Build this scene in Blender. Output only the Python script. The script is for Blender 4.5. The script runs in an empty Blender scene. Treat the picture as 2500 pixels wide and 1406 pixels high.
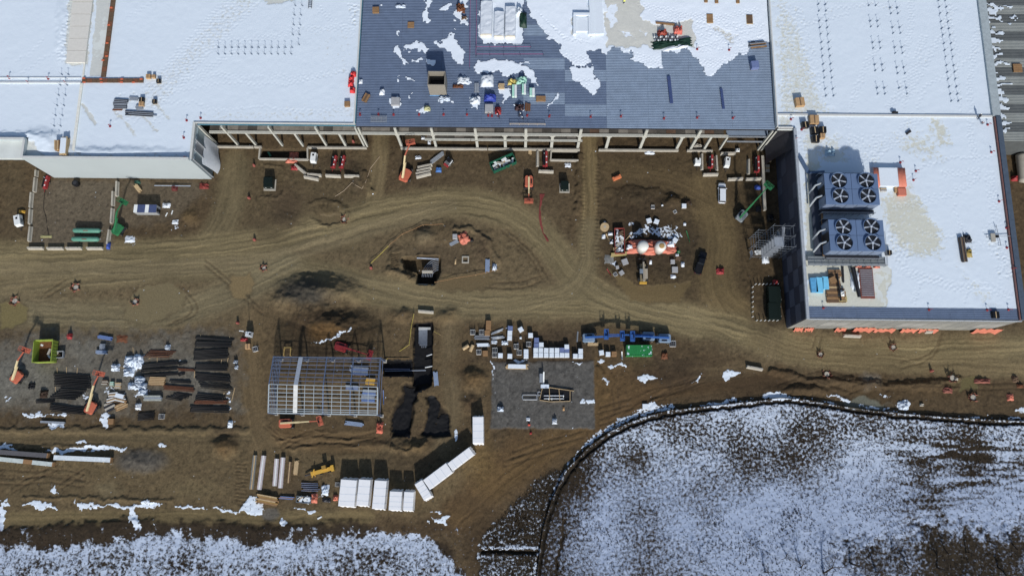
import bpy, bmesh, math, random
import numpy as np
from mathutils import Vector, Matrix
SC = bpy.context.scene
COL = SC.collection
rnd = random.Random(7)
# ------------------------------------------------------------------ camera
FPX, HCAM = 1882.8, 190.0
PIT, ROL, YAW = 0.21154, -0.04105, 0.05276
def _rz(a): return np.array([[math.cos(a), -math.sin(a), 0], [math.sin(a), math.cos(a), 0], [0, 0, 1]])
def _rx(a): return np.array([[1, 0, 0], [0, math.cos(a), -math.sin(a)], [0, math.sin(a), math.cos(a)]])
RM = _rz(YAW) @ _rx(PIT) @ _rz(ROL)
cam_d = bpy.data.cameras.new('camera'); cam = bpy.data.objects.new('camera', cam_d); COL.objects.link(cam)
cam_d.sensor_width = 36; cam_d.lens = FPX / 2500 * 36; cam_d.clip_start = 1; cam_d.clip_end = 6000
m4 = Matrix([list(RM[i]) + [0] for i in range(3)] + [[0, 0, 0, 1]]); m4.translation = Vector((0, 0, HCAM))
cam.matrix_world = m4; SC.camera = cam
# ------------------------------------------------------------------ light
SUN_EL, SUN_AZ = math.radians(33), math.radians(171)      # azimuth clockwise from north
w = bpy.data.worlds.new('World'); SC.world = w; w.use_nodes = True
nt = w.node_tree; bg = nt.nodes['Background']; sky = nt.nodes.new('ShaderNodeTexSky')
sky.sky_type = 'NISHITA'; sky.sun_disc = False; sky.sun_elevation = SUN_EL; sky.sun_rotation = SUN_AZ
nt.links.new(sky.outputs[0], bg.inputs[0]); bg.inputs[1].default_value = 0.125
sl = bpy.data.lights.new('sun', 'SUN'); sl.energy = 4.0; sl.angle = math.radians(2.2); sl.color = (1.0, 0.975, 0.945)
so = bpy.data.objects.new('sun', sl); COL.objects.link(so); so.location = (0, -60, 150)
sd = Vector((math.sin(SUN_AZ) * math.cos(SUN_EL), math.cos(SUN_AZ) * math.cos(SUN_EL), math.sin(SUN_EL)))
so.rotation_euler = sd.to_track_quat('Z', 'Y').to_euler()
vs = SC.view_settings; vs.view_transform = 'Standard'; vs.look = 'None'; vs.gamma = 1; vs.exposure = -0.2
vs.use_curve_mapping = False
SC.render.engine = 'CYCLES'
# ------------------------------------------------------------------ measuring the photograph
def W(px, py, z=0.0):
    d = RM @ np.array([(px - 1250) / FPX, -(py - 703) / FPX, -1.0]); t = (z - HCAM) / d[2]
    return Vector((d[0] * t, d[1] * t, z))
def PXA(x, y, z):
    x = np.asarray(x, float); d = np.stack([x, np.asarray(y, float), np.zeros_like(x) + z - HCAM])
    c = np.tensordot(RM.T, d, 1); return 1250 + FPX * c[0] / -c[2], 703 - FPX * c[1] / -c[2]
def HD(a, b, z=0.0):            # heading of the line between two photo points
    p, q = W(*a, z), W(*b, z); return math.atan2(q.y - p.y, q.x - p.x)
# ------------------------------------------------------------------ numpy noise / painting fields
def vnoise(x, y, seed):
    r = np.random.RandomState(seed); T = r.rand(256, 256).astype(np.float32)
    xi = np.floor(x).astype(np.int64); yi = np.floor(y).astype(np.int64)
    fx = x - xi; fy = y - yi; fx = fx * fx * (3 - 2 * fx); fy = fy * fy * (3 - 2 * fy)
    a = T[xi & 255, yi & 255]; b = T[(xi + 1) & 255, yi & 255]; c = T[xi & 255, (yi + 1) & 255]; d = T[(xi + 1) & 255, (yi + 1) & 255]
    return (a * (1 - fx) + b * fx) * (1 - fy) + (c * (1 - fx) + d * fx) * fy
def fbm(x, y, s, o=4, seed=0):
    t = np.zeros_like(x); a = 1.0; n = 0
    for k in range(o):
        t = t + a * vnoise(x / s + 17.3 * k, y / s + 9.1 * k, seed + k); n += a; a *= .55; s /= 2.03
    return t / n
def sstep(a, b, x):
    t = np.clip((x - a) / (b - a + 1e-9), 0, 1); return t * t * (3 - 2 * t)
def lin(c): return np.array([((v / 255 + .055) / 1.055) ** 2.4 if v > 10 else v / 255 / 12.92 for v in c])
class Field:
    def __init__(s, x0, x1, y0, y1, step, z, base):
        s.nx = int((x1 - x0) / step) + 1; s.ny = int((y1 - y0) / step) + 1; s.x0, s.y0, s.step, s.z = x0, y0, step, z
        gx, gy = np.meshgrid(x0 + np.arange(s.nx) * step, y0 + np.arange(s.ny) * step)
        s.X = gx.ravel(); s.Y = gy.ravel(); s.U, s.V = PXA(s.X, s.Y, z)
        n = s.X.size; s.h = np.zeros(n); s.snow = np.zeros(n); s.wet = np.zeros(n); s.thin = np.zeros(n); s.col = np.tile(lin(base), (n, 1))
        s.keep = np.ones(n, bool)
        s.wu = (fbm(s.X, s.Y, 1.6, 3, 31) - .5) * 22; s.wv = (fbm(s.X, s.Y, 1.6, 3, 57) - .5) * 22
        s.n1 = fbm(s.X, s.Y, 1.2, 4, 3); s.n2 = fbm(s.X, s.Y, 9, 4, 11)
    def win(s, x0, y0, x1, y1): return np.nonzero((s.U > x0) & (s.U < x1) & (s.V > y0) & (s.V < y1))[0]
    def line(s, pts, wd, soft=4, warp=.5, wds=None):
        a = np.array(pts, float)
        for _ in range(2 if len(a) > 2 else 0):
            a = np.concatenate([a[:1], np.stack([a[:-1] * .75 + a[1:] * .25, a[:-1] * .25 + a[1:] * .75], 1).reshape(-1, 2), a[-1:]])
        m = wd + soft + 14; i = s.win(a[:, 0].min() - m, a[:, 1].min() - m, a[:, 0].max() + m, a[:, 1].max() + m)
        u = s.U[i] + s.wu[i] * warp; v = s.V[i] + s.wv[i] * warp
        best = np.full(i.size, 1e9); S = np.zeros(i.size); D = np.zeros(i.size); acc = 0
        for (p, q) in zip(a[:-1], a[1:]):
            e = q - p; L = np.hypot(*e) + 1e-6; t = np.clip(((u - p[0]) * e[0] + (v - p[1]) * e[1]) / L / L, 0, 1)
            du = u - p[0] - t * e[0]; dv = v - p[1] - t * e[1]; d = np.hypot(du, dv); k = d < best
            best[k] = d[k]; S[k] = acc + t[k] * L; D[k] = ((e[0] * dv - e[1] * du) / L)[k]; acc += L
        return i, 1 - sstep(wd - soft / 2, wd + soft / 2, best), S, D
    def poly(s, pts, soft=4, warp=.5):
        a = np.array(pts, float); m = soft + 14; i = s.win(a[:, 0].min() - m, a[:, 1].min() - m, a[:, 0].max() + m, a[:, 1].max() + m)
        u = s.U[i] + s.wu[i] * warp; v = s.V[i] + s.wv[i] * warp
        ins = np.zeros(i.size, bool); best = np.full(i.size, 1e9); n = len(a)
        for k in range(n):
            p, q = a[k], a[(k + 1) % n]; e = q - p; L = np.hypot(*e) + 1e-6
            t = np.clip(((u - p[0]) * e[0] + (v - p[1]) * e[1]) / L / L, 0, 1)
            best = np.minimum(best, np.hypot(u - p[0] - t * e[0], v - p[1] - t * e[1]))
            c = ((p[1] > v) != (q[1] > v)); x = p[0] + (v - p[1]) * (q[0] - p[0]) / (q[1] - p[1] + 1e-9); ins ^= c & (u < x)
        sd = np.where(ins, -best, best)
        return i, 1 - sstep(-soft / 2, soft / 2, sd)
    def ell(s, x, y, rx, ry, soft=.3, warp=.5, rot=0):
        m = max(rx, ry) * 1.3 + 14; i = s.win(x - m, y - m, x + m, y + m); c, k = math.cos(rot), math.sin(rot)
        u = s.U[i] + s.wu[i] * warp - x; v = s.V[i] + s.wv[i] * warp - y
        r = np.hypot((u * c + v * k) / rx, (v * c - u * k) / ry)
        return i, 1 - sstep(1 - soft, 1 + soft * .3, r)
    def tint(s, im, c, a=1.0):
        i, m = im[0], (im[1] * a)[:, None]; s.col[i] = s.col[i] * (1 - m) + lin(c) * m
    def put(s, arr, im, val):
        i, m = im[0], im[1]; arr[i] = arr[i] * (1 - m) + val * m
    def add(s, arr, im, val): arr[im[0]] += im[1] * val
    def mound(s, x, y, rx, ry, ht, rot=0, warp=.6, pw=1.0):
        i, m = s.ell(x, y, rx, ry, 1.0, warp, rot); s.h[i] += ht * m ** pw * (.85 + .3 * s.n1[i])
    def stamps(s, pu, pv, depth, r=1):
        depth *= .6           # small dimples with a pushed-up rim (footprints)
        pu = np.asarray(pu); pv = np.asarray(pv)
        P = [W(a, b, s.z) for a, b in zip(pu, pv)]
        ix = np.array([int(round((p.x - s.x0) / s.step)) for p in P]); iy = np.array([int(round((p.y - s.y0) / s.step)) for p in P])
        rs = np.random.RandomState(5)
        for dx in (-2, -1, 0, 1, 2):
            for dy in (-2, -1, 0, 1, 2):
                d = math.hypot(dx, dy); k = -1 if d < .6 else (-.55 if d < 1.1 else (.25 if d < 2.1 else .1))
                if d > r + 1.3: continue
                ok = (ix + dx >= 0) & (ix + dx < s.nx) & (iy + dy >= 0) & (iy + dy < s.ny)
                j = (iy + dy)[ok] * s.nx + (ix + dx)[ok]; np.add.at(s.h, j, depth * k * (.6 + .8 * rs.rand(j.size)))
    def trail(s, pts, depth=.09, gap=7, wob=5, n=1):
        a = np.array(pts, float); pu, pv = [], []
        for rep in range(n):
            ph = rnd.random() * 50; off = (rep - (n - 1) / 2) * 7
            for p, q in zip(a[:-1], a[1:]):
                L = np.hypot(*(q - p)); e = (q - p) / L
                for k in range(int(L / gap)):
                    t = k * gap; sd = (1.9 if k % 2 else -1.9) + off + wob * math.sin((t + ph) / 37)
                    pu.append(p[0] + e[0] * t - e[1] * sd + rnd.uniform(-.8, .8)); pv.append(p[1] + e[1] * t + e[0] * sd + rnd.uniform(-.8, .8))
        if pu: s.stamps(pu, pv, depth)
    def scatter(s, pts, n, depth=.1):
        a = np.array(pts, float); lo, hi = a.min(0), a.max(0); pu, pv = [], []
        while len(pu) < n:
            u, v = rnd.uniform(lo[0], hi[0]), rnd.uniform(lo[1], hi[1]); ins = False
            for k in range(len(a)):
                p, q = a[k], a[(k + 1) % len(a)]
                if (p[1] > v) != (q[1] > v) and u < p[0] + (v - p[1]) * (q[0] - p[0]) / (q[1] - p[1]): ins = not ins
            if ins: pu.append(u); pv.append(v)
        s.stamps(pu, pv, depth)
    def at(s, x, y):
        i = min(max(int(round((x - s.x0) / s.step)), 0), s.nx - 1); j = min(max(int(round((y - s.y0) / s.step)), 0), s.ny - 1)
        return float(s.h[j * s.nx + i]) + s.z
    def mesh(s, name, mat, quads=None):
        idx = np.arange(s.nx * s.ny).reshape(s.ny, s.nx)
        q = np.stack([idx[:-1, :-1], idx[:-1, 1:], idx[1:, 1:], idx[1:, :-1]], -1).reshape(-1, 4)
        q = q[s.keep[q].all(1)]
        used = np.unique(q); remap = np.full(s.X.size, -1); remap[used] = np.arange(used.size); q = remap[q]
        me = bpy.data.meshes.new(name); n = used.size
        me.vertices.add(n); co = np.stack([s.X, s.Y, s.h + s.z], 1)[used].astype(np.float32); me.vertices.foreach_set('co', co.ravel())
        me.loops.add(q.size); me.loops.foreach_set('vertex_index', q.astype(np.int32).ravel())
        me.polygons.add(len(q)); me.polygons.foreach_set('loop_start', np.arange(len(q), dtype=np.int32) * 4)
        me.update(calc_edges=True)
        a = me.attributes.new('base', 'FLOAT_COLOR', 'POINT'); c = np.ones((n, 4), np.float32); c[:, :3] = s.col[used]; a.data.foreach_set('color', c.ravel())
        for nm, arr in (('snow', s.snow), ('wet', s.wet), ('thin', s.thin)):
            a = me.attributes.new(nm, 'FLOAT', 'POINT'); a.data.foreach_set('value', arr[used].astype(np.float32))
        me.polygons.foreach_set('use_smooth', np.ones(len(q), bool))
        me.materials.append(mat); o = bpy.data.objects.new(name, me); COL.objects.link(o); return o
# ------------------------------------------------------------------ materials
MATS = {}
def nodes(name):
    m = bpy.data.materials.new(name); m.use_nodes = True; t = m.node_tree; return m, t, t.nodes['Principled BSDF']
def A(r, g, b):                       # colour seen in full sun -> albedo
    return tuple(np.clip(lin((r, g, b)) / .80, .004, .86))
def M(name, rgb, rough=.75, metal=0.0, var=.22, scale=1.5, bump=0.0, snowy=0.0, spec=.3, raw=False, emit=None):
    if name in MATS: return MATS[name]
    m, t, b = nodes(name); c = rgb if raw else A(*rgb); g_ = sum(c) / 3; c = tuple(v * .87 + g_ * .13 for v in c)
    tc = t.nodes.new('ShaderNodeTexCoord'); nz = t.nodes.new('ShaderNodeTexNoise'); nz.inputs['Scale'].default_value = scale
    nz.inputs['Detail'].default_value = 5; nz.inputs['Roughness'].default_value = .65
    oi = t.nodes.new('ShaderNodeObjectInfo'); va = t.nodes.new('ShaderNodeVectorMath'); va.operation = 'ADD'
    mv = t.nodes.new('ShaderNodeMath'); mv.operation = 'MULTIPLY'; mv.inputs[1].default_value = 40
    t.links.new(oi.outputs['Random'], mv.inputs[0]); t.links.new(tc.outputs['Object'], va.inputs[0]); t.links.new(mv.outputs[0], va.inputs[1])
    t.links.new(va.outputs[0], nz.inputs['Vector'])
    cr = t.nodes.new('ShaderNodeValToRGB'); cr.color_ramp.elements[0].position = .25; cr.color_ramp.elements[1].position = .75
    cr.color_ramp.elements[0].color = tuple(v * (1 - var) for v in c) + (1,); cr.color_ramp.elements[1].color = tuple(min(v * (1 + var * .7), .9) for v in c) + (1,)
    t.links.new(nz.outputs[0], cr.inputs[0]); out = cr.outputs[0]
    if snowy:
        n2 = t.nodes.new('ShaderNodeTexNoise'); n2.inputs['Scale'].default_value = 1.1; n2.inputs['Detail'].default_value = 6
        t.links.new(va.outputs[0], n2.inputs['Vector']); r2 = t.nodes.new('ShaderNodeValToRGB')
        r2.color_ramp.elements[0].position = 1 - snowy - .04 if False else .62 - .3 * snowy; r2.color_ramp.elements[1].position = .66 - .3 * snowy
        ge = t.nodes.new('ShaderNodeNewGeometry'); sx = t.nodes.new('ShaderNodeSeparateXYZ'); t.links.new(ge.outputs['Normal'], sx.inputs[0])
        mm = t.nodes.new('ShaderNodeMath'); mm.operation = 'MULTIPLY'; mm.use_clamp = True
        gt = t.nodes.new('ShaderNodeMath'); gt.operation = 'GREATER_THAN'; gt.inputs[1].default_value = .6
        t.links.new(sx.outputs['Z'], gt.inputs[0]); t.links.new(n2.outputs[0], r2.inputs[0]); t.links.new(r2.outputs[0], mm.inputs[0]); t.links.new(gt.outputs[0], mm.inputs[1])
        mx = t.nodes.new('ShaderNodeMixRGB'); mx.inputs[2].default_value = (.70, .78, .87, 1); t.links.new(mm.outputs[0], mx.inputs[0]); t.links.new(out, mx.inputs[1]); out = mx.outputs[0]
    t.links.new(out, b.inputs['Base Color']); b.inputs['Roughness'].default_value = rough; b.inputs['Metallic'].default_value = metal
    b.inputs['Specular IOR Level'].default_value = spec
    if bump:
        bp = t.nodes.new('ShaderNodeBump'); bp.inputs['Strength'].default_value = bump; bp.inputs['Distance'].default_value = .05
        n3 = t.nodes.new('ShaderNodeTexNoise'); n3.inputs['Scale'].default_value = scale * 5; n3.inputs['Detail'].default_value = 4
        t.links.new(va.outputs[0], n3.inputs['Vector']); t.links.new(n3.outputs[0], bp.inputs['Height']); t.links.new(bp.outputs[0], b.inputs['Normal'])
    MATS[name] = m; return m
def terrain_mat(name, hf=1.7, snowc=(.73, .80, .87), grit=.35, edge=.05, detail=7, bst=.55):
    m, t, b = nodes(name); N = t.nodes.new; L = t.links.new
    at = N('ShaderNodeAttribute'); at.attribute_name = 'base'; sn = N('ShaderNodeAttribute'); sn.attribute_name = 'snow'; we = N('ShaderNodeAttribute'); we.attribute_name = 'wet'
    ge = N('ShaderNodeNewGeometry')
    n1 = N('ShaderNodeTexNoise'); n1.inputs['Scale'].default_value = 2.6; n1.inputs['Detail'].default_value = 8; n1.inputs['Roughness'].default_value = .7
    n2 = N('ShaderNodeTexNoise'); n2.inputs['Scale'].default_value = hf; n2.inputs['Detail'].default_value = detail; n2.inputs['Roughness'].default_value = .6
    for n in (n1, n2): L(ge.outputs['Position'], n.inputs['Vector'])
    r1 = N('ShaderNodeMapRange'); r1.inputs[1].default_value = .25; r1.inputs[2].default_value = .75; r1.inputs[3].default_value = 1 - grit; r1.inputs[4].default_value = 1 + grit
    L(n1.outputs[0], r1.inputs[0])
    mu = N('ShaderNodeVectorMath'); mu.operation = 'SCALE'; L(at.outputs['Color'], mu.inputs[0]); L(r1.outputs[0], mu.inputs['Scale'])
    # snow where attribute + noise passes one half
    ma = N('ShaderNodeMath'); ma.operation = 'ADD'; L(sn.outputs['Fac'], ma.inputs[0])
    m2 = N('ShaderNodeMapRange'); m2.inputs[1].default_value = .28; m2.inputs[2].default_value = .72; m2.inputs[3].default_value = -.5; m2.inputs[4].default_value = .5
    L(n2.outputs[0], m2.inputs[0]); L(m2.outputs[0], ma.inputs[1])
    sm = N('ShaderNodeMapRange'); sm.interpolation_type = 'SMOOTHSTEP'; L(ma.outputs[0], sm.inputs[0])
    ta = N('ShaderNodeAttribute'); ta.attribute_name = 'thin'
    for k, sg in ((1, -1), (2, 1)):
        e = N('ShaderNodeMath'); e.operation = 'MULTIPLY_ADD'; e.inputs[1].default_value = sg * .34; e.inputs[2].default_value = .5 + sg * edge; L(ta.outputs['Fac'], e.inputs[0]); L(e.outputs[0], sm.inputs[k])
    th = N('ShaderNodeMixRGB'); th.inputs[1].default_value = snowc + (1,); th.inputs[2].default_value = (.37, .44, .57, 1); L(ta.outputs['Fac'], th.inputs[0])  # thin snow, with bluish shade painted into its colour
    mx = N('ShaderNodeMixRGB'); L(th.outputs[0], mx.inputs[2]); L(sm.outputs[0], mx.inputs[0]); L(mu.outputs[0], mx.inputs[1]); L(mx.outputs[0], b.inputs['Base Color'])
    rr = N('ShaderNodeMapRange'); rr.inputs[3].default_value = .92; rr.inputs[4].default_value = .28; L(we.outputs['Fac'], rr.inputs[0]); L(rr.outputs[0], b.inputs['Roughness'])
    b.inputs['Specular IOR Level'].default_value = .25
    bp = N('ShaderNodeBump'); bp.inputs['Distance'].default_value = .12
    bs = N('ShaderNodeMapRange'); bs.inputs[3].default_value = bst; bs.inputs[4].default_value = .0; L(we.outputs['Fac'], bs.inputs[0]); L(bs.outputs[0], bp.inputs['Strength'])
    hh = N('ShaderNodeMath'); hh.operation = 'MULTIPLY_ADD'; hh.inputs[1].default_value = .8; L(sm.outputs[0], hh.inputs[0]); L(n1.outputs[0], hh.inputs[2])
    L(hh.outputs[0], bp.inputs['Height']); L(bp.outputs[0], b.inputs['Normal'])
    return m
# ================================================================== GROUND
G = Field(-143, 139, -39, 93, .25, 0.0, (70, 58, 43))
n1, n2 = G.n1, G.n2
n3 = fbm(G.X, G.Y, .7, 2, 77); n4 = fbm(G.X, G.Y, 28, 3, 91)
G.h += (n1 - .5) * .22 + (n3 - .5) * .10 + (n2 - .5) * .25
DK, MID, LT, GR = (58, 46, 34), (94, 82, 63), (109, 98, 77), (88, 82, 76)
G.col *= (0.62 + .5 * n2 + .35 * n1)[:, None]
mudv = np.zeros(G.X.size)
def road(pts, wd, soft=40, amt=1.0, c=LT, streak=.30, fine=3.0):
    i, m, S, D = G.line(pts, wd, soft, .3); m = m * amt
    sx = S + G.wu[i] * .3; dy = D + (G.n2[i] - .5) * 12
    st = (vnoise(sx / 150, dy / fine, 5) - .5) + .8 * (vnoise(sx / 80, dy / (fine * 2.7), 8) - .5) + .5 * (vnoise(sx / 60, dy / (fine * .6), 14) - .5)
    sharp = sstep(.22, .42, vnoise(sx / 210, dy / 5.0, 21) - .3 * vnoise(sx / 30, dy / 9, 22))
    k = 1 + m * streak * (st * 1.1 - .45 * sharp + .18)
    cc = G.col[i] * (1 - m[:, None]) + lin(c) * m[:, None] * (.82 + .34 * G.n2[i][:, None])
    G.col[i] = cc * k[:, None]
    mudv[i] = np.maximum(mudv[i], m); G.h[i] = G.h[i] * (1 - .75 * m) + m * (st * .10 - .07 * sharp)
# broad lighter mud
for pts, c, a in [([(0, 600), (420, 610), (560, 560), (700, 560), (900, 500), (1100, 470), (1330, 500), (1420, 620), (1470, 700), (1700, 740), (1900, 800), (2500, 800), (2500, 900), (2200, 905), (1900, 900), (1600, 800), (1400, 790), (900, 790), (640, 760), (620, 800), (0, 800)], MID, .75),
                  ([(0, 1050), (620, 1040), (1150, 1100), (1200, 1150), (1060, 1260), (600, 1270), (0, 1290)], (86, 74, 55), .8),
                  ([(1400, 380), (1860, 380), (1880, 780), (1420, 760)], (78, 66, 48), .6),
                  ([(560, 1010), (1180, 1040), (1220, 900), (1100, 760), (620, 760)], (82, 69, 51), .8),
                  ([(1400, 880), (1560, 900), (1760, 910), (1500, 1040), (1250, 1200), (1120, 1300), (1060, 1260), (1250, 1060), (1380, 1060)], (80, 63, 43), .9),
                  ([(520, 380), (900, 370), (900, 620), (520, 620)], (80, 70, 53), .6),
                  ([(950, 370), (1400, 370), (1400, 520), (950, 520)], (76, 65, 50), .6),
                  ([(0, 395), (60, 395), (70, 610), (0, 610)], (74, 64, 49), .6)]:
    G.tint(G.poly(pts, 60, 1.5), c, a)
road([(1100, 800), (1095, 900), (1110, 1010), (1080, 1090)], 20, 30, .7, MID, .3)
road([(615, 780), (605, 900), (620, 1030), (640, 1100)], 26, 30, .7, (92, 78, 58), .3)
road([(1440, 320), (1440, 480), (1436, 600), (1400, 700)], 17, 10, .95, (98, 85, 62), .35)
road([(930, 325), (927, 420), (905, 520), (850, 590)], 20, 14, .95, (98, 86, 65), .3)
road([(1720, 470), (1760, 560), (1745, 660), (1760, 740), (1850, 800)], 42, 40, .8, (98, 84, 60), .25)
road([(1500, 420), (1640, 440), (1720, 480)], 26, 40, .6, (90, 76, 55), .25)
road([(575, 400), (560, 520), (500, 610)], 34, 30, .75, (96, 86, 66), .3)
road([(700, 520), (790, 560)], 40, 50, .5, MID, .3)
road([(2500, 850), (2200, 865), (1950, 860), (1800, 800), (1650, 770), (1450, 740), (1250, 745), (1050, 735), (860, 700), (700, 650), (560, 640), (300, 640), (0, 640)], 34, 40, .95, (104, 93, 70), .34)
road([(0, 625), (350, 622), (600, 600), (780, 560), (930, 515), (1100, 487), (1250, 515), (1340, 590), (1400, 680), (1500, 745), (1700, 790)], 34, 36, .95, (106, 95, 72), .34)
road([(0, 700), (300, 675), (560, 650), (760, 655), (950, 715), (1150, 750), (1350, 735), (1430, 680), (1440, 560)], 26, 30, .75, (106, 95, 73), .34)
road([(0, 655), (600, 655), (900, 560), (1100, 500)], 18, 20, .6, LT, .36)
road([(0, 760), (200, 770), (420, 770), (560, 720), (700, 650)], 34, 40, .8, (104, 95, 75), .3)
road([(2500, 905), (2200, 890), (1950, 870), (1850, 830)], 22, 22, .8, (100, 88, 66), .3)
road([(1480, 1040), (1560, 960), (1760, 930), (1900, 920)], 26, 36, .7, (72, 56, 38), .5, 5)
road([(1130, 1260), (1250, 1150), (1420, 1040), (1480, 960), (1440, 900)], 30, 40, .6, (88, 70, 46), .45, 5)
road([(690, 1060), (780, 1080), (900, 1075)], 30, 30, .8, (86, 70, 50), .6, 4.5)
road([(0, 1060), (300, 1062), (600, 1060)], 16, 16, .6, (88, 77, 58), .25)
road([(0, 1265), (400, 1262), (640, 1262), (900, 1262)], 16, 14, .7, (98, 86, 62), .3)
road([(1890, 815), (1880, 900), (1700, 915)], 18, 20, .4, MID, .4)
# distinct wheel ruts
def rut(pts, wd=2.2, dep=.16, c=(64, 52, 38), a=.6):
    for o in (-7, 7):
        p = [(x, y + o) if abs(pts[-1][0] - pts[0][0]) > abs(pts[-1][1] - pts[0][1]) else (x + o, y) for x, y in pts]
        im = G.line(p, wd, 2.5, .25)[:2]; G.add(G.h, im, -dep * .7); G.tint(im, c, a * .7)
for p in [[(0, 1150), (70, 1158), (150, 1150), (205, 1165)], [(0, 1172), (60, 1175), (110, 1168), (205, 1180)], [(30, 1195), (80, 1165), (140, 1140)], [(150, 1185), (205, 1150)],
          [(690, 1090), (740, 1060), (800, 1052)], [(700, 1085), (780, 1070), (850, 1078), (920, 1060)], [(650, 1040), (690, 1075), (700, 1110)], [(1460, 1000), (1540, 980)], [(1465, 1030), (1545, 1000)],
          [(1500, 940), (1508, 1010)], [(1560, 1000), (1640, 950), (1720, 925)], [(1580, 970), (1680, 930)], [(1250, 1110), (1330, 1080), (1420, 1060)], [(1230, 1130), (1380, 1085)],
          [(1900, 945), (2000, 905), (2100, 930)], [(2060, 960), (2140, 925), (2250, 950)], [(1980, 930), (2080, 965)], [(2300, 930), (2400, 945), (2500, 940)],
          [(1150, 690), (1260, 700), (1320, 680)], [(1230, 560), (1300, 620), (1330, 680)], [(440, 700), (490, 760), (420, 790)], [(160, 690), (110, 720)], [(500, 640), (560, 690), (640, 760)], [(2000, 820), (1990, 850)], [(2300, 815), (2280, 870), (2200, 890)]]:
    rut(p)
for k in range(26):       # cleat marks beside the right-hand lane, the excavator ramp and a compacted edge
    for (x, y, L) in ((1424, 400 + k * 9, 4), (1459, 400 + k * 9, 5)):
        im = G.line([(x - L, y), (x + L, y + 1)], 1.6, 1.5, .2)[:2]; G.add(G.h, im, -.10)
for k in range(12):
    im = G.line([(575, 1130 + k * 9), (603, 1133 + k * 9)], 1.5, 2, .4)[:2]; G.add(G.h, im, -.14); G.tint(im, (60, 48, 34), .5)
# gravel surfaces
G.tint(G.poly([(82, 440), (285, 442), (275, 600), (72, 600)], 14, .6), (84, 76, 66), .85)
G.tint(G.poly([(285, 442), (480, 442), (500, 470), (420, 540), (285, 560)], 30, 1), (80, 72, 62), .7)
i, m = G.poly([(-20, 822), (570, 815), (580, 995), (-20, 1005)], 60, 3); G.tint((i, m * (.35 + .9 * np.clip(n2[i] * 2 - .5, 0, 1)).clip(0, 1)), (90, 87, 82), .95)
G.tint(G.ell(60, 930, 120, 70, .8), (96, 95, 91), .7)
G.tint(G.ell(345, 1125, 75, 32, .5), (74, 70, 66), .9); G.tint(G.ell(660, 1255, 24, 20, .4), (82, 79, 76), .9)
i, m = G.poly([(1202, 884), (1450, 880), (1452, 1046), (1197, 1046)], 5, .35); G.tint((i, m), (76, 74, 73), 1); G.h[i] = G.h[i] * (1 - m) + m * (.14 + (G.n1[i] - .5) * .16); G.col[i] *= (1 + m * (fbm(G.X[i], G.Y[i], .6, 2, 41) - .5) * .5)[:, None]
G.tint(G.poly([(1170, 820), (1450, 800), (1450, 884), (1140, 884)], 20, .8), (60, 50, 40), .6)
# drifts of darker soil, one darkened to blend in the steel frame's shadow
for x, y, rx, ry, c, a in [(700, 500, 60, 60, (62, 51, 40), .7), (660, 560, 70, 40, (60, 50, 38), .5), (830, 400, 70, 30, (56, 46, 36), .7), (1560, 560, 110, 130, (58, 47, 35), .85), (1010, 410, 60, 50, (58, 48, 37), .5), (1330, 430, 60, 60, (60, 49, 38), .5),
                           (1080, 625, 130, 62, (74, 63, 49), .9), (1850, 600, 40, 220, (66, 54, 39), .6), (1880, 760, 60, 60, (50, 42, 33), .8), (800, 530, 50, 26, (82, 72, 55), .8), (790, 800, 110, 60, (60, 48, 35), .9), (800, 845, 150, 44, (52, 43, 33), .85),  # last patch: soil darkened so the steel frame's cast shadow blends in
                           (1860, 940, 160, 40, (58, 46, 33), .8), (2200, 950, 300, 30, (66, 53, 36), .7), (1640, 920, 120, 30, (52, 42, 32), .8), (1640, 890, 90, 20, (56, 46, 36), .6), (1120, 900, 40, 40, (70, 56, 40), .5), (1160, 1240, 80, 50, (70, 56, 40), .7),
                           (1010, 1130, 140, 50, (60, 50, 38), .6), (720, 1190, 110, 50, (66, 55, 42), .6), (555, 1065, 50, 40, (58, 47, 36), .6), (1180, 1330, 60, 90, (58, 46, 32), .9), (1030, 1290, 140, 22, (58, 46, 33), .7), (1620, 600, 130, 80, (54, 46, 37), .6),
                           (260, 1195, 40, 24, (100, 90, 70), .6), (470, 1195, 90, 30, (98, 86, 64), .5), (2350, 930, 60, 20, (84, 74, 52), .6), (2120, 930, 30, 22, (98, 94, 88), .6), (2105, 990, 90, 12, (92, 92, 86), .7), (1170, 1120, 50, 70, (104, 84, 50), .35)]:
    G.tint(G.ell(x, y, rx, ry, .8, 1.6), c, a)
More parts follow.
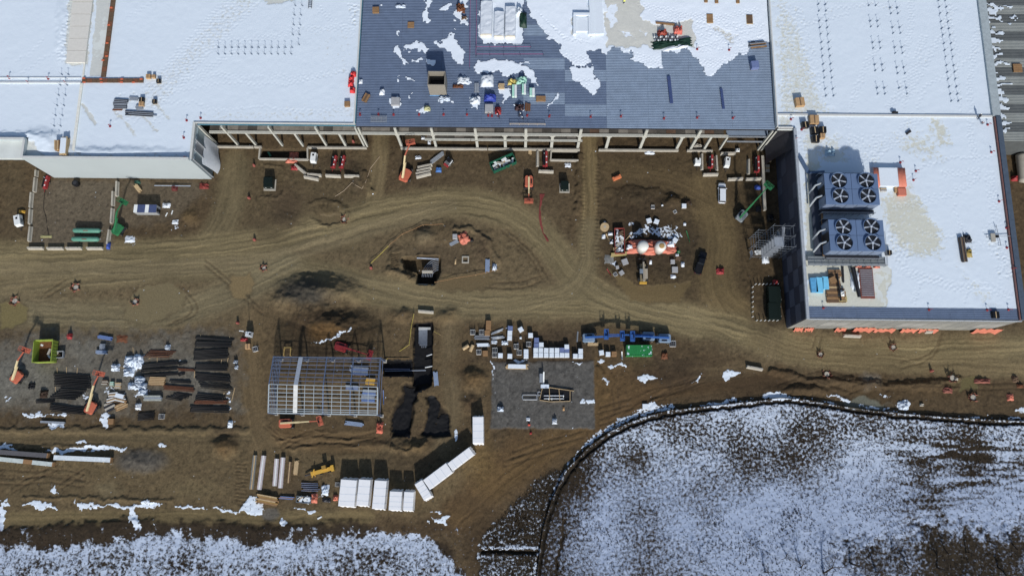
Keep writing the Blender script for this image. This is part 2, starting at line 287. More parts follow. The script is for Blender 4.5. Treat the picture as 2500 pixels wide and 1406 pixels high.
# mounds
MG = (56, 53, 49)
G.mound(785, 716, 105, 44, 3.5); G.tint(G.ell(755, 715, 85, 44, .6, 1), MG, .9); G.tint(G.ell(835, 705, 60, 34, .8), (92, 80, 62), .7)
G.mound(812, 795, 105, 48, 3.4, .1); G.tint(G.ell(812, 795, 125, 60, .8, 1.4), (56, 45, 32), .9); G.tint(G.ell(800, 812, 50, 22, .6, 1), (82, 62, 38), .8); G.mound(740, 755, 60, 30, 1.2); G.mound(700, 735, 40, 26, 1.0)
for x, y, rx, ry, hh, c in [(1037, 578, 30, 24, 1.5, (86, 77, 62)), (1158, 925, 34, 30, 1.6, (84, 66, 44)), (1150, 985, 28, 26, .9, (66, 52, 38)), (548, 1092, 34, 26, 1.7, (84, 66, 44)), (466, 532, 26, 20, .9, (88, 72, 50)), (1640, 492, 26, 18, 1.3, (82, 66, 44)),
                            (985, 770, 40, 18, .9, (84, 70, 52)), (1092, 770, 34, 20, 1.1, (88, 74, 54)), (1560, 480, 60, 24, .6, (66, 56, 42)), (345, 1125, 70, 30, .8, (74, 70, 66)), (1640, 505, 80, 20, .5, (62, 52, 40)), (1095, 570, 40, 30, .6, (76, 64, 48)), (1180, 610, 26, 50, .7, (68, 56, 44)),
                            (1960, 950, 90, 14, .9, (62, 50, 36)), (2260, 945, 80, 12, .8, (64, 52, 38)), (2110, 942, 60, 12, .5, (68, 56, 42)), (870, 440, 18, 40, .7, (60, 52, 42)), (800, 515, 50, 24, .5, (80, 68, 50)), (700, 540, 40, 22, .4, (64, 54, 42)), (2060, 925, 40, 12, .6, (62, 50, 36)), (930, 1085, 70, 14, .6, (80, 66, 48)), (1010, 1090, 40, 18, .9, (86, 70, 48))]:
    G.mound(x, y, rx, ry, hh); G.tint(G.ell(x, y, rx, ry, .9, 1), c, .7)
G.mound(1010, 640, 16, 55, .9, 1.35); G.mound(960, 635, 14, 46, 1.0, .15); G.mound(985, 672, 46, 12, 1.0, .35)
for k in range(14):      # excavator tooth marks round the pit
    a = 2.2 + k * .13; x, y = 1000 + 48 * math.cos(a), 640 - 40 * math.sin(a) * -1
    im = G.line([(957 + k * 3.2 * (k > 7), 622 + k * 5.2 if k < 8 else 660 + (k - 7) * 3.5), (972 + k * 3.2 * (k > 7), 620 + k * 5 if k < 8 else 650 + (k - 7) * 3.4)], 1.5, 2, .2)[:2]; G.add(G.h, im, -.35); G.tint(im, (58, 46, 32), .6)
# edges, scarps and ridges that catch the low sun
for pts, wd, hh in [([(0, 1048), (300, 1050), (600, 1050)], 7, .42), ([(0, 1096), (60, 1090), (250, 1086)], 4, .3), ([(60, 1213), (250, 1218), (420, 1222)], 3, .35), ([(760, 495), (800, 490), (845, 505), (850, 545), (790, 552), (762, 540)], 6, .3), ([(640, 400), (695, 410), (698, 480), (640, 485)], 3, .3), ([(1480, 470), (1560, 455), (1680, 490), (1700, 600)], 6, .18),
                    ([(1110, 560), (1150, 558), (1195, 590), (1215, 640)], 5, .5), ([(905, 470), (890, 420)], 8, .5), ([(1415, 380), (1412, 520)], 6, .5), ([(1880, 905), (2000, 930), (2120, 940), (2260, 935), (2340, 925)], 6, .6), ([(1460, 900), (1480, 960)], 6, .4), ([(960, 1090), (1000, 1105), (1040, 1080)], 5, .7), ([(680, 1075), (760, 1065), (860, 1075)], 3, .3), ([(700, 1095), (800, 1085), (880, 1090)], 3, .3)]:
    G.add(G.h, G.line(pts, wd, 8, .8)[:2], hh)
# puddles
for pts, c in [([(562, 680), (575, 670), (610, 672), (624, 690), (612, 712), (604, 728), (572, 730), (560, 700)], (108, 93, 68)), ([(0, 740), (40, 738), (66, 752), (62, 780), (30, 800), (0, 802)], (101, 91, 62)), ([(340, 702), (420, 690), (455, 720), (440, 755), (360, 792), (300, 780), (305, 745)], (101, 91, 70)),
               ([(1080, 672), (1180, 668), (1220, 690), (1150, 712), (1060, 705)], (92, 79, 58)), ([(780, 525), (835, 522), (845, 545), (785, 548)], (92, 80, 60)), ([(1480, 655), (1560, 700), (1690, 690), (1660, 740), (1540, 735)], (94, 80, 56)), ([(2060, 983), (2110, 965), (2160, 990), (2150, 1003), (2060, 995)], (92, 92, 84)), ([(2350, 925), (2380, 920), (2385, 950), (2340, 955)], (88, 80, 54))]:
    G.tint(G.line(pts + pts[:1], 5, 8, 1)[:2], (66, 56, 42), .5); i, m = G.poly(pts, 6, .7); G.tint((i, m), c, .95); G.h[i] = G.h[i] * (1 - m) - .06 * m; G.wet[i] = np.maximum(G.wet[i], m * .55)
# trench, pits
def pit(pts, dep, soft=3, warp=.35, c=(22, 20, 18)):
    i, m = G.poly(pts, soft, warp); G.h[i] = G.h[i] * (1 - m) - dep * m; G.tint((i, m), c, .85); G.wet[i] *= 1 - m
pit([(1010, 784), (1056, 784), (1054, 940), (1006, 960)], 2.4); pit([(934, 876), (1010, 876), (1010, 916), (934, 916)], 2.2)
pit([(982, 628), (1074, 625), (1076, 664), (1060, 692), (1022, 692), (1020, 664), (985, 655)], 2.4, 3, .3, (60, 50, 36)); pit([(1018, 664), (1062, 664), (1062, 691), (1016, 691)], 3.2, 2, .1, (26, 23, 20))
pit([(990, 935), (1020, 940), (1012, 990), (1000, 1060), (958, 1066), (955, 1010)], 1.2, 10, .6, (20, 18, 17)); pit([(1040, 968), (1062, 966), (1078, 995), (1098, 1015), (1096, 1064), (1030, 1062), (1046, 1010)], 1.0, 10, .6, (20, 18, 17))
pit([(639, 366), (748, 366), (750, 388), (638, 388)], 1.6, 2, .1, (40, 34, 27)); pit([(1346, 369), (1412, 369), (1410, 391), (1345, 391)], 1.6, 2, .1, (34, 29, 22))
# ------------------------------------------------------------------ snow on the ground
fence_px = [(1306, 1440), (1312, 1380), (1326, 1290), (1345, 1220), (1380, 1150), (1430, 1095), (1490, 1052), (1560, 1020), (1640, 1000), (1740, 990), (1830, 980), (1905, 971), (1960, 974), (2040, 989), (2140, 1003), (2260, 1014), (2380, 1022), (2530, 1029)]
fieldR = fence_px + [(2560, 1450), (1300, 1450)]
i, m = G.poly(fieldR, 10, .5); G.tint((i, m), (38, 31, 23), .95)
dens = .52 + .62 * (fbm(G.X[i], G.Y[i], 16, 3, 61) - .5) * 2 + .22 * sstep(1500, 2000, G.U[i]) * sstep(1050, 1230, G.V[i]) + .20 * sstep(1480, 1650, G.U[i] - (1406 - G.V[i]) * .6) * sstep(1180, 1300, G.V[i]) - .36 * (1 - sstep(1330, 1560, G.U[i]))  + .1 * sstep(2000, 2200, G.U[i])
rows = (fbm(G.X[i], G.Y[i] * 1.0, 1.0, 2, 71) - .5) * .2 + (vnoise(G.X[i] / 4, G.Y[i] / .6, 73) - .6) * .75 * sstep(2080, 2280, G.U[i]) * sstep(1040, 1090, G.V[i]) * (1 - sstep(1270, 1310, G.V[i]))
G.put(G.snow, (i, m), np.clip(dens + rows, -.3, .85)); G.h[i] += m * ((fbm(G.X[i], G.Y[i], .9, 3, 81) - .5) * .16)
i, m = G.poly([(2200, 1300), (2330, 1285), (2430, 1300), (2520, 1280), (2520, 1450), (2150, 1450), (2040, 1340)], 80, 5); G.put(G.snow, (i, m), .24 + .8 * (G.n2[i] - .5)); G.tint((i, m), (44, 37, 28), .8); G.h[i] -= m * .5
i, m = G.poly([(1300, 1440), (1330, 1270), (1385, 1140), (1330, 1150), (1250, 1230), (1190, 1290), (1165, 1345), (1160, 1440)], 16, 1.6); G.tint((i, m), (36, 30, 22), .9); G.put(G.snow, (i, m), .32 + .7 * (G.n2[i] - .5) + .3 * (G.n1[i] - .5)); G.h[i] += m * (fbm(G.X[i], G.Y[i], .9, 3, 81) - .5) * .2
G.add(G.h, G.line([(1180, 1345), (1250, 1347), (1305, 1350)], 4, 6, .4)[:2], -.7); G.put(G.snow, G.line([(1180, 1345), (1250, 1347), (1305, 1350)], 3, 5, .4)[:2], -.5); G.put(G.snow, G.line([(1200, 1336), (1305, 1338)], 4, 6, .7)[:2], .75)
G.add(G.h, G.line([(1380, 1270), (1365, 1350), (1352, 1440)], 3, 6, .4)[:2], -.4); G.put(G.snow, G.line([(1380, 1270), (1365, 1350), (1352, 1440)], 3, 6, .7)[:2], -.3)
dit = [(x + 6, y + 9) for x, y in fence_px]; im = G.line(dit, 3, 5, .35)[:2]; G.add(G.h, im, -.45); G.put(G.snow, im, -.4); G.tint(im, (22, 19, 15), .9)
im = G.line([(x - 3, y - 5) for x, y in fence_px], 3, 7, .9)[:2]; G.put(G.snow, im, np.where(fbm(G.X[im[0]], G.Y[im[0]], 5, 3, 15) > .48, .66, .2)); G.add(G.h, im, .12)
im = G.line([(1430, 1082), (1500, 1035), (1560, 1010), (1640, 988)], 7, 12, 1)[:2]; G.put(G.snow, im, .6)
# left field
i, m = G.poly([(-60, 1292), (120, 1285), (300, 1268), (420, 1274), (640, 1282), (860, 1276), (960, 1300), (1050, 1310), (1110, 1340), (1140, 1450), (-60, 1450)], 16, 1.5); G.tint((i, m), (34, 27, 20), .92)
bd = np.interp(G.U[i], [-60, 100, 260, 400, 560, 640, 800, 960, 1060, 1150], [1334, 1330, 1318, 1300, 1312, 1330, 1310, 1290, 1318, 1420]); dv = G.V[i] - bd
dens = -.15 + .85 * sstep(-16, 18, dv + (vnoise(G.X[i] / 1.7, G.Y[i] / 3, 19) - .5) * 26 + (G.n1[i] - .5) * 30) + (fbm(G.X[i], G.Y[i], 6, 3, 61) - .5) * .5 - .24 * sstep(14, 70, dv) + .34 * (vnoise(G.X[i] / .8, G.Y[i] / 2.6, 29) > .74)
G.put(G.snow, (i, m), np.clip(dens, -.4, .86)); G.h[i] += m * (fbm(G.X[i], G.Y[i], .9, 3, 83) - .5) * .14; G.h[i] += m * .9 * (1 - sstep(-40, 14, dv)) - m * .5
SN = 1.0
def patch(pts, v=.78, soft=5, warp=.9, hh=.12):
    i, m = G.poly(pts, soft, warp); G.snow[i] = np.maximum(G.snow[i], m * v); G.h[i] += m * hh
def streak(pts, wd, v=.78, warp=1.0, hh=.12):
    i, m = G.line(pts, wd, 4, warp)[:2]; G.snow[i] = np.maximum(G.snow[i], m * v); G.h[i] += m * hh
for pts in [[(98, 1090), (130, 1096), (230, 1086), (310, 1092), (310, 1098), (180, 1102), (140, 1108)], [(0, 1088), (25, 1086), (50, 1095), (0, 1098)], [(180, 1076), (205, 1072), (216, 1080), (195, 1082)], [(380, 1088), (398, 1081), (410, 1088), (395, 1093)], [(54, 1226), (80, 1221), (130, 1226), (148, 1240), (90, 1240)],
            [(122, 1198), (132, 1183), (146, 1207)], [(0, 1222), (20, 1215), (26, 1238), (8, 1240)], [(183, 1216), (190, 1232), (180, 1232)], [(245, 1008), (278, 1008), (262, 1022), (262, 1044), (240, 1035)], [(115, 1033), (160, 1034), (155, 1044), (120, 1044)], [(75, 1006), (98, 1004), (100, 1013), (80, 1014)],
            [(150, 1005), (172, 1010), (160, 1022)], [(350, 1217), (362, 1217), (400, 1235), (360, 1240), (322, 1238), (345, 1230)], [(425, 1234), (490, 1235), (510, 1242), (440, 1242)], [(610, 1215), (625, 1205), (628, 1225), (646, 1232), (640, 1255), (600, 1252), (585, 1245)], [(712, 1238), (760, 1246), (780, 1254), (760, 1256)],
            [(1112, 1040), (1122, 1065), (1110, 1078), (1106, 1058)], [(1480, 887), (1500, 893), (1520, 882), (1535, 890), (1532, 900), (1510, 895), (1490, 902)], [(1552, 915), (1580, 912), (1608, 925), (1575, 932), (1556, 924)], [(1690, 935), (1712, 912), (1705, 932)], [(1765, 905), (1790, 898), (1812, 915), (1785, 925), (1768, 930)],
            [(1415, 972), (1450, 972), (1450, 984), (1412, 980)], [(1255, 878), (1290, 880), (1292, 886), (1258, 885)], [(1395, 880), (1425, 882), (1420, 888)], [(1460, 878), (1470, 874), (1472, 885), (1462, 890)], [(1470, 925), (1488, 930), (1482, 944)], [(1565, 990), (1600, 982), (1612, 990), (1570, 1005)], [(1860, 965), (1890, 952), (1935, 965), (1960, 972), (1870, 974)],
            [(2010, 955), (2055, 966), (2078, 975), (2070, 982), (2050, 975)], [(2190, 985), (2210, 972), (2225, 985), (2205, 1000)], [(2475, 1000), (2500, 990), (2500, 1010)], [(1040, 1272), (1055, 1270), (1050, 1282)], [(1040, 1252), (1070, 1246), (1075, 1252)], [(1055, 1265), (1095, 1258), (1090, 1282)], [(1118, 1280), (1124, 1288), (1120, 1298)], [(690, 1265), (705, 1275), (700, 1285), (685, 1282)]]:
    patch(pts)
for pts, wd in [([(195, 1236), (250, 1232), (300, 1237), (330, 1234)], 3.5), ([(520, 1242), (570, 1246), (600, 1248)], 3), ([(762, 836), (790, 834), (818, 828), (862, 808)], 2), ([(325, 1242), (332, 1285)], 9), ([(4, 1240), (3, 1290)], 7), ([(1202, 885), (1203, 915), (1208, 928)], 2), ([(1740, 990), (1790, 975)], 5), ([(60, 1015), (170, 1015)], 2.5)]:
    streak(pts, wd)
# frost between the silo litter and between the crates
i, m = G.poly([(1530, 570), (1600, 545), (1650, 560), (1665, 580), (1640, 590), (1590, 575), (1540, 592)], 14, 1.6); G.snow[i] = np.maximum(G.snow[i], m * .56)
for x, y, rx, ry in [(1538, 548, 8, 6), (1625, 552, 20, 6), (1490, 585, 8, 8), (1495, 640, 14, 12), (1585, 560, 16, 12), (335, 880, 14, 10), (330, 905, 26, 9), (335, 935, 22, 12), (345, 960, 24, 10), (270, 950, 18, 7), (560, 980, 6, 30), (215, 975, 8, 24), (1245, 800, 12, 5), (1210, 838, 8, 5), (790, 1195, 12, 12), (780, 1215, 8, 6), (640, 1225, 14, 10), (20, 975, 20, 5), (440, 880, 10, 4), (430, 552, 20, 10), (320, 590, 16, 8), (1560, 1000, 18, 6), (2160, 965, 20, 6), (860, 900, 14, 8)]:
    i, m = G.ell(x, y, rx, ry, .7, 1.2); G.snow[i] = np.maximum(G.snow[i], m * .52)
# loose white grit
spk = (vnoise(G.X / .26, G.Y / .26, 99) > .985) & (n2 > .47) & (G.snow < .1) & (G.V < 1290); G.snow[spk] = .7
i, m = G.poly(fieldR, 10, .5); G.thin[i] = m * (.5 + .5 * sstep(1040, 1230, G.V[i])); G.thin[(G.V > 1285) & (G.U < 1160)] = .72  # thin snow with painted shade, growing stronger down the eastern field
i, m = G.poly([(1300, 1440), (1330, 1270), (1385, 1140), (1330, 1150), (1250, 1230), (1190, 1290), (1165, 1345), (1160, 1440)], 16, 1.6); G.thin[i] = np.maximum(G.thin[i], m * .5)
cl = fbm(G.X, G.Y, .55, 2, 123); ff = (1 - .8 * mudv) * (1 - np.minimum(G.wet * 2, 1)); G.col *= (1 + ff * ((n3 - .5) * .34 - .34 * sstep(.64, .78, cl) + .24 * sstep(.36, .24, cl)))[:, None]
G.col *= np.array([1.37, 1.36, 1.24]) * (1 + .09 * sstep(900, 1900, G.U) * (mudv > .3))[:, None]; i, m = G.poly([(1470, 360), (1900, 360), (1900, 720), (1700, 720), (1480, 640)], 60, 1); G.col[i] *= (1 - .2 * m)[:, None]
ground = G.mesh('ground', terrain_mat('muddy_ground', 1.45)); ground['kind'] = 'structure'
# far ground: a frame round the surveyed yard
fm = bpy.data.meshes.new('far_ground'); a0, a1, b0, b1, F = -142.9, 138.9, -38.9, 92.9, 1800
fm.from_pydata([(a0, b0, -.15), (a1, b0, -.15), (a1, b1, -.15), (a0, b1, -.15), (-F, -F, -.15), (F, -F, -.15), (F, F, -.15), (-F, F, -.15)], [], [(4, 5, 1, 0), (5, 6, 2, 1), (6, 7, 3, 2), (7, 4, 0, 3)])
fm.materials.append(M('far_soil_and_snow', (74, 64, 50), .95, scale=.05, snowy=.35)); fo = bpy.data.objects.new('far_ground', fm); COL.objects.link(fo); fo['kind'] = 'structure'
def gz(x, y): return G.at(x, y)
def GW(px, py, dz=0.0):
    p = W(px, py, 0); return Vector((p.x, p.y, gz(p.x, p.y) + dz))
# ================================================================== BUILDERS
class B:
    def __init__(s): s.v = []; s.f = []
    def add(s, vs, fs):
        n = len(s.v); s.v += [tuple(p) for p in vs]; s.f += [tuple(i + n for i in q) for q in fs]; return s
    def box(s, x0, y0, z0, x1, y1, z1):
        return s.add([(x0, y0, z0), (x1, y0, z0), (x1, y1, z0), (x0, y1, z0), (x0, y0, z1), (x1, y0, z1), (x1, y1, z1), (x0, y1, z1)], [(3, 2, 1, 0), (4, 5, 6, 7), (0, 1, 5, 4), (1, 2, 6, 5), (2, 3, 7, 6), (3, 0, 4, 7)])
    def cbox(s, cx, cy, cz, sx, sy, sz, rz=0.0):
        c, k = math.cos(rz), math.sin(rz); P = []
        for z in (-.5, .5):
            for x, y in ((-.5, -.5), (.5, -.5), (.5, .5), (-.5, .5)): X, Y = x * sx, y * sy; P.append((cx + X * c - Y * k, cy + X * k + Y * c, cz + z * sz))
        return s.add(P, [(3, 2, 1, 0), (4, 5, 6, 7), (0, 1, 5, 4), (1, 2, 6, 5), (2, 3, 7, 6), (3, 0, 4, 7)])
    def prism(s, poly, z0, z1, top=None):
        n = len(poly); t = top or poly; ar = sum(poly[i][0] * poly[(i + 1) % n][1] - poly[(i + 1) % n][0] * poly[i][1] for i in range(n))
        if ar < 0: poly = poly[::-1]; t = t[::-1]
        return s.add([(p[0], p[1], z0) for p in poly] + [(p[0], p[1], z1) for p in t], [tuple(range(n - 1, -1, -1)), tuple(range(n, 2 * n))] + [(i, (i + 1) % n, n + (i + 1) % n, n + i) for i in range(n)])
    def bar(s, p, q, w, h=None):
        p, q = Vector(p), Vector(q); h = h or w; d = (q - p).normalized(); up = Vector((0, 0, 1)) if abs(d.z) < .95 else Vector((0, 1, 0))
        x = d.cross(up).normalized() * (w / 2); y = x.cross(d).normalized() * (h / 2)
        return s.add([p - x - y, p + x - y, p + x + y, p - x + y, q - x - y, q + x - y, q + x + y, q - x + y], [(3, 2, 1, 0), (4, 5, 6, 7), (0, 1, 5, 4), (1, 2, 6, 5), (2, 3, 7, 6), (3, 0, 4, 7)])
    def cyl(s, p, q, r0, r1=None, n=10, cap=True):
        p, q = Vector(p), Vector(q); r1 = r0 if r1 is None else r1; d = (q - p).normalized(); up = Vector((0, 0, 1)) if abs(d.z) < .95 else Vector((1, 0, 0))
        x = d.cross(up).normalized(); y = x.cross(d); P = []
        for c, r in ((p, r0), (q, r1)):
            for i in range(n): a = 2 * math.pi * i / n; P.append(c + x * (r * math.cos(a)) + y * (r * math.sin(a)))
        F = [(i, n + i, n + (i + 1) % n, (i + 1) % n) for i in range(n)]
        if cap: F += [tuple(range(n)), tuple(range(2 * n - 1, n - 1, -1))]
        return s.add(P, F)
    def tube(s, pts, r, n=6):
        for p, q in zip(pts[:-1], pts[1:]): s.cyl(p, q, r, r, n)
        return s
    def lathe(s, prof, n=16, c=(0, 0, 0), ax='z'):
        P = []
        for r, z in prof:
            for i in range(n):
                a = 2 * math.pi * i / n; u, v = r * math.cos(a), r * math.sin(a)
                P.append((c[0] + u, c[1] + v, c[2] + z) if ax == 'z' else ((c[0] + z, c[1] + u, c[2] + v) if ax == 'x' else (c[0] + u, c[1] + z, c[2] + v)))
        m = len(prof); F = [(k * n + i, k * n + (i + 1) % n, (k + 1) * n + (i + 1) % n, (k + 1) * n + i) for k in range(m - 1) for i in range(n)]
        F += [tuple(range(n - 1, -1, -1)), tuple(range((m - 1) * n, m * n))]
        return s.add(P, F)
    def sheet(s, rows):
        n = len(rows[0]); return s.add([p for r in rows for p in r], [(k * n + i, k * n + i + 1, (k + 1) * n + i + 1, (k + 1) * n + i) for k in range(len(rows) - 1) for i in range(n - 1)])
    def mesh(s, name, mat, smooth=False):
        me = bpy.data.meshes.new(name); me.from_pydata(s.v, [], s.f); me.update()
        if mat: me.materials.append(mat)
        if smooth: me.polygons.foreach_set('use_smooth', [True] * len(me.polygons))
        return me
    def obj(s, name, mat, parent=None, loc=None, rz=0, smooth=False, label=None):
        return mk(name, s.mesh(name, mat, smooth), parent, loc, rz, label)
def mk(name, me, parent=None, loc=None, rz=0, label=None):
    o = bpy.data.objects.new(name, me); COL.objects.link(o)
    if parent: o.parent = parent
    if loc is not None: o.location = loc
    if rz: o.rotation_euler = (0, 0, rz)
    if label: o['label'] = label
    return o
def tag(o, label, cat, group=None):
    o['label'] = label; o['category'] = cat
    if group: o['group'] = group
    return o
def thing(name, label, cat, loc=(0, 0, 0), rz=0.0, group=None):
    o = bpy.data.objects.new(name, None); COL.objects.link(o); o.empty_display_size = .5; o.location = loc; o.rotation_euler = (0, 0, rz); return tag(o, label, cat, group)
def dup(root, loc, rz, label=None, group=None):
    r = root.copy(); COL.objects.link(r); r.location = loc; r.rotation_euler = (0, 0, rz)
    if label: r['label'] = label
    if group: r['group'] = group
    for ch in list(root.children):
        c = ch.copy(); COL.objects.link(c); c.parent = r
        for g in ch.children: d = g.copy(); COL.objects.link(d); d.parent = c
    return r
def xy(px, py, z): p = W(px, py, z); return (p.x, p.y)
# ================================================================== BUILDINGS
ZR, ZP, ZQ, ZT = 12.7, 13.9, 13.6, 14.4
YN = 150.0
white_wall = M('white_wall_panel', (.41, .465, .475), .55, var=.05, scale=.15, raw=True)
trim_w = M('white_trim', (.62, .62, .58), .5, var=.1, raw=True)
memb = M('roof_membrane', (194, 198, 192), .7, var=.12, scale=.4)
conc = M('concrete', (160, 154, 140), .85, var=.2, scale=.8, bump=.3)
conc_d = M('stained_concrete', (98, 92, 84), .85, var=.45, scale=.35, bump=.3)
steel_w = M('primed_white_steel', (168, 168, 158), .6, var=.15)
galv = M('galvanised_steel', (150, 156, 162), .45, .35, var=.2)
dark_steel = M('dark_steel', (52, 52, 56), .5, .3)
wood = M('plywood', (138, 104, 66), .8, var=.3, scale=1.2); wood_l = M('fresh_lumber', (176, 150, 108), .8, var=.25, scale=2)
wood_d = M('weathered_wood', (98, 76, 56), .85, var=.35, scale=1.4)
tyre_m = M('tyre_rubber', (34, 33, 32), .85, var=.3); rim_m = M('wheel_rim', (150, 146, 134), .5, .2)
black = M('black_plastic', (22, 22, 24), .5, var=.2); glass = M('dark_glass', (22, 28, 34), .1, spec=.6)
org = M('orange_paint', (176, 88, 60), .55, var=.12, scale=1); redp = M('red_paint', (146, 40, 42), .5, var=.12, scale=1)
grn = M('green_paint', (34, 104, 62), .5, var=.12, scale=1); blue = M('blue_paint', (34, 84, 150), .45, var=.12); yel = M('yellow_paint', (196, 150, 30), .5, var=.15)
whitep = M('white_paint', (205, 208, 206), .5, var=.08, scale=1); snowm = M('snow_cover', (.73, .80, .86), .9, var=.05, scale=3, bump=.4, raw=True)
tarp_o = M('orange_tarp', (192, 106, 80), .55, var=.18, scale=1.2, bump=.4); tarp_w = M('white_tarp', (196, 202, 208), .5, var=.1, scale=1.5, bump=.4)
tarp_g = M('dark_green_tarp', (24, 52, 40), .5, var=.3); tarp_b = M('blue_tarp', (36, 58, 150), .5, var=.2); foam_b = M('blue_foam', (92, 178, 214), .7, var=.12); foam_m = M('mint_foam', (150, 200, 178), .7, var=.12)
kraft = M('cardboard', (168, 132, 88), .85, var=.2); rust = M('rusty_steel', (104, 62, 36), .8, var=.4, scale=2)
# ---- western building
tL = thing('factory_building', 'snow covered factory building with white panel walls at the upper left', 'building', (-100, 75, 0))
def Lp(b): b.v = [(x + 100, y - 75, z) for x, y, z in b.v]; return b
Lp(B().box(-160, 73.7, -.5, -122.2, 74.1, ZP)).obj('wall', white_wall, tL); Lp(B().box(-122.2, 68.9, -.5, -121.8, 74.1, ZP)).obj('wall', white_wall, tL)
Lp(B().box(-121.8, 68.9, -.5, -81.2, 69.3, ZP)).obj('wall', white_wall, tL); Lp(B().box(-81.2, 68.9, -.5, -80.8, 78.6, ZP - .9)).obj('wall', white_wall, tL)
Lp(B().box(-160, 69.2, ZR - .5, -81.1, YN, ZR - .08).box(-81.1, 78.9, ZR - .5, -41.2, YN, ZR - .08)).obj('roof_slab', memb, tL)
Lp(B().box(-160, 73.62, ZP, -122.1, 74.18, ZP + .06).box(-122.28, 68.85, ZP, -121.72, 73.6, ZP + .06).box(-121.7, 68.82, ZP, -81.1, 69.38, ZP + .06)).obj('coping', trim_w, tL)
Lp(B().box(-81.25, 69.4, ZR, -80.75, 79, ZR + .35).box(-80.74, 78.75, ZR, -41.2, 79.05, ZR + .3)).obj('roof_edge_trim', trim_w, tL)
Lp(B().box(-41.6, 79.06, ZR, -41.3, YN, ZR + .35)).obj('roof_edge_trim', trim_w, tL)
Lp(B().box(-41.28, 79.06, ZR - .3, -41.1, YN, ZR + .2)).obj('flashing', M('teal_flashing', (60, 110, 128), .5), tL)
Lp(B().box(-80.5, 78.55, ZR - .55, -41.2, 78.74, ZR - .1)).obj('flashing', MATS['teal_flashing'], tL)
for k, (y0, y1, mt) in enumerate([(69.5, 71.9, M('glazing_wrap', (128, 146, 152), .3, var=.2)), (72.0, 74.6, M('grey_liner', (150, 152, 154), .5)), (74.7, 78.4, MATS['glazing_wrap'])]):
    Lp(B().box(-80.79, y0, .3, -80.6, y1, ZR - 1.2)).obj('wall_panel', mt, tL)
for y in (69.42, 71.95, 74.65, 78.45): Lp(B().box(-80.6, y - .12, 0, -80.3, y + .12, ZR)).obj('mullion', galv, tL)
rows = []
for j in range(10):
    t = j / 9; y = 70.2 + 7.6 * t
    rows.append([(-80.5 + 100 + (1.7 * math.sin(s * 1.5) * (.7 + .3 * math.sin(t * 5)) if s else 0), y - 75, 7.5 - 7.2 * s + .25 * math.sin(t * 9 + s * 3)) for s in (0, .2, .4, .6, .8, 1.0)])
B().sheet(rows).obj('weather_sheet', tarp_w, tL, smooth=True, label='loose white plastic weather sheet curling off the wall')
# ---- central building shell
tC = thing('steel_frame_building', 'unfinished building with bare corrugated metal roof deck and open pale frame', 'building', (10, 78.4, 0))
def Cp(b): b.v = [(x - 10, y - 78.4, z) for x, y, z in b.v]; return b
deckA = M('roof_deck_blue', (90, 105, 128), .45, 0, var=.16, scale=.5); deckB = M('roof_deck_grey', (117, 133, 152), .45, 0, var=.16, scale=.5)
def deck_mesh(L, Wd, n, m):
    b = B(); p = Wd / n; pr = []
    for k in range(n): pr += [(k * p, 0), (k * p + p * .42, 0), (k * p + p * .5, .075), (k * p + p * .92, .075)]
    pr.append((Wd, 0)); b.sheet([[(0, y, z) for y, z in pr], [(L, y, z) for y, z in pr]]); b.f = [f[::-1] for f in b.f]; return b.mesh('deck_sheet', m)
dm = [deck_mesh(10.28, 3.08, 7, deckA), deck_mesh(10.28, 3.08, 7, deckB)]
for r in range(14):
    for c in range(10):
        o = mk('deck_sheet', dm[0 if c < 4 or (c < 6 and (r + c) % 3) else 1], tC, (-41 - 10 + c * 10.3, r * 3.1, ZR - .02 - .006 * ((r + c) % 2)))
Cp(B().box(-41, 78.35, ZR - .6, 62, 78.55, ZR - .05)).obj('eave_beam', dark_steel, tC)
Cp(B().box(-41, 79, ZR - .5, 62, YN, ZR - .12)).obj('roof_underside', dark_steel, tC)
cols = [(530, 355, 1, .55), (582, 357, 1, .55), (626, 357, 0, .6), (690, 357, 1, .55), (740, 356, 0, .6), (798, 357, 1, .6), (845, 357, 0, .65), (890, 357, 1, .5), (897, 357, 1, .5), (981, 359, 1, .75), (1065, 359, 1, .75), (1166, 359, 1, .8), (1234, 359, 0, .9), (1283, 360, 1, .85), (1346, 360, 0, .9), (1410, 360.6, 1, .85), (1479, 360.6, 0, .9), (1561.6, 361.7, 1, .85), (1651, 362, 0, .85), (1685, 361.7, 1, .8), (1718, 363, 0, .7), (1756, 366, 0, .5), (1850, 363, 1, .5), (1858, 364, 1, .5)]
cx = []
for px, py, full, wd in cols:
    x = W(px, 361, 0).x; cx.append((x, full)); zt = ZR - .6 if full else 8.24; wd *= .8; b = B().box(x - wd / 2, 78.1, -.3, x + wd / 2, 78.75, zt)
    if wd > .6: b.box(x - wd * .9, 78.08, 7.7, x + wd * .9, 78.78, 8.2)
    Cp(b).obj('column', steel_w, tC)
for x0, x1 in [(-79, -40.4), (-40.3, 51.4)]: Cp(B().box(x0, 78.05, 8.25, x1, 78.72, 8.6)).obj('spandrel_beam', steel_w, tC)
for x0, x1 in [(-24.9, -13.2), (-13.1, 1.7), (1.8, 15.4)]: Cp(B().box(x0, 78.1, 4.75, x1, 78.65, 5.05)).obj('spandrel_beam', steel_w, tC)
pk = [B().box(0, 0, 0, 2.38, 12, .3).mesh('floor_plank', m) for m in (conc_d, M('dark_stained_concrete', (74, 70, 64), .85, var=.5, scale=.4), M('pale_concrete', (124, 118, 108), .85, var=.4, scale=.5), M('rust_stained_concrete', (92, 70, 54), .85, var=.4, scale=.5))]
rs = random.Random(3)
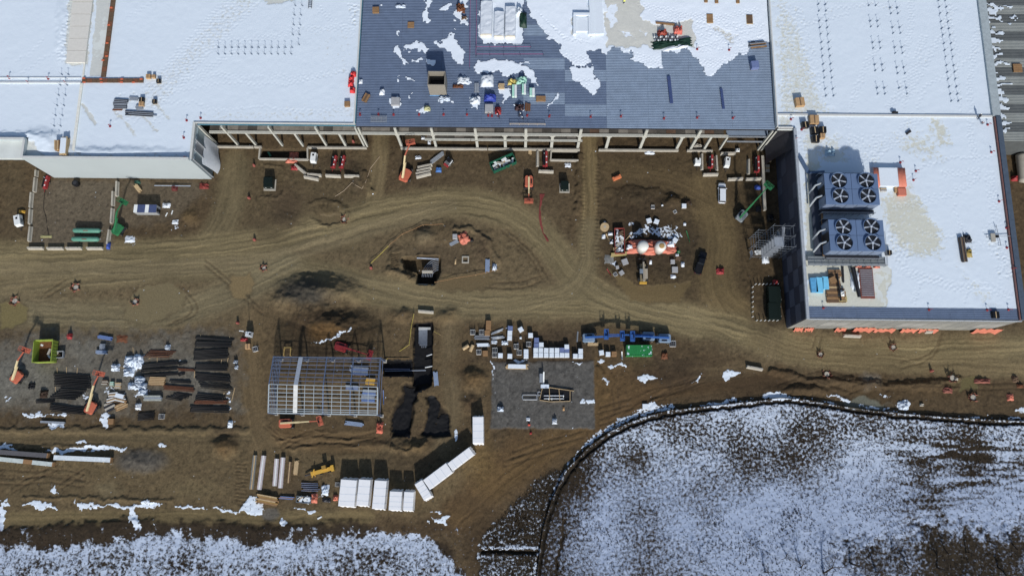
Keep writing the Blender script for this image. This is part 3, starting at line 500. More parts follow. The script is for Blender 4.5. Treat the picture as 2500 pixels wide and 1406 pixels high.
for k in range(54):
    x = -79 + k * 2.4; w8 = (1, 2, 6, 0) if x < -30 else (4, 5, 1.5, .5) if x < 15 else (3, 2, 3, 2)
    mk('floor_plank', rs.choices(pk, w8)[0], tC, (x - 10, .5, 8.1 - .01 * rs.random()))
for k in range(16): mk('floor_plank', pk[1 if k % 3 else 0], tC, (-24.5 + k * 2.4 - 10, .4, 4.6))
for x in (-60, -30, 0, 30): Cp(B().box(x, 90, 0, x + .6, 90.6, 8)).obj('inner_column', dark_steel, tC)
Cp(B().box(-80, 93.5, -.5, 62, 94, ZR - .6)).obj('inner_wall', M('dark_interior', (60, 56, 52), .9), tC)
Cp(B().box(51.6, 78.9, 7.4, 61.9, 86, 7.7)).obj('mezzanine_deck', deckB, tC)
for p, q in [((51.5, 78.6, 7.7), (61.9, 78.6, 7.7)), ((52.3, 78.6, 4.6), (61.9, 78.6, 4.6)), ((51.5, 78.6, 12), (61.8, 78.6, 12)), ((51.6, 78.7, 7.5), (51.6, 86, 7.5))]: Cp(B().bar(p, q, .3)).obj('steel_beam', galv, tC)
# foundation walls at grade
fd = B()
for px0, px1 in [(530, 620), (622, 640), (752, 896), (979, 1190), (1192, 1415), (1461, 1655), (1676, 1738)]:
    x0, x1 = W(px0, 366, 0).x, W(px1, 366, 0).x; Cp(B().box(x0, 77.45, -.8, x1, 77.98, .75).box(x0, 77.6, .75, x1, 77.75, .85)).obj('foundation_wall', conc, tC)
def pitwall(name_lab, px):
    t = thing('concrete_pit', name_lab, 'pit', W(px[0][0], px[0][1], 0)); o = t.location
    for a, b_ in zip(px[:-1], px[1:]):
        p, q = W(*a, 0), W(*b_, 0); B().bar(p - o + Vector((0, 0, -.5)), q - o + Vector((0, 0, -.5)), .38, 2.6).obj('pit_wall', conc, t)
    return t
pitwall('rectangular concrete loading pit with an orange tarp across it beside the white generator', [(637, 362), (634, 390), (753, 392), (752, 364)])
pitwall('small concrete loading pit beside the straight dirt lane', [(1346, 366), (1344, 393), (1412, 394)])
# ---- eastern building
tE = thing('machine_hall', 'tall snow roofed hall with dark checkered west wall and beige south wall', 'building', (90, 50, 0))
def Ep(b): b.v = [(x - 90, y - 50, z) for x, y, z in b.v]; return b
Ep(B().box(66.2, 31.6, ZQ - .5, 115, 78, ZQ - .08).box(62.3, 78, ZQ - .5, 115, YN, ZQ - .08)).obj('roof_slab', memb, tE)
Ep(B().box(66.25, 31.4, -.5, 66.6, 78.2, ZQ)).obj('wall', dark_steel, tE); Ep(B().box(66.6, 31.4, -.5, 116, 31.8, ZQ - .2)).obj('wall', conc_d, tE); Ep(B().box(62.2, 78.2, -.5, 66.4, 78.6, ZQ)).obj('wall', dark_steel, tE)
Ep(B().box(115.2, 31.8, -.5, 115.6, YN, ZQ)).obj('wall', dark_steel, tE); Ep(B().box(62.1, 78.6, ZR - .5, 62.4, YN, ZQ + .4)).obj('parapet', trim_w, tE)
pan = [B().box(-.1, .03, .03, 0, 4.2, 3.5).mesh('wall_panel', M('slate_panel_' + str(k), c, .55, var=.12, scale=.6)) for k, c in enumerate([(72, 77, 92), (48, 52, 66), (58, 62, 76)])]
for r in range(4):
    for c in range(11): mk('wall_panel', pan[(r + c) % 2 if c < 5 else (2 if (r * 3 + c) % 4 else 0)], tE, (66.24 - 90, 31.5 - 50 + c * 4.23, r * 3.55 - .2))
pan2 = [B().box(.03, -.1, .03, 3.0, 0, 4.55).mesh('wall_panel', M('beige_panel_' + str(k), c, .7, var=.1, scale=.6, raw=True)) for k, c in enumerate([(.27, .265, .235), (.225, .225, .205), (.31, .305, .28)])]
for r in range(3):
    for c in range(16): mk('wall_panel', pan2[(c // 2 + r) % 3 if r < 2 else 1], tE, (66.3 - 90 + c * 3.06, 31.38 - 50, r * 4.6 - .3))
Ep(B().box(66.05, 31.2, ZQ - .1, 66.7, 78.2, ZT - .25)).obj('parapet', M('grey_parapet', (150, 156, 162), .6), tE); Ep(B().box(66.72, 31.15, ZQ - .3, 115.6, 31.4, ZQ + .12)).obj('coping', MATS['grey_parapet'], tE)
Ep(B().box(115.2, 31.5, ZQ - .1, 116.4, 81.6, ZT)).obj('parapet', M('slate_coping', (70, 82, 96), .5), tE, label='dark slate grey parapet along the east edge'); Ep(B().box(114.9, 31.5, ZQ - .1, 115.18, 81.6, ZQ + .5)).obj('cant_strip', M('rust_strip', (120, 84, 78), .7), tE)
Ep(B().box(114.6, 81.8, ZQ - .1, 116.6, YN, ZQ + .55)).obj('gutter', M('pale_gutter', (150, 160, 162), .5), tE, label='wide pale gutter along the east edge')
Ep(B().box(62.4, 81.6, ZQ - .1, 114.6, 82.1, ZQ + .3)).obj('parapet', trim_w, tE); Ep(B().box(62.4, 78.3, ZQ - .1, 66, 78.65, ZQ + .35)).obj('parapet', trim_w, tE)
for k in range(9): mk('deck_sheet', deck_mesh(5.42, 2.6, 6, deckA), tE, (66.8 - 90 + k * 5.45, 31.6 - 50, ZQ - .05))
rows = [[(62.6 - 90 + 3.6 * u + .2 * math.sin(v * 5), 73.5 - 50 + 5 * v, 12.5 - 9 * (1 - u) ** 1.6 - 2.2 * (1 - v) * (1 - u) + .2 * math.sin(6 * u + 3 * v)) for u in (0, .2, .4, .6, .8, 1)] for v in (0, .25, .5, .75, 1)]
B().sheet(rows).obj('weather_sheet', M('dark_membrane', (46, 46, 52), .5), tE, smooth=True, label='dark membrane sheet sagging in the inner corner')
# orange tarps along the foot of the south wall
for k, (a, b_, lab) in enumerate([((1935, 803), (1958, 801), 'orange tarp hanging at the west end of the beige wall foot'), ((1962, 802), (1984, 800), 'small orange tarp second from the west along the beige wall foot'), ((2035, 802), (2062, 803), 'short orange tarp west of the concrete barrier at the beige wall'), ((2078, 800), (2125, 798), 'tall bulging orange tarp above the concrete barrier at the beige wall'), ((2130, 800), (2180, 800), 'orange tarp right of the bulging one at the beige wall foot'), ((2195, 802), (2235, 803), 'orange tarp patch below the middle of the beige wall'), ((2238, 803), (2285, 804), 'long flat orange tarp patch east of the middle of the beige wall'), ((2368, 806), (2435, 801), 'large orange tarp at the east end of the beige wall foot')]):
    p, q = W(*a, 0), W(*b_, 0); t = thing('hanging_tarp', lab, 'tarp', (p.x, 31.2, 0), group='orange tarps along the beige wall'); L = q.x - p.x; n = 9; rr = random.Random(k)
    hts = [1.6 + 1.4 * (k in (3, 7)) + rr.uniform(-.5, .6) for _ in range(n)]
    B().sheet([[(L * i / (n - 1) + rr.uniform(-.2, .2), -.12 - .5 * (1 - s) * (1 + .5 * math.sin(i * 2.1)) - .15 * math.sin(i * 3 + s * 5), .02 + hts[i] * s) for i in range(n)] for s in (0, .35, .7, 1)]).obj('sheet', tarp_o, t, smooth=True)
    B().bar((0, -.05, hts[0]), (L, -.05, hts[-1]), .09).obj('batten', wood_l, t)
# ---- building at the right edge
tF = thing('corrugated_shed', 'old shed with grey corrugated roof patched by snow at the right edge', 'building', (125, 90, 0))
shA = M('grey_roof_sheet', (122, 126, 122), .6, var=.15, scale=.6); shB = M('dark_roof_sheet', (78, 82, 82), .6, var=.2, scale=.6)
for k in range(24):
    b = B(); y = 77.5 - 90 + k * 2.5; b.sheet([[(-8.2, y + 2.5 * i / 12, 9 + (.09 if i % 2 else 0)) for i in range(13)], [(22, y + 2.5 * i / 12, 9 + (.09 if i % 2 else 0)) for i in range(13)]]); b.f = [f[::-1] for f in b.f]; b.obj('roof_sheet', (shA, shB)[(k // 1) % 2], tF)
B().box(-8.2, -12.5, -.4, 22, 55, 8.95).obj('wall', shB, tF)
# ================================================================== SNOW ON THE ROOFS
roofm = terrain_mat('roof_snow', 1.1, (.69, .765, .83), .10, .30, 5, .3)
def roof_base(F):
    F.snow[:] = 1.15; F.h += (fbm(F.X, F.Y, 7, 3, 5) - .5) * .10 + (fbm(F.X, F.Y, .9, 3, 6) - .5) * .05
L = Field(-148, -41.7, 69.5, 124, .25, ZR, (202, 204, 198)); roof_base(L)
L.keep = ~((L.X > -81.3) & (L.Y < 79.1)) & ~((L.X < -121.6) & (L.Y < 74.3)) & (L.X < -41.65)
def bare(F, pts, v, soft=6, warp=.8):
    i, m = F.poly(pts, soft, warp); F.snow[i] = F.snow[i] * (1 - m) + v * m; F.h[i] -= m * .06
bare(L, [(238, -20), (272, -20), (250, 188), (219, 186)], -.1, 5, .3); bare(L, [(170, -20), (232, -20), (212, 160), (158, 158)], .15, 8, .8); bare(L, [(196, 250), (208, 255), (238, 300), (230, 306)], 0, 6, .5); bare(L, [(640, -20), (735, -20), (720, 0), (690, 12), (650, 10)], .0)
for p in [[(380, 255), (410, 290)], [(280, 270), (330, 330)], [(340, 275), (380, 320)]]: i, m = L.line(p, 5, 9, .5)[:2]; L.snow[i] -= m * .75
bare(L, [(62, 345), (85, 345), (95, 370), (125, 385), (62, 386)], .2, 14, .6); bare(L, [(180, 365), (200, 378), (330, 381), (460, 378), (460, 387), (180, 387)], .35, 8, 1)
i, m = L.poly([(480, 270), (870, 255), (868, 300), (478, 298)], 40, 1); L.snow[i] -= m * .42
i, m = L.poly([(720, 60), (870, 60), (868, 210), (800, 180)], 60, 2); L.snow[i] -= m * .30
L.mound(100, 345, 55, 30, .9); L.mound(250, 372, 200, 14, .5); L.mound(30, 330, 90, 8, .4); L.mound(150, 80, 14, 90, .35); L.mound(80, 365, 30, 30, -.5)
band = [(620, -20), (560, 40), (490, 110), (420, 190), (370, 240)]
i, m, S, D = L.line(band, 26, 26, .8); L.snow[i] -= m * .45
for k in range(-3, 4): L.trail([(x + k * 7, y + k * 7) for x, y in band], .11, 5, 3)
for p, n in [([(390, 200), (560, 185), (700, 190), (860, 175)], 2), ([(400, 225), (600, 200), (690, 205), (760, 190), (850, 172)], 1), ([(385, 245), (480, 250), (520, 265), (660, 262), (760, 268)], 1), ([(400, 190), (470, 185), (620, 95), (740, 70), (835, 65), (875, 92)], 2), ([(780, 20), (820, 55), (876, 75)], 2), ([(310, 40), (390, -10)], 1), ([(50, 175), (120, 135), (160, 110)], 1), ([(0, 197), (200, 197)], 2), ([(700, 268), (868, 270)], 1), ([(40, 150), (110, 90)], 1), ([(620, 98), (520, 105)], 1)]: L.trail(p, .09, 7, 4, n)
L.scatter([(850, 10), (880, 10), (876, 60), (852, 60)], 90, .12); L.scatter([(165, 0), (182, 0), (160, 150), (140, 150)], 160, .12); L.scatter([(280, 225), (400, 225), (400, 300), (280, 300)], 120, .09)
o = L.mesh('snow_sheet', roofm); o['kind'] = 'stuff'; o['label'] = 'footprinted snow over the western factory roof'
Cn = Field(-40.9, 62, 78.6, 124, .2, ZR + .05, (206, 205, 196)); mk_ = np.zeros(Cn.X.size); z2 = lambda P_: [(620 + x * .256, y * .256) for x, y in P_]; z3 = lambda P_: [(1240 + x * .256, y * .256) for x, y in P_]
for P_ in [z2(p) for p in [[(1640, -80), (1735, -80), (1735, 0), (1660, 60), (1680, 150), (1700, 190), (1650, 230), (1590, 215), (1610, 90)], [(1760, 70), (1830, 45), (1890, 30), (1895, 60), (1840, 90), (1790, 120), (1755, 105)], [(1960, -80), (2040, -80), (2040, 50), (1990, 130), (2040, 190), (2035, 270), (1990, 240), (1940, 200), (1905, 140), (1930, 80)],
            [(1920, 130), (1940, 200), (1920, 330), (1960, 420), (2010, 500), (2000, 620), (1980, 645), (1890, 600), (1870, 520), (1780, 470), (1700, 420), (1790, 390), (1850, 330), (1900, 310), (1910, 220)], [(1450, 420), (1560, 395), (1620, 410), (1670, 470), (1640, 510), (1560, 490), (1500, 500), (1440, 490)], [(1345, 440), (1385, 430), (1430, 540), (1480, 600), (1430, 630), (1370, 570), (1350, 500)],
            [(1640, 555), (1740, 560), (1750, 620), (1700, 640), (1630, 600)], [(1490, 560), (1600, 560), (1620, 610), (1500, 600)], [(1415, 730), (1520, 745), (1565, 770), (1550, 795), (1480, 780), (1430, 750)], [(1340, 760), (1385, 720), (1410, 745), (1370, 785)], [(2080, 640), (2150, 580), (2250, 575), (2420, 580), (2640, 640), (2700, 740), (2690, 840), (2640, 800), (2560, 700), (2400, 740), (2320, 700), (2200, 700), (2110, 720)],
            [(2130, 100), (2170, -80), (2560, -80), (2580, 440), (2280, 440), (2180, 430), (2150, 350)], [(2310, 830), (2420, 840), (2460, 930), (2380, 1000), (2370, 950)], [(1195, 870), (1240, 850), (1250, 910), (1200, 920)], [(1290, 940), (1400, 940), (1420, 1020), (1390, 1060), (1330, 1050), (1290, 1000)], [(1550, 1050), (1640, 1010), (1700, 1050), (1650, 1110), (1560, 1085)], [(1760, 960), (1890, 960), (1890, 990), (1770, 985)], [(2080, 930), (2150, 960), (2120, 1060), (2070, 1050)],
            [(1200, 30), (1225, 25), (1230, 60), (1200, 65)], [(1355, 300), (1390, 290), (1385, 350), (1358, 345)], [(1470, 890), (1500, 850), (1505, 920), (1470, 940)], [(1940, 740), (1990, 735), (2060, 790), (2040, 815), (1990, 800)], [(1350, 55), (1450, 55), (1440, 80), (1360, 85)]]] + \
           [z3(p) for p in [[(160, -80), (165, 0), (210, 130), (240, 200), (300, 280), (350, 340), (430, 400), (490, 440), (500, 520), (560, 590), (640, 630), (800, 625), (770, 500), (860, 500), (940, 540), (1010, 470), (1060, 470), (1090, 520), (1190, 510), (1160, 560), (1190, 590), (1290, 620), (1310, 650), (1390, 680), (1470, 640), (1490, 600), (1470, 490), (1540, 490), (1620, 530), (1660, 470), (1750, 500), (1780, 570), (1840, 620), (1850, 680), (1910, 735), (1960, 720), (2030, 670), (2020, 640), (2110, 600), (2200, 540), (2300, 520), (2300, 430), (2500, 420), (2560, -80)],
            [(560, 650), (640, 640), (810, 640), (850, 740), (880, 830), (860, 890), (790, 910), (730, 860), (640, 780), (600, 720)], [(360, 1010), (440, 930), (460, 890), (500, 900), (490, 950), (420, 1010), (380, 1075)], [(0, 580), (60, 590), (110, 700), (0, 700)], [(100, 590), (200, 575), (220, 600), (120, 630)], [(60, 990), (140, 1000), (130, 1060), (70, 1050)]]]:
    i, m = Cn.poly(P_, 7, .75); mk_[i] = np.maximum(mk_[i], m)
Cn.snow[:] = 1.15; Cn.h = .01 + mk_ * (.14 + .1 * (fbm(Cn.X, Cn.Y, 2, 3, 9) - .4)); Cn.keep = mk_ > .25 + .7 * sstep(.62, .45, fbm(Cn.X, Cn.Y, .8, 3, 12)) * (mk_ < .97)
for p, v in [([(1478, -20), (1558, -20), (1572, 18), (1560, 45), (1600, 62), (1690, 52), (1695, 118), (1480, 114)], -.2), ([(1480, 20), (1505, 15), (1505, 60), (1490, 70)], .8), ([(1508, 70), (1535, 80), (1550, 95), (1525, 88)], .9), ([(1560, 75), (1580, 80), (1575, 90)], .9), ([(1740, 60), (1800, 90), (1790, 110), (1745, 80)], .45), ([(1395, 35), (1402, 35), (1405, 90), (1396, 90)], .2), ([(1430, 32), (1440, 32), (1448, 88), (1438, 88)], .2), ([(1440, -20), (1448, -20), (1448, 85), (1440, 85)], .2)]: bare(Cn, p, v, 8, .9)
Cn.mound(1421, 62, 20, 30, .35); Cn.mound(1443, 20, 7, 70, .5); Cn.mound(1465, 40, 10, 60, .25)
for p, n in [([(1310, 60), (1345, 95), (1365, 105)], 3), ([(1370, 140), (1450, 145)], 3), ([(1390, 190), (1450, 195)], 1), ([(1420, 210), (1455, 200)], 1), ([(1520, 120), (1560, 140), (1620, 150)], 3), ([(1710, 155), (1780, 150), (1830, 110), (1865, 90)], 3), ([(1600, 40), (1700, 50), (1860, 30)], 2), ([(1560, 10), (1650, 30), (1740, 45)], 2)]: Cn.trail(p, .12, 6, 4, n)
Cn.scatter([(1690, 50), (1865, 60), (1865, 110), (1700, 130)], 300, .1); Cn.scatter([(1300, 20), (1380, 90), (1470, 110), (1380, 100)], 100, .08)
o = Cn.mesh('snow_patches', terrain_mat('bright_snow', 1.1, (.80, .86, .92), .10, .22, 5, .35)); o['kind'] = 'stuff'; o['label'] = 'torn snow patches lying on the metal roof deck'
R_ = Field(62.5, 115, 34.2, 124, .25, ZQ, (206, 206, 192)); roof_base(R_); R_.keep = ~((R_.X < 66.6) & (R_.Y < 78.4)) & (R_.X < 114.8)
for p, v, so, wa in [([(2136, 395), (2140, 480), (2225, 455), (2262, 520), (2305, 575), (2295, 625), (2230, 625), (2185, 590), (2155, 520)], .15, 40, 1.2), ([(2180, 330), (2260, 330), (2300, 390), (2230, 380)], .35, 50, 2), ([(2255, 285), (2290, 290), (2330, 350), (2290, 360)], .3, 30, 2), ([(1895, -20), (1915, -20), (1960, 130), (1990, 200), (2030, 280), (1900, 280)], .52, 40, 2), ([(1898, 284), (1930, 284), (1935, 312), (1898, 312)], .3, 12, 1),
                     ([(1968, 640), (2160, 640), (2175, 660), (2165, 752), (1972, 752)], .0, 8, 1), ([(1968, 330), (2000, 330), (2000, 640), (1968, 640)], -.2, 20, .6), ([(2010, 370), (2060, 350), (2070, 400), (2015, 400)], .55, 20, 1.5), ([(1940, 320), (2060, 330), (2040, 400), (1990, 410)], .62, 30, 2), ([(2330, 640), (2400, 740), (2440, 740)], .6, 20, 1)]: bare(R_, p, v, so, wa)
for p, n in [([(2245, 285), (2200, 330), (2120, 400)], 4), ([(2260, 90), (2240, 160), (2190, 240), (2165, 275)], 3), ([(2330, 20), (2300, 90), (2250, 180), (2200, 270)], 2), ([(2230, 0), (2225, 80), (2215, 150)], 2), ([(1965, 60), (2040, 15), (2140, 8), (2200, 20)], 1), ([(1975, 55), (2080, 35)], 1), ([(2395, 60), (2375, 160), (2370, 275), (2380, 400)], 2), ([(2400, 120), (2330, 180), (2240, 225), (2200, 245)], 1), ([(2140, 120), (2100, 200), (2080, 275), (2070, 320)], 2), ([(2320, 10), (2340, 150), (2345, 280)], 1), ([(2260, 230), (2235, 275), (2215, 320)], 1), ([(2180, 500), (2300, 480), (2400, 430)], 2), ([(2240, 560), (2340, 580), (2440, 600)], 1), ([(2190, 650), (2300, 690), (2420, 700), (2480, 720)], 3), ([(2420, 420), (2430, 560), (2470, 690)], 3), ([(2300, 420), (2400, 420)], 2), ([(2330, 500), (2380, 620)], 1), ([(2250, 690), (2230, 745)], 2), ([(2380, 690), (2350, 745)], 1), ([(2200, 440), (2260, 400), (2340, 380), (2430, 385)], 1)]: R_.trail(p, .11, 6.5, 5, n)
R_.scatter([(1905, 10), (1960, 20), (2010, 200), (2030, 275), (1910, 275)], 900, .07); R_.scatter([(2060, 330), (2160, 330), (2140, 400), (2070, 400)], 160, .09); R_.scatter([(2170, 520), (2230, 620), (2200, 660), (2165, 600)], 120, .09); R_.scatter([(2420, 540), (2475, 680), (2440, 680), (2400, 560)], 120, .09); R_.scatter([(1940, 330), (2050, 340), (2020, 400), (1960, 380)], 120, .09)
o = R_.mesh('snow_sheet', roofm); o['kind'] = 'stuff'; o['label'] = 'footprinted snow over the eastern hall roof'
Sh = Field(116.8, 134, 77.6, 124, .3, 9.12, (150, 150, 146)); k1 = np.zeros(Sh.X.size)
for k in range(18):
    y = 18 * k + 10; i, m = Sh.poly([(2405 + k * 2.0, y - 6), (2425 + k * 2.2 + 14 * ((k * 7) % 3), y - 2), (2428 + k * 2, y + 6), (2405 + k * 2.0, y + 8)], 6, 1.2); k1[i] = np.maximum(k1[i], m)
for p in [[(2415, 15), (2440, 12), (2480, 18), (2475, 26), (2430, 24)], [(2450, 45), (2480, 40), (2490, 48)], [(2415, 42), (2435, 40), (2430, 48)], [(2460, 62), (2475, 60), (2470, 70)]]: i, m = Sh.poly(p, 5, 1.3); k1[i] = np.maximum(k1[i], m)
Sh.snow[:] = 1.1; Sh.h = .02 + .2 * k1; Sh.keep = k1 > .4
o = Sh.mesh('snow_patches', roofm); o['kind'] = 'stuff'; o['label'] = 'snow patches along the shed roof edge'
# ================================================================== KINDS OF THINGS
PI = math.pi
_cache = {}
def shared(key, fn):
    if key not in _cache: _cache[key] = fn()
    return _cache[key]
def zc(ox, oy, s): return lambda x, y: (ox + x * s, oy + y * s)
ZA = zc(0, 300, .256); ZB = zc(460, 280, .2); ZC = zc(900, 280, .2); ZD = zc(1360, 280, .224); ZE = zc(1820, 340, .256); ZF = zc(0, 620, .256); ZG = zc(600, 660, .256)
ZH = zc(880, 500, .1707); ZI = zc(1420, 460, .192); ZJ = zc(1100, 740, .256); ZK = zc(1800, 620, .28); ZL = zc(0, 980, .303); ZM = zc(580, 980, .303); Z2 = zc(620, 0, .256); Z3 = zc(1240, 0, .256); Z4 = zc(1860, 0, .256); Z1 = zc(0, 0, .256)
def mid(a, b): return ((a[0] + b[0]) / 2, (a[1] + b[1]) / 2)
def onroof(px, z): p = W(px[0], px[1], z); return p
def barrier(a, b, label, group='concrete barriers', mt=None):
    p, q = W(*a, .4), W(*b, .4); Ln = round((q - p).length, 1); c = (p + q) / 2; g = min(gz(c.x, c.y), .3)
    pr = [(-.42, 0), (-.42, .1), (-.28, .32), (-.2, .98), (.2, .98), (.28, .32), (.42, .1), (.42, 0)]
    def build():
        bb = B(); n = len(pr); bb.add([(s * Ln / 2 * (1 if z < .5 else .985), y, z) for s in (-1, 1) for y, z in pr], [tuple(range(n)), tuple(range(2 * n - 1, n - 1, -1))] + [(i, n + i, n + (i + 1) % n, (i + 1) % n) for i in range(n)])
        for x in (-Ln * .3, Ln * .3): bb.tube([(x - .12, 0, .96), (x - .1, 0, 1.08), (x + .1, 0, 1.08), (x + .12, 0, .96)], .025, 5)
        return bb.mesh('concrete_barrier', mt or conc)
    o = mk('concrete_barrier', shared(('bar', Ln, mt), build), None, (c.x, c.y, g - .04), math.atan2(q.y - p.y, q.x - p.x)); return tag(o, label, 'barrier', group)
def wheel(t, x, y, r, wd, rim=None, tm=None):
    w_ = mk('wheel', shared(('tyre', r, wd), lambda: B().lathe([(r * .62, -wd / 2), (r * .95, -wd / 2), (r, -wd * .3), (r, wd * .3), (r * .95, wd / 2), (r * .62, wd / 2)], 14, ax='y').mesh('wheel', tyre_m)), t, (x, y, r))
    mk('rim', shared(('rim', r, wd, rim), lambda: B().lathe([(r * .1, -wd * .5), (r * .6, -wd * .52), (r * .62, 0), (r * .6, wd * .52), (r * .1, wd * .5)], 10, ax='y').mesh('rim', rim or rim_m)), w_)
    return w_
def basket(t, x, y, z, rz, sx, sy, m):
    b = B().cbox(0, 0, .03, sx, sy, .06)
    for zz in (.55, 1.1):
        for s in (-1, 1): b.cyl((-sx / 2, s * sy / 2, zz), (sx / 2, s * sy / 2, zz), .045, n=5); b.cyl((s * sx / 2, -sy / 2, zz), (s * sx / 2, sy / 2, zz), .045, n=5)
    for px_ in (-1, -.33, .33, 1):
        for s in (-1, 1): b.cyl((px_ * sx / 2, s * sy / 2, 0), (px_ * sx / 2, s * sy / 2, 1.1), .04, n=5)
    o = b.obj('basket', m, t, (x, y, z), rz); B().cbox(0, sy * .3, .95, sx * .35, .25, .3).obj('control_box', black, o); return o
def boom_lift(label, base, tip, m, z1=2.6, rot=0.0, L1=None, seg=None, basket_rot=0, jib=2.2, hull=None, cream=True, size=1.0, head=None, rim=None, bask=(2.2, 1.0), chas=None):
    p, q = GW(*base), W(*tip, z1); hd = math.atan2(q.y - p.y, q.x - p.x); t = thing('boom_lift', label, 'boom lift', p, hd, 'boom lifts'); k = size; D = math.hypot(q.x - p.x, q.y - p.y)
    wr = .5 * k; ch = B(); cr = rot
    c, s_ = math.cos(cr), math.sin(cr); X = lambda x, y: (x * c - y * s_, x * s_ + y * c)
    ch.cbox(0, 0, wr + .15, 3.0 * k, 1.3 * k, .45, cr)
    for sx in (-1, 1): ch.cbox(*X(sx * 1.25 * k, 0), wr, .3, 2.1 * k, .28, cr)
    ch.obj('chassis', chas or dark_steel, t)
    for sx in (-1, 1):
        for sy in (-1, 1): w_ = wheel(t, *X(sx * 1.25 * k, sy * 1.05 * k), wr, .4 * k, rim); w_.rotation_euler = (0, 0, cr)
    h0 = wr + .4; hw = 1.1 * k
    tn = B().prism([(-1.9 * k, -hw * .75), (-1.55 * k, -hw), (.9 * k, -hw), (1.15 * k, -hw * .7), (1.15 * k, hw * .7), (.9 * k, hw), (-1.55 * k, hw), (-1.9 * k, hw * .75)], h0, h0 + .75 * k, [(-1.75 * k, -hw * .62), (-1.45 * k, -hw * .85), (.8 * k, -hw * .85), (1.0 * k, -hw * .6), (1.0 * k, hw * .6), (.8 * k, hw * .85), (-1.45 * k, hw * .85), (-1.75 * k, hw * .62)]).obj('turntable', hull or m, t)
    B().cbox(-.2 * k, hw * .55, h0 + .77 * k, 1.3 * k, .35, .05).obj('engine_cover_vent', black, tn)
    bz = h0 + .95 * k; b1 = D - jib - .6; a0 = (-1.3 * k, 0, bz); e1 = (b1 * .6, 0, bz + (z1 - bz) * .55); e2 = (b1, 0, bz + (z1 - bz) * .9); bm_ = M('boom_cream', (196, 178, 132), .5) if cream else m
    B().bar(a0, e1, .42 * k, .46 * k).obj('boom', bm_, t); B().bar((e1[0] - .6, 0, e1[2] - .02), e2, .3 * k, .34 * k).obj('boom_extension', bm_ if cream else m, t)
    B().bar((a0[0] + .3, 0, a0[2] - .3), (e1[0] * .45, 0, (a0[2] + e1[2]) / 2 - .15), .14).obj('lift_cylinder', galv, t)
    e3 = (D - .7, 0, z1 - .15); B().bar((e2[0] - .15, 0, e2[2]), e3, .22 * k, .24 * k).obj('jib', m, t)
    basket(t, D - .2, 0, z1 - .5, PI / 2 + basket_rot, bask[0], bask[1], m); return t
def generator(label, px, to, Lb=2.6, Wb=1.4, hb=1.5, m=None, name='generator_trailer', cat='generator', group='trailer generators'):
    p = GW(*px); hd = HD(px, to); t = thing(name, label, cat, p, hd, group); m = m or whitep
    bd = B().prism([(-Lb / 2, -Wb / 2), (Lb / 2, -Wb / 2), (Lb / 2, Wb / 2), (-Lb / 2, Wb / 2)], .5, .5 + hb, [(-Lb / 2 + .12, -Wb / 2 + .1), (Lb / 2 - .2, -Wb / 2 + .1), (Lb / 2 - .2, Wb / 2 - .1), (-Lb / 2 + .12, Wb / 2 - .1)]).obj('canopy', m, t)
    B().cbox(-.5, 0, .5 + hb + .02, .5, .5, .05).obj('exhaust_hatch', black, bd); B().cyl((-.85, .35, .5 + hb), (-.85, .35, .75 + hb), .06).obj('exhaust_pipe', galv, bd)
    for sy in (-1, 1): B().cbox(.2, sy * (Wb / 2 - .03), .5 + hb * .5, 1.2, .06, hb * .6).obj('side_door', M('vent_grey', (120, 124, 126), .5), bd)
    B().cbox(0, 0, .42, Lb, Wb * .7, .16).bar((Lb / 2, .35, .42), (Lb / 2 + 1.1, 0, .42), .08).bar((Lb / 2, -.35, .42), (Lb / 2 + 1.1, 0, .42), .08).cyl((Lb / 2 + .95, 0, 0), (Lb / 2 + .95, 0, .6), .05).obj('towing_frame', dark_steel, t)
    for sy in (-1, 1): wheel(t, -.1, sy * (Wb / 2 + .05), .33, .2)
    return t
def heater(label, a, b):
    p = GW(*mid(a, b)); hd = HD(a, b); Ln = (W(*b, 0) - W(*a, 0)).length; t = thing('heater_unit', label, 'heater', p, hd, 'ground heaters')
    B().box(-Ln / 2, -.55, .45, Ln / 2, -.05, 1.35).obj('casing', redp, t); B().box(-Ln / 2 + .3, -.04, .45, Ln / 2 - .1, .6, 1.15).obj('hose_reel_bay', black, t)
    B().cyl((Ln / 2 - .6, .28, 1.15), (Ln / 2 - .6, .28, 1.6), .12).obj('flue', galv, t); B().cbox(-Ln * .3, -.3, 1.37, .35, .3, .06).cbox(Ln * .1, -.3, 1.37, .3, .3, .06).obj('access_lid', whitep, t)
    B().box(-Ln / 2 - .1, -.6, .3, Ln / 2 + .1, .65, .44).bar((-Ln / 2, 0, .37), (-Ln / 2 - .9, 0, .37), .09).obj('skid_frame', redp, t)
    for sy in (-1, 1): wheel(t, 0, sy * .72, .3, .18)
    return t
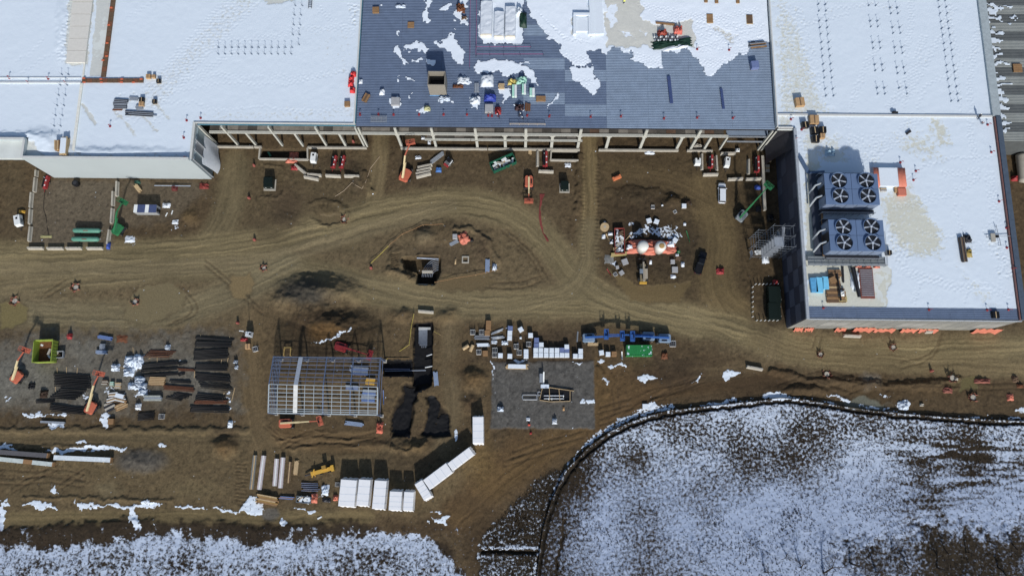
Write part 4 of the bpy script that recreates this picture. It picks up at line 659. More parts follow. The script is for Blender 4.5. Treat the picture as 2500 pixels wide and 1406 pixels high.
def dumpster(label, a, b, wd, hh, m, inner, load=0, name='dumpster', z0=0.0, cat='dumpster'):
    p, q = W(*a, hh), W(*b, hh); c = (p + q) / 2; Ln = (q - p).length; t = thing(name, label, cat, (c.x, c.y, gz(c.x, c.y) + z0), math.atan2(q.y - p.y, q.x - p.x)); w2 = wd / 2; th = .08
    B().box(-Ln / 2, -w2, .15, Ln / 2, w2, .25).obj('floor', inner, t)
    for s in (-1, 1):
        sd_ = B().box(-Ln / 2, s * w2 - (th if s > 0 else 0), .25, Ln / 2, s * w2 + (0 if s > 0 else th), hh).obj('side_wall', m, t)
        rb = B().box(-.06, 0 if s > 0 else -.1, .2, .06, .1 if s > 0 else 0, hh - .1).mesh('rib', m)
        for k in range(7): mk('rib', rb, sd_, (-Ln / 2 + .3 + k * (Ln - .6) / 6, s * w2, 0))
        B().box(s * Ln / 2 - (th if s > 0 else 0), -w2 + th, .25, s * Ln / 2 + (0 if s > 0 else th), w2 - th, hh).obj('end_wall', m, t)
    rl = B()
    for s in (-1, 1): rl.bar((-Ln / 2 - .05, s * w2, hh), (Ln / 2 + .05, s * w2, hh), .16, .14).bar((s * Ln / 2, -w2 + .09, hh), (s * Ln / 2, w2 - .09, hh), .16, .14)
    rl.obj('top_rail', m, t); B().bar((-Ln / 2, -w2 * .6, .08), (Ln / 2, -w2 * .6, .08), .15).bar((-Ln / 2, w2 * .6, .08), (Ln / 2, w2 * .6, .08), .15).obj('skid_rail', dark_steel, t)
    rr = random.Random(label)
    for k in range(load):
        B().cbox(rr.uniform(-.42, .42) * Ln, rr.uniform(-.33, .33) * wd, rr.uniform(.5, hh * .8), rr.uniform(.5, 1.8), rr.uniform(.2, .7), rr.uniform(.1, .5), rr.uniform(0, 3)).obj('load_piece', rr.choice([whitep, conc, wood_d, galv, snowm, wood_l]), t)
    return t
def container(label, a, b, m):
    p, q = W(*a, 2.6), W(*b, 2.6); c = (p + q) / 2; Ln = (q - p).length; t = thing('shipping_container', label, 'container', (c.x, c.y, gz(c.x, c.y)), math.atan2(q.y - p.y, q.x - p.x)); w2 = 1.22; n = 44
    xs = [-Ln / 2 + Ln * i / n for i in range(n + 1)]; of = lambda i: .03 if (i // 1) % 4 in (1, 2) else 0
    r = B().sheet([[(x, y, 2.55 + of(i)) for i, x in enumerate(xs)] for y in (-w2, w2)]); r.obj('roof', m, t)
    for s in (-1, 1): B().sheet([[(x, s * (w2 - of(i)), z) for i, x in enumerate(xs)] for z in (.12, 2.5)]).obj('side_wall', m, t)
    for s in (-1, 1): B().box(s * Ln / 2 - .05, -w2, .1, s * Ln / 2 + .05, w2, 2.55).obj('end_wall', m, t)
    fr = B()
    for sx in (-1, 1):
        for sy in (-1, 1): fr.cbox(sx * (Ln / 2 - .04), sy * (w2 - .02), 1.3, .2, .2, 2.62)
    for sy in (-1, 1): fr.bar((-Ln / 2, sy * w2, 2.58), (Ln / 2, sy * w2, 2.58), .12).bar((-Ln / 2, sy * w2, .1), (Ln / 2, sy * w2, .1), .16)
    fr.obj('corner_frame', m, t); d = B().box(-Ln / 2 - .07, -w2 + .1, .2, -Ln / 2 - .055, w2 - .1, 2.45).obj('door', m, t)
    for y in (-.6, -.2, .2, .6): B().cyl((-Ln / 2 - .1, y, .25), (-Ln / 2 - .1, y, 2.4), .03, n=6).obj('lock_rod', galv, d)
    return t
def transformer(label, px, hd=0.0, s=2.1, pad=True, L=None):
    L = L or s; p = GW(*px); p.z = max(p.z, 0) * .5; t = thing('transformer', label, 'transformer', p, hd, 'dark green transformers'); dg = M('transformer_green', (14, 26, 22), .5, var=.2)
    if pad: B().box(-s * .62, -L * .72, -.2, s * .62, L * .5, .22).obj('concrete_pad', conc, t)
    z0 = .22 if pad else .05; cb = B().prism([(-s / 2, -L * .2), (s / 2, -L * .2), (s / 2, L / 2), (-s / 2, L / 2)], z0, z0 + 1.9, [(-s / 2 + .08, -L * .2), (s / 2 - .08, -L * .2), (s / 2 - .08, L / 2 - .06), (-s / 2 + .08, L / 2 - .06)]).obj('cabinet', dg, t)
    fb = B().prism([(-s / 2, -L * .55), (s / 2, -L * .55), (s / 2, -L * .21), (-s / 2, -L * .21)], z0, z0 + 1.5, [(-s / 2 + .03, -L * .5), (s / 2 - .03, -L * .5), (s / 2 - .03, -L * .21), (-s / 2 + .03, -L * .21)]).obj('front_cabinet', dg, t)
    for x in (-.28, .28): B().cbox(x * s, -L * .56, z0 + .9, .3, .03, .2).obj('warning_plate', whitep, fb)
    for k in range(6): B().box(-s * .4 + k * s * .16, L / 2, z0 + .3, -s * .4 + k * s * .16 + .06, L / 2 + .22, z0 + 1.7).obj('cooling_fin', dg, cb)
    return t
def wrapped_box(label, px, wx, ly, hd, h=3.2, group='white shrink-wrapped units'):
    p = W(*px, h); g = gz(p.x, p.y); t = thing('wrapped_unit', label, 'wrapped unit', (p.x, p.y, g), hd, group); wx -= .45; wr = M('white_shrink_wrap', (222, 228, 234), .4, var=.04, scale=.8, bump=.12); a, b = wx / 2, ly / 2
    rr = random.Random(label); n = 7
    ring = lambda e, z: [(x * (a + e), y * (b + e), z) for x, y in [(-1, -1), (-.33, -1), (.33, -1), (1, -1), (1, -.33), (1, .33), (1, 1), (.33, 1), (-.33, 1), (-1, 1), (-1, .33), (-1, -.33)]]
    P = ring(.06, .12) + [(x + rr.uniform(-.05, .05), y + rr.uniform(-.05, .05), z) for x, y, z in ring(.0, h * .5)] + ring(0, h - .05) + ring(-.08, h)
    F = [(k * 12 + i, k * 12 + (i + 1) % 12, (k + 1) * 12 + (i + 1) % 12, (k + 1) * 12 + i) for k in range(3) for i in range(12)] + [tuple(range(36, 48))]
    B().add(P, F).obj('wrap', wr, t)
    for s in (-1, 1):
        ns = 8; B().sheet([[(-a + 2 * a * i / (ns - 1), s * (b + .03 + (.15 + .3 * abs(math.sin(i * 1.3 + wx))) * v), (h * .55 if s < 0 else h * .8) * (1 - v) + .12) for i in range(ns)] for v in (0, .5, 1)]).obj('flap', wr, t)
    for y in (-.62, -.1, .45): B().box(-a - .02, y * b - .05, .3, a + .02, y * b + .05, h + .012).obj('seam_tape', M('seam_tape', (190, 198, 206), .5), t)
    for s in (-1, 1): B().box(-a + .2, s * b * .7 - .15, 0, a - .2, s * b * .7 + .15, .14).obj('timber_skid', wood_l, t)
    return t
def crate(label, px, kind='wrap', hd=0.0, s=1.22, h=1.25, z=None, group='palletised goods', cap=True):
    zz = z if z is not None else None; p = W(px[0], px[1], (z or 0) + h); p.z = z if z is not None else gz(p.x, p.y)
    nm = {'wrap': 'wrapped_pallet', 'wire': 'wire_basket', 'wood': 'wooden_crate', 'blue': 'wrapped_pallet', 'card': 'cardboard_box', 'blk': 'black_box'}[kind]; t = thing(nm, label, {'wire': 'basket', 'wood': 'crate', 'card': 'box', 'blk': 'box'}.get(kind, 'pallet'), p, hd, group)
    def pal():
        b = B()
        for y in (-.45, 0, .45): b.box(-s / 2, y * s - .05, 0, s / 2, y * s + .05, .1)
        for k in range(5): b.box(-s / 2 + k * s * .225, -s / 2, .1, -s / 2 + k * s * .225 + .1 * s, s / 2, .13)
        return b.mesh('pallet', wood_l)
    mk('pallet', shared(('pal', s), pal), t)
    if kind in ('wrap', 'blue', 'card', 'blk'):
        m = {'wrap': M('pale_block_load', (150, 150, 150), .7, var=.15), 'blue': M('blue_wrapped_load', (96, 110, 150), .5, var=.15), 'card': kraft, 'blk': black}[kind]
        mk('load', shared(('load', s, h, kind), lambda: B().prism([(-s / 2, -s / 2), (s / 2, -s / 2), (s / 2, s / 2), (-s / 2, s / 2)], .13, h, [(-s * .48, -s * .48), (s * .48, -s * .48), (s * .48, s * .48), (-s * .48, s * .48)]).mesh('load', m)), t)
        if kind == 'wrap' and cap: mk('snow_cap', shared(('cap', s), lambda: B().prism([(-s * .49, -s * .49), (s * .49, -s * .47), (s * .48, s * .49), (-s * .47, s * .48)], 0, .12, [(-s * .43, -s * .42), (s * .42, -s * .44), (s * .43, s * .41), (-s * .41, s * .43)]).mesh('snow_cap', snowm)), t, (0, 0, h))
        if kind in ('card', 'blk'): B().box(-s * .06, -s * .485, h, s * .06, s * .485, h + .012).obj('tape', wood_l if kind == 'blk' else wood_d, t)
    elif kind == 'wire':
        def wb():
            b = B()
            for x in (-.48, -.16, .16, .48):
                for y in (-.48, .48): b.cyl((x * s, y * s, .13), (x * s, y * s, h), .03, n=4); b.cyl((y * s, x * s, .13), (y * s, x * s, h), .03, n=4)
            for zz_ in (.35, .7, 1.0):
                for y in (-.48, .48): b.cyl((-.48 * s, y * s, h * zz_), (.48 * s, y * s, h * zz_), .03, n=4); b.cyl((y * s, -.48 * s, h * zz_), (y * s, .48 * s, h * zz_), .03, n=4)
            for x in (-.16, .16): b.cyl((x * s, -.48 * s, h), (x * s, .48 * s, h), .03, n=4)
            return b.mesh('wire_cage', M('pale_wire', (170, 172, 172), .5, .2))
        mk('wire_cage', shared(('wire', s, h), wb), t); mk('contents', shared(('cont', s, h), lambda: B().box(-s * .4, -s * .4, .14, s * .4, s * .4, h * .45).mesh('contents', dark_steel)), t)
    else:
        def wc():
            b = B()
            for k in range(5):
                zz_ = .15 + k * (h - .2) / 5; d = (h - .2) / 5 * .85
                for y in (-1, 1): b.box(-s / 2, y * s / 2 - .03, zz_, s / 2, y * s / 2 + .03, zz_ + d); b.box(y * s / 2 - .03, -s / 2 + .04, zz_, y * s / 2 + .03, s / 2 - .04, zz_ + d)
            return b.mesh('slat_wall', wood)
        mk('slat_wall', shared(('wc', s, h), wc), t)
        for k in range(4): mk('lid_board', shared(('lid', s), lambda: B().box(-s / 2, 0, 0, s / 2, s * .23, .03).mesh('lid_board', wood)), t, (0, -s / 2 + k * s * .25, h - .03))
    return t
def pile(label, px, sx, sy, h, m, name='tarp_pile', cat='tarp', hd=0.0, z=None, lump=.3, group=None, n=9, base=None, seed=None):
    p = GW(*px) if z is None else W(*px, z); t = thing(name, label, cat, p, hd, group); rr = random.Random(seed or label); R2 = [[rr.random() for _ in range(n)] for _ in range(n)]; rows = []
    for j in range(n):
        r = []
        for i in range(n):
            u, v = i / (n - 1) * 2 - 1, j / (n - 1) * 2 - 1; e = max(abs(u), abs(v)); f = 1 if e < .55 else max(0, 1 - ((e - .55) / .45) ** 1.5)
            r.append((u * sx / 2 * (1 + lump * .3 * (R2[i][j] - .5)), v * sy / 2 * (1 + lump * .3 * (R2[j][i] - .5)), .01 + h * f * (1 - lump + lump * 1.6 * R2[j][i])))
        rows.append(r)
    B().sheet(rows).obj('cover', m, t, smooth=True)
    if base: B().box(-sx * .36, -sy * .36, 0, sx * .36, sy * .36, h * .35).obj('load', base, t)
    return t
def boards(label, a, b, wd, h, mts, n=6, layers=1, name='lumber_stack', cat='lumber', z=None, group=None, ragged=.08, snow=False):
    p, q = (W(*a, 0), W(*b, 0)) if z is None else (W(*a, z), W(*b, z)); c = (p + q) / 2; Ln = (q - p).length; t = thing(name, label, cat, (c.x, c.y, gz(c.x, c.y) if z is None else z), math.atan2(q.y - p.y, q.x - p.x), group); rr = random.Random(label)
    bw = wd / n
    for l in range(layers):
        for k in range(n):
            o = rr.uniform(-ragged, ragged) * Ln
            mk('board', shared(('board', round(Ln, 1), round(bw, 3), round(h / layers, 3), mts[(k + l) % len(mts)].name), lambda: B().box(-Ln / 2, -bw * .46, 0, Ln / 2, bw * .46, h / layers * .93).mesh('board', mts[(k + l) % len(mts)])), t, (o, -wd / 2 + bw * (k + .5), .1 + l * h / layers + rr.uniform(0, .01)))
    for x in (-.35, .35): B().box(x * Ln - .05, -wd / 2 - .05, 0, x * Ln + .05, wd / 2 + .05, .095).obj('bearer', wood_l, t)
    if snow: B().prism([(-Ln * .45, -wd * .45), (Ln * .45, -wd * .42), (Ln * .44, wd * .44), (-Ln * .43, wd * .42)], .1 + h, .18 + h).obj('snow_cap', snowm, t)
    return t
pipe_b = M('black_pipe', (26, 25, 25), .55, var=.3, scale=3, snowy=.0); pipe_r = M('rusty_pipe', (88, 52, 32), .8, var=.4, scale=2); pipe_g = M('grey_conduit', (140, 150, 164), .4, .1)
ORDN = ['first', 'second', 'third', 'fourth', 'fifth', 'sixth', 'seventh', 'eighth', 'ninth', 'tenth']
def pipes(label, a, b, c, n, r=.13, m=None, group='stacked pipes', jit=.25, z=.14, name='pipe'):
    rr = random.Random(label); pa, pb, pc = W(*a, 0), W(*b, 0), W(*c, 0)          # first pipe a-b ; last pipe starts at c
    for k in range(n):
        t = k / max(n - 1, 1); s = pa.lerp(pc, t); d = pb - pa; d.rotate(Matrix.Rotation(rr.uniform(-.012, .012), 3, 'Z')); Ln = round(d.length * 2) / 2; off = rr.uniform(-jit, jit); g = gz((s.x * 2 + d.x) / 2, (s.y * 2 + d.y) / 2)
        me = shared(('pipe', Ln, r, m.name if m else ''), lambda: B().lathe([(r * .8, 0), (r, 0), (r, Ln * .03), (r * .97, Ln * .031), (r * .97, Ln * .969), (r, Ln * .97), (r, Ln), (r * .8, Ln)], 9, ax='x').mesh(name, m or pipe_b, True))
        dn = d.normalized(); tag(mk(name, me, None, (s.x + dn.x * off, s.y + dn.y * off, (max(g, -.1) if name != 'conduit' else g) + z + r + rr.uniform(0, .04)), math.atan2(d.y, d.x)), label if n == 1 else ORDN[k] + ' down, ' + label, 'pipe', group)
def bearers(pts, label, group='timber bearers under the pipes'):
    for (a, b) in pts:
        p, q = W(*a, 0), W(*b, 0); c = (p + q) / 2; o = B().bar((-(q - p).length / 2, 0, .07), ((q - p).length / 2, 0, .07), .12, .13).obj('timber_bearer', wood_l, None, (c.x, c.y, max(gz(c.x, c.y), -.05)), math.atan2(q.y - p.y, q.x - p.x)); tag(o, label, 'timber', group)
def stanchion(px, z, label, group, base_m=None):
    p = W(*px, z); t = shared('stn', lambda: None)
    t = thing('warning_stanchion', label, 'stanchion', p, rnd.uniform(-.5, .5), group)
    mk('base', shared('stb', lambda: B().lathe([(.3, 0), (.3, .1), (.22, .16), (.05, .18)], 12).mesh('base', M('stanchion_red', (132, 36, 44), .6))), t)
    mk('post', shared('stp', lambda: B().cyl((0, 0, .17), (0, 0, 1.1), .05, n=6).mesh('post', MATS['stanchion_red'])), t); mk('flag', shared('stf', lambda: B().box(.05, -.015, .85, .4, .015, 1.1).mesh('flag', MATS['stanchion_red'])), t); return t
def support(px, z, label, group, rz):
    p = W(*px, z); t = thing('pipe_support', label, 'roof support', p, rz, group)
    mk('foot', shared('sf', lambda: B().box(-.3, -.08, 0, .3, .08, .14).mesh('foot', M('support_foot', (112, 124, 138), .6))), t); mk('post', shared('sp', lambda: B().cyl((0, 0, .16), (0, 0, 1.25), .035, n=5).mesh('post', galv)), t); mk('bracket', shared('sbk', lambda: B().bar((-.28, 0, 1.2), (.28, 0, 1.2), .06).mesh('bracket', galv)), t); return t
def flagged(label, px, s=1.0, ring=False, mast=True, group='fenced manholes'):
    p = GW(*px); t = thing('fenced_manhole', label, 'manhole', p, rnd.uniform(0, 3), group); om = M('orange_mesh', (130, 78, 64), .7, var=.25)
    B().lathe([(.52 * s, -.1), (.55 * s, .18), (.42 * s, .2), (.1 * s, .2)], 14).obj('manhole_cover', conc, t)
    n = 5; pts = [(1.1 * s * math.cos(k * 2 * PI / n + .3), 1.1 * s * math.sin(k * 2 * PI / n + .3) * .8) for k in range(n)]
    for x, y in pts: B().cyl((x, y, 0), (x * 1.05, y * 1.05, 1.1), .04, n=5).obj('stake', wood_l, t)
    for k in range(n - 1):
        (x0, y0), (x1, y1) = pts[k], pts[k + 1]; B().sheet([[(x0 + (x1 - x0) * u + .25 * math.sin(u * 9 + k) * zz, y0 + (y1 - y0) * u + .3 * math.cos(u * 7 + k) * (1 - zz), .05 + (.9 * zz) * (1 - .55 * math.sin(u * PI))) for u in (0, .25, .5, .75, 1)] for zz in (0, .5, 1)]).obj('mesh_fence', om, t)
    return t
def person(label, px, z, vest, legs=(40, 44, 60), pose=0, hd=0.0):
    p = W(*px, z); t = thing('person', label, 'person', p, hd); bn = pose * .35
    J = [(0, 0, .95), (0, .02 + bn * .3, 1.2), (0, .05 + bn * .9, 1.42), (0, .07 + bn * 1.1, 1.52), (0, .1 + bn * 1.2, 1.66), (.11, 0, .92), (.13, .1, .5), (.13, .02, .06), (.13, .16, .04), (-.11, 0, .92), (-.14, -.06, .5), (-.14, -.16, .06), (-.14, -.02, .04), (.2, .05 + bn * .8, 1.4), (.27, .12 + bn, 1.13), (.22, .36 + bn, 1.02), (-.2, .05 + bn * .8, 1.4), (-.27, .1 + bn, 1.13), (-.2, .34 + bn, 1.0)]
    E_ = [(0, 1), (1, 2), (2, 3), (3, 4), (0, 5), (5, 6), (6, 7), (7, 8), (0, 9), (9, 10), (10, 11), (11, 12), (2, 13), (13, 14), (14, 15), (2, 16), (16, 17), (17, 18)]
    Rr = [.16, .15, .17, .065, .1, .1, .075, .055, .05, .1, .075, .055, .05, .075, .055, .045, .075, .055, .045]
    me = bpy.data.meshes.new('body'); me.from_pydata(J, E_, []); o = mk('body', me, t); o.modifiers.new('skin', 'SKIN'); o.modifiers.new('sub', 'SUBSURF').levels = 1
    for i, v in enumerate(me.skin_vertices[0].data if me.skin_vertices else []): v.radius = (Rr[i], Rr[i])
    if not me.skin_vertices: pass
    me.materials.append(M('work_trousers_%d' % legs[0], legs, .8)); bz = (0, .05 + bn * .6, 0)
    B().prism([(-.25, -.13 + bn * .5), (.25, -.13 + bn * .5), (.25, .2 + bn * .5), (-.25, .2 + bn * .5)], .95, 1.5, [(-.22, -.08 + bn * .9), (.22, -.08 + bn * .9), (.22, .17 + bn * .9), (-.22, .17 + bn * .9)]).obj('jacket', M('jacket_%d' % vest[0], vest, .7), t)
    B().lathe([(.16, 0), (.15, .06), (.11, .13), (.03, .16)], 10, (0, .1 + bn * 1.2, 1.68)).obj('helmet', whitep, t); return t
# ================================================================== YARD: barriers
def bz(Z, a, b): return Z(*a), Z(*b)
BAR = [(ZA, (350, 455), (345, 515), 'northernmost barrier of the west row round the gravel pad, touching the white wall'), (ZA, (340, 525), (327, 662), 'barrier beside the red heater in the west row of the gravel pad'), (ZA, (305, 668), (292, 812), 'third barrier from the wall in the west row of the gravel pad'), (ZA, (294, 826), (284, 968), 'barrier beside the white light tower trailer in the west row of the gravel pad'), (ZA, (292, 988), (277, 1132), 'southernmost barrier of the west row of the gravel pad'),
       (ZA, (1118, 562), (1113, 700), 'northernmost barrier of the east row of the gravel pad under the white wall'), (ZA, (1080, 657), (1075, 792), 'barrier beside the green lift basket in the east row of the gravel pad'), (ZA, (1072, 818), (1062, 958), 'barrier beside the boom of the green lift in the east row'), (ZA, (1046, 1022), (1026, 1158), 'southernmost barrier of the east row next to the blue tarp'),
       (ZA, (265, 1194), (415, 1194), 'westernmost barrier of the row along the south of the gravel pad'), (ZA, (448, 1196), (605, 1196), 'second barrier from the west along the south of the gravel pad'), (ZA, (630, 1195), (780, 1195), 'third barrier from the west along the south of the gravel pad'), (ZA, (828, 1195), (980, 1195), 'easternmost barrier south of the green cylinders'),
       (ZB, (1302, 612), (1438, 722), 'slanting barrier running down from the orange tarp pit'), (ZB, (1452, 728), (1625, 742), 'grey barrier between the slanting one and the next white one'), (ZB, (1412, 757), (1590, 792), 'pale barrier lying lowest, south of the white generator'), (ZB, (1674, 743), (1862, 753), 'barrier south of the pair of red heaters'), (ZB, (1907, 752), (2090, 758), 'easternmost barrier of the row south of the red heaters'),
       (ZC, (597, 648), (775, 610), 'top one of four parallel barriers beside the tall orange lift'), (ZC, (587, 688), (765, 650), 'second from the top of four parallel barriers beside the tall orange lift'), (ZC, (574, 723), (755, 688), 'third from the top of four parallel barriers beside the tall orange lift'), (ZC, (580, 763), (760, 717), 'lowest of four parallel barriers beside the tall orange lift'),
       (ZC, (2062, 452), (2062, 635), 'upright barrier left of the dark heater by the small loading pit'), (ZC, (2074, 691), (2258, 698), 'barrier lying below the dark heater by the small loading pit'),
       (ZD, (1578, 432), (1581, 603), 'barrier just right of the white water tank trailer'), (ZD, (1732, 452), (1743, 610), 'barrier left of the eastern white generator'), (ZD, (1590, 655), (1755, 651), 'barrier closing the south of the heater bay by the white car'), (ZD, (1782, 425), (1945, 421), 'barrier above the eastern white generator near the steel columns'), (ZD, (1860, 706), (2025, 698), 'barrier just above the white car, western of two in line'), (ZD, (2057, 703), (2225, 697), 'barrier above the blue tarp, eastern of two in line'), (ZD, (2088, 492), (2088, 650), 'upright barrier left of the red heater near the dark wall'),
       (lambda x, y: (x, y), (1018, 692), (1056, 694), 'barrier south of the square pit on the oval island'), (lambda x, y: (x, y), (1021, 759), (1059, 762), 'barrier at the north end of the black trench'), (ZK, (82, 980), (222, 1006), 'lone barrier between the dirt road and the snow field'), (ZK, (927, 710), (1077, 716), 'barrier below the bulging orange tarp at the beige wall'), (ZK, (1637, 678), (1700, 676), 'short barrier at the beige wall near the east end')]
for Z, a, b, lab in BAR: barrier(Z(*a), Z(*b), lab)
# long kerb wall near the dark facade
p, q = W(*ZD(2230, 460), 0), W(*ZD(2256, 1050), 0); tag(B().bar((0, 0, .4), ((q - p).length, 0, .4), .6, .9).bar((0, 0, .87), ((q - p).length, 0, .87), .7, .08).obj('retaining_kerb', conc, None, p, math.atan2(q.y - p.y, q.x - p.x)), 'long straight concrete kerb wall beside the dark facade', 'kerb')
# ================================================================== YARD: machines
boom_lift('orange boom lift with cream boom raised towards the frame building', (992, 428), (1003, 346), org, 9.5, .2, basket_rot=.6, size=1.15, jib=3)
boom_lift('orange boom lift parked with its boom folded south beside the red mesh line', (1291, 450), (1291, 493), org, 1.4, 0, jib=1.6)
boom_lift('orange boom lift lying east-west under the silver frame building', (703, 1033), (783, 1027), org, 1.8, 0, basket_rot=.3, jib=2.2)
boom_lift('orange boom lift with pale boom beside the lime green skip', (50, 918), (62, 852), org, 5.5, 1.45, basket_rot=.25, jib=2.6, bask=(2.4, 1.1))
boom_lift('orange boom lift with its boom between the pipe stacks', (229, 992), (243, 910), org, 5.0, 1.2, basket_rot=.2, jib=2.6, bask=(2.4, 1.1))
boom_lift('red boom lift with dark boom north of the silver frame building', (838, 849), (905, 868), redp, 1.6, 0, hull=redp, cream=False, jib=2, bask=(2.4, 1.0))
boom_lift('green boom lift with grey body reaching up to the dark facade', (1810, 528), (1878, 452), grn, 11.5, .1, hull=M('lift_grey', (120, 128, 132), .5), cream=False, jib=2.5)
boom_lift('green boom lift with white boom beside the gravel pad', (294, 560), (300, 490), grn, 6.0, 1.55, cream=False, jib=2.5, bask=(2.4, 1.1), rim=whitep)
for bx, tx, yy, lab in [(1440, 1521, 826, 'westernmost of three blue boom lifts parked in a line'), (1578, 1478, 822, 'middle one of three blue boom lifts parked in a line'), (1617, 1542, 827, 'easternmost of three blue boom lifts above the green container')]:
    boom_lift(lab, (bx, yy), (tx, yy - 6), blue, 2.8, 0, hull=M('lift_slate', (112, 134, 156), .4), cream=False, jib=2.2, size=1.02, bask=(2.4, 1.0))
generator('white trailer generator left of the two red heaters', ZB(1545, 550), ZB(1530, 660), 2.6, 1.5); generator('white trailer generator with open hatch between the barriers by the white car', ZD(1840, 540), ZD(1830, 640), 2.6, 1.35)
generator('white light tower trailer west of the gravel pad', ZA(200, 945), ZA(212, 1030), 2.9, 1.7, 1.3, name='light_tower', cat='light tower', group=None)
generator('white water tank trailer at the edge of the heater bay', ZD(1520, 535), ZD(1520, 610), 1.7, 1.6, 1.5, name='tank_trailer', cat='trailer', group=None)
tk = generator('pale grey light tower at the corner of the pipe yard', (612, 818), (590, 816), 1.6, 1.3, 1.6, m=M('pale_grey_paint', (190, 194, 196), .5), name='light_tower', cat='light tower', group=None); B().cyl((0, 0, 2), (0, 0, 6.5), .07).obj('mast', galv, tk); B().cbox(0, 0, 6.5, 1.1, .2, .25).obj('lamp_bar', whitep, tk)
for a, b, lab in [(ZB(1770, 660), ZB(1800, 520), 'western of two red heaters standing side by side'), (ZB(1870, 660), ZB(1900, 520), 'eastern of two red heaters standing side by side'), (ZA(440, 635), ZA(470, 520), 'red heater tucked against the foot of the white wall'), (ZD(1665, 590), ZD(1665, 460), 'dark red heater between two upright barriers'), (ZD(2170, 635), ZD(2165, 470), 'red heater in the shade near the dark facade'), (ZC(2155, 640), ZC(2155, 470), 'dark heater with red end by the small loading pit')]: heater(lab, a, b)
dumpster('dark green open dumpster full of scrap in front of the frame building', ZC(1500, 640), ZC(1780, 520), 2.6, 2.0, M('dumpster_green', (20, 84, 62), .5), black, 26)
dumpster('red open skip filled with dark debris beside the orange tarp', (1514, 618), (1512, 557), 2.4, 1.3, M('skip_red', (128, 52, 44), .6), M('debris_floor', (60, 60, 62), .9), 40, name='open_skip', cat='skip')
lm = M('lime_paint', (134, 152, 48), .55, var=.1)
dumpster('lime green steel skip with rusty inside among the orange lifts', (103, 884), (108, 830), 4.6, 2.6, lm, rust, 3, name='steel_skip', cat='skip', z0=.3)
container('green shipping container with snow dusted roof below the blue lifts', (1530.5, 855), (1592, 855), M('container_green', (24, 116, 56), .5, var=.15, scale=.7, snowy=.04))
transformer('dark transformer on a pad left of the winding white hose', (660, 450), 0, 2.5); transformer('dark transformer on a square pad beside the dirt lane', (1378, 458), 0, 2.1)
transformer('northern of two large dark transformers inside the bollard ring', (1886, 722), PI / 2, 4.2, False, 3.2); transformer('southern of two large dark transformers inside the bollard ring', (1886, 762), PI / 2, 4.2, False, 3.2)
bl = [(1843 + 9 * k, 695) for k in range(7)] + [(1836, 702 + 12 * k) for k in range(7)] + [(1846 + 10 * k, 783) for k in range(6)]
for k, px in enumerate(bl):
    lab = 'white bollard in the north row of the transformer ring' if k < 7 else 'white bollard in the west row of the transformer ring' if k < 14 else 'white bollard in the south row of the transformer ring'
    p = GW(*px); tag(mk('bollard', shared('bol', lambda: B().lathe([(.1, -.1), (.1, 1.15), (.08, 1.25), (.02, 1.28)], 8).mesh('bollard', whitep)), None, p), lab, 'bollard', 'bollards round the transformers')
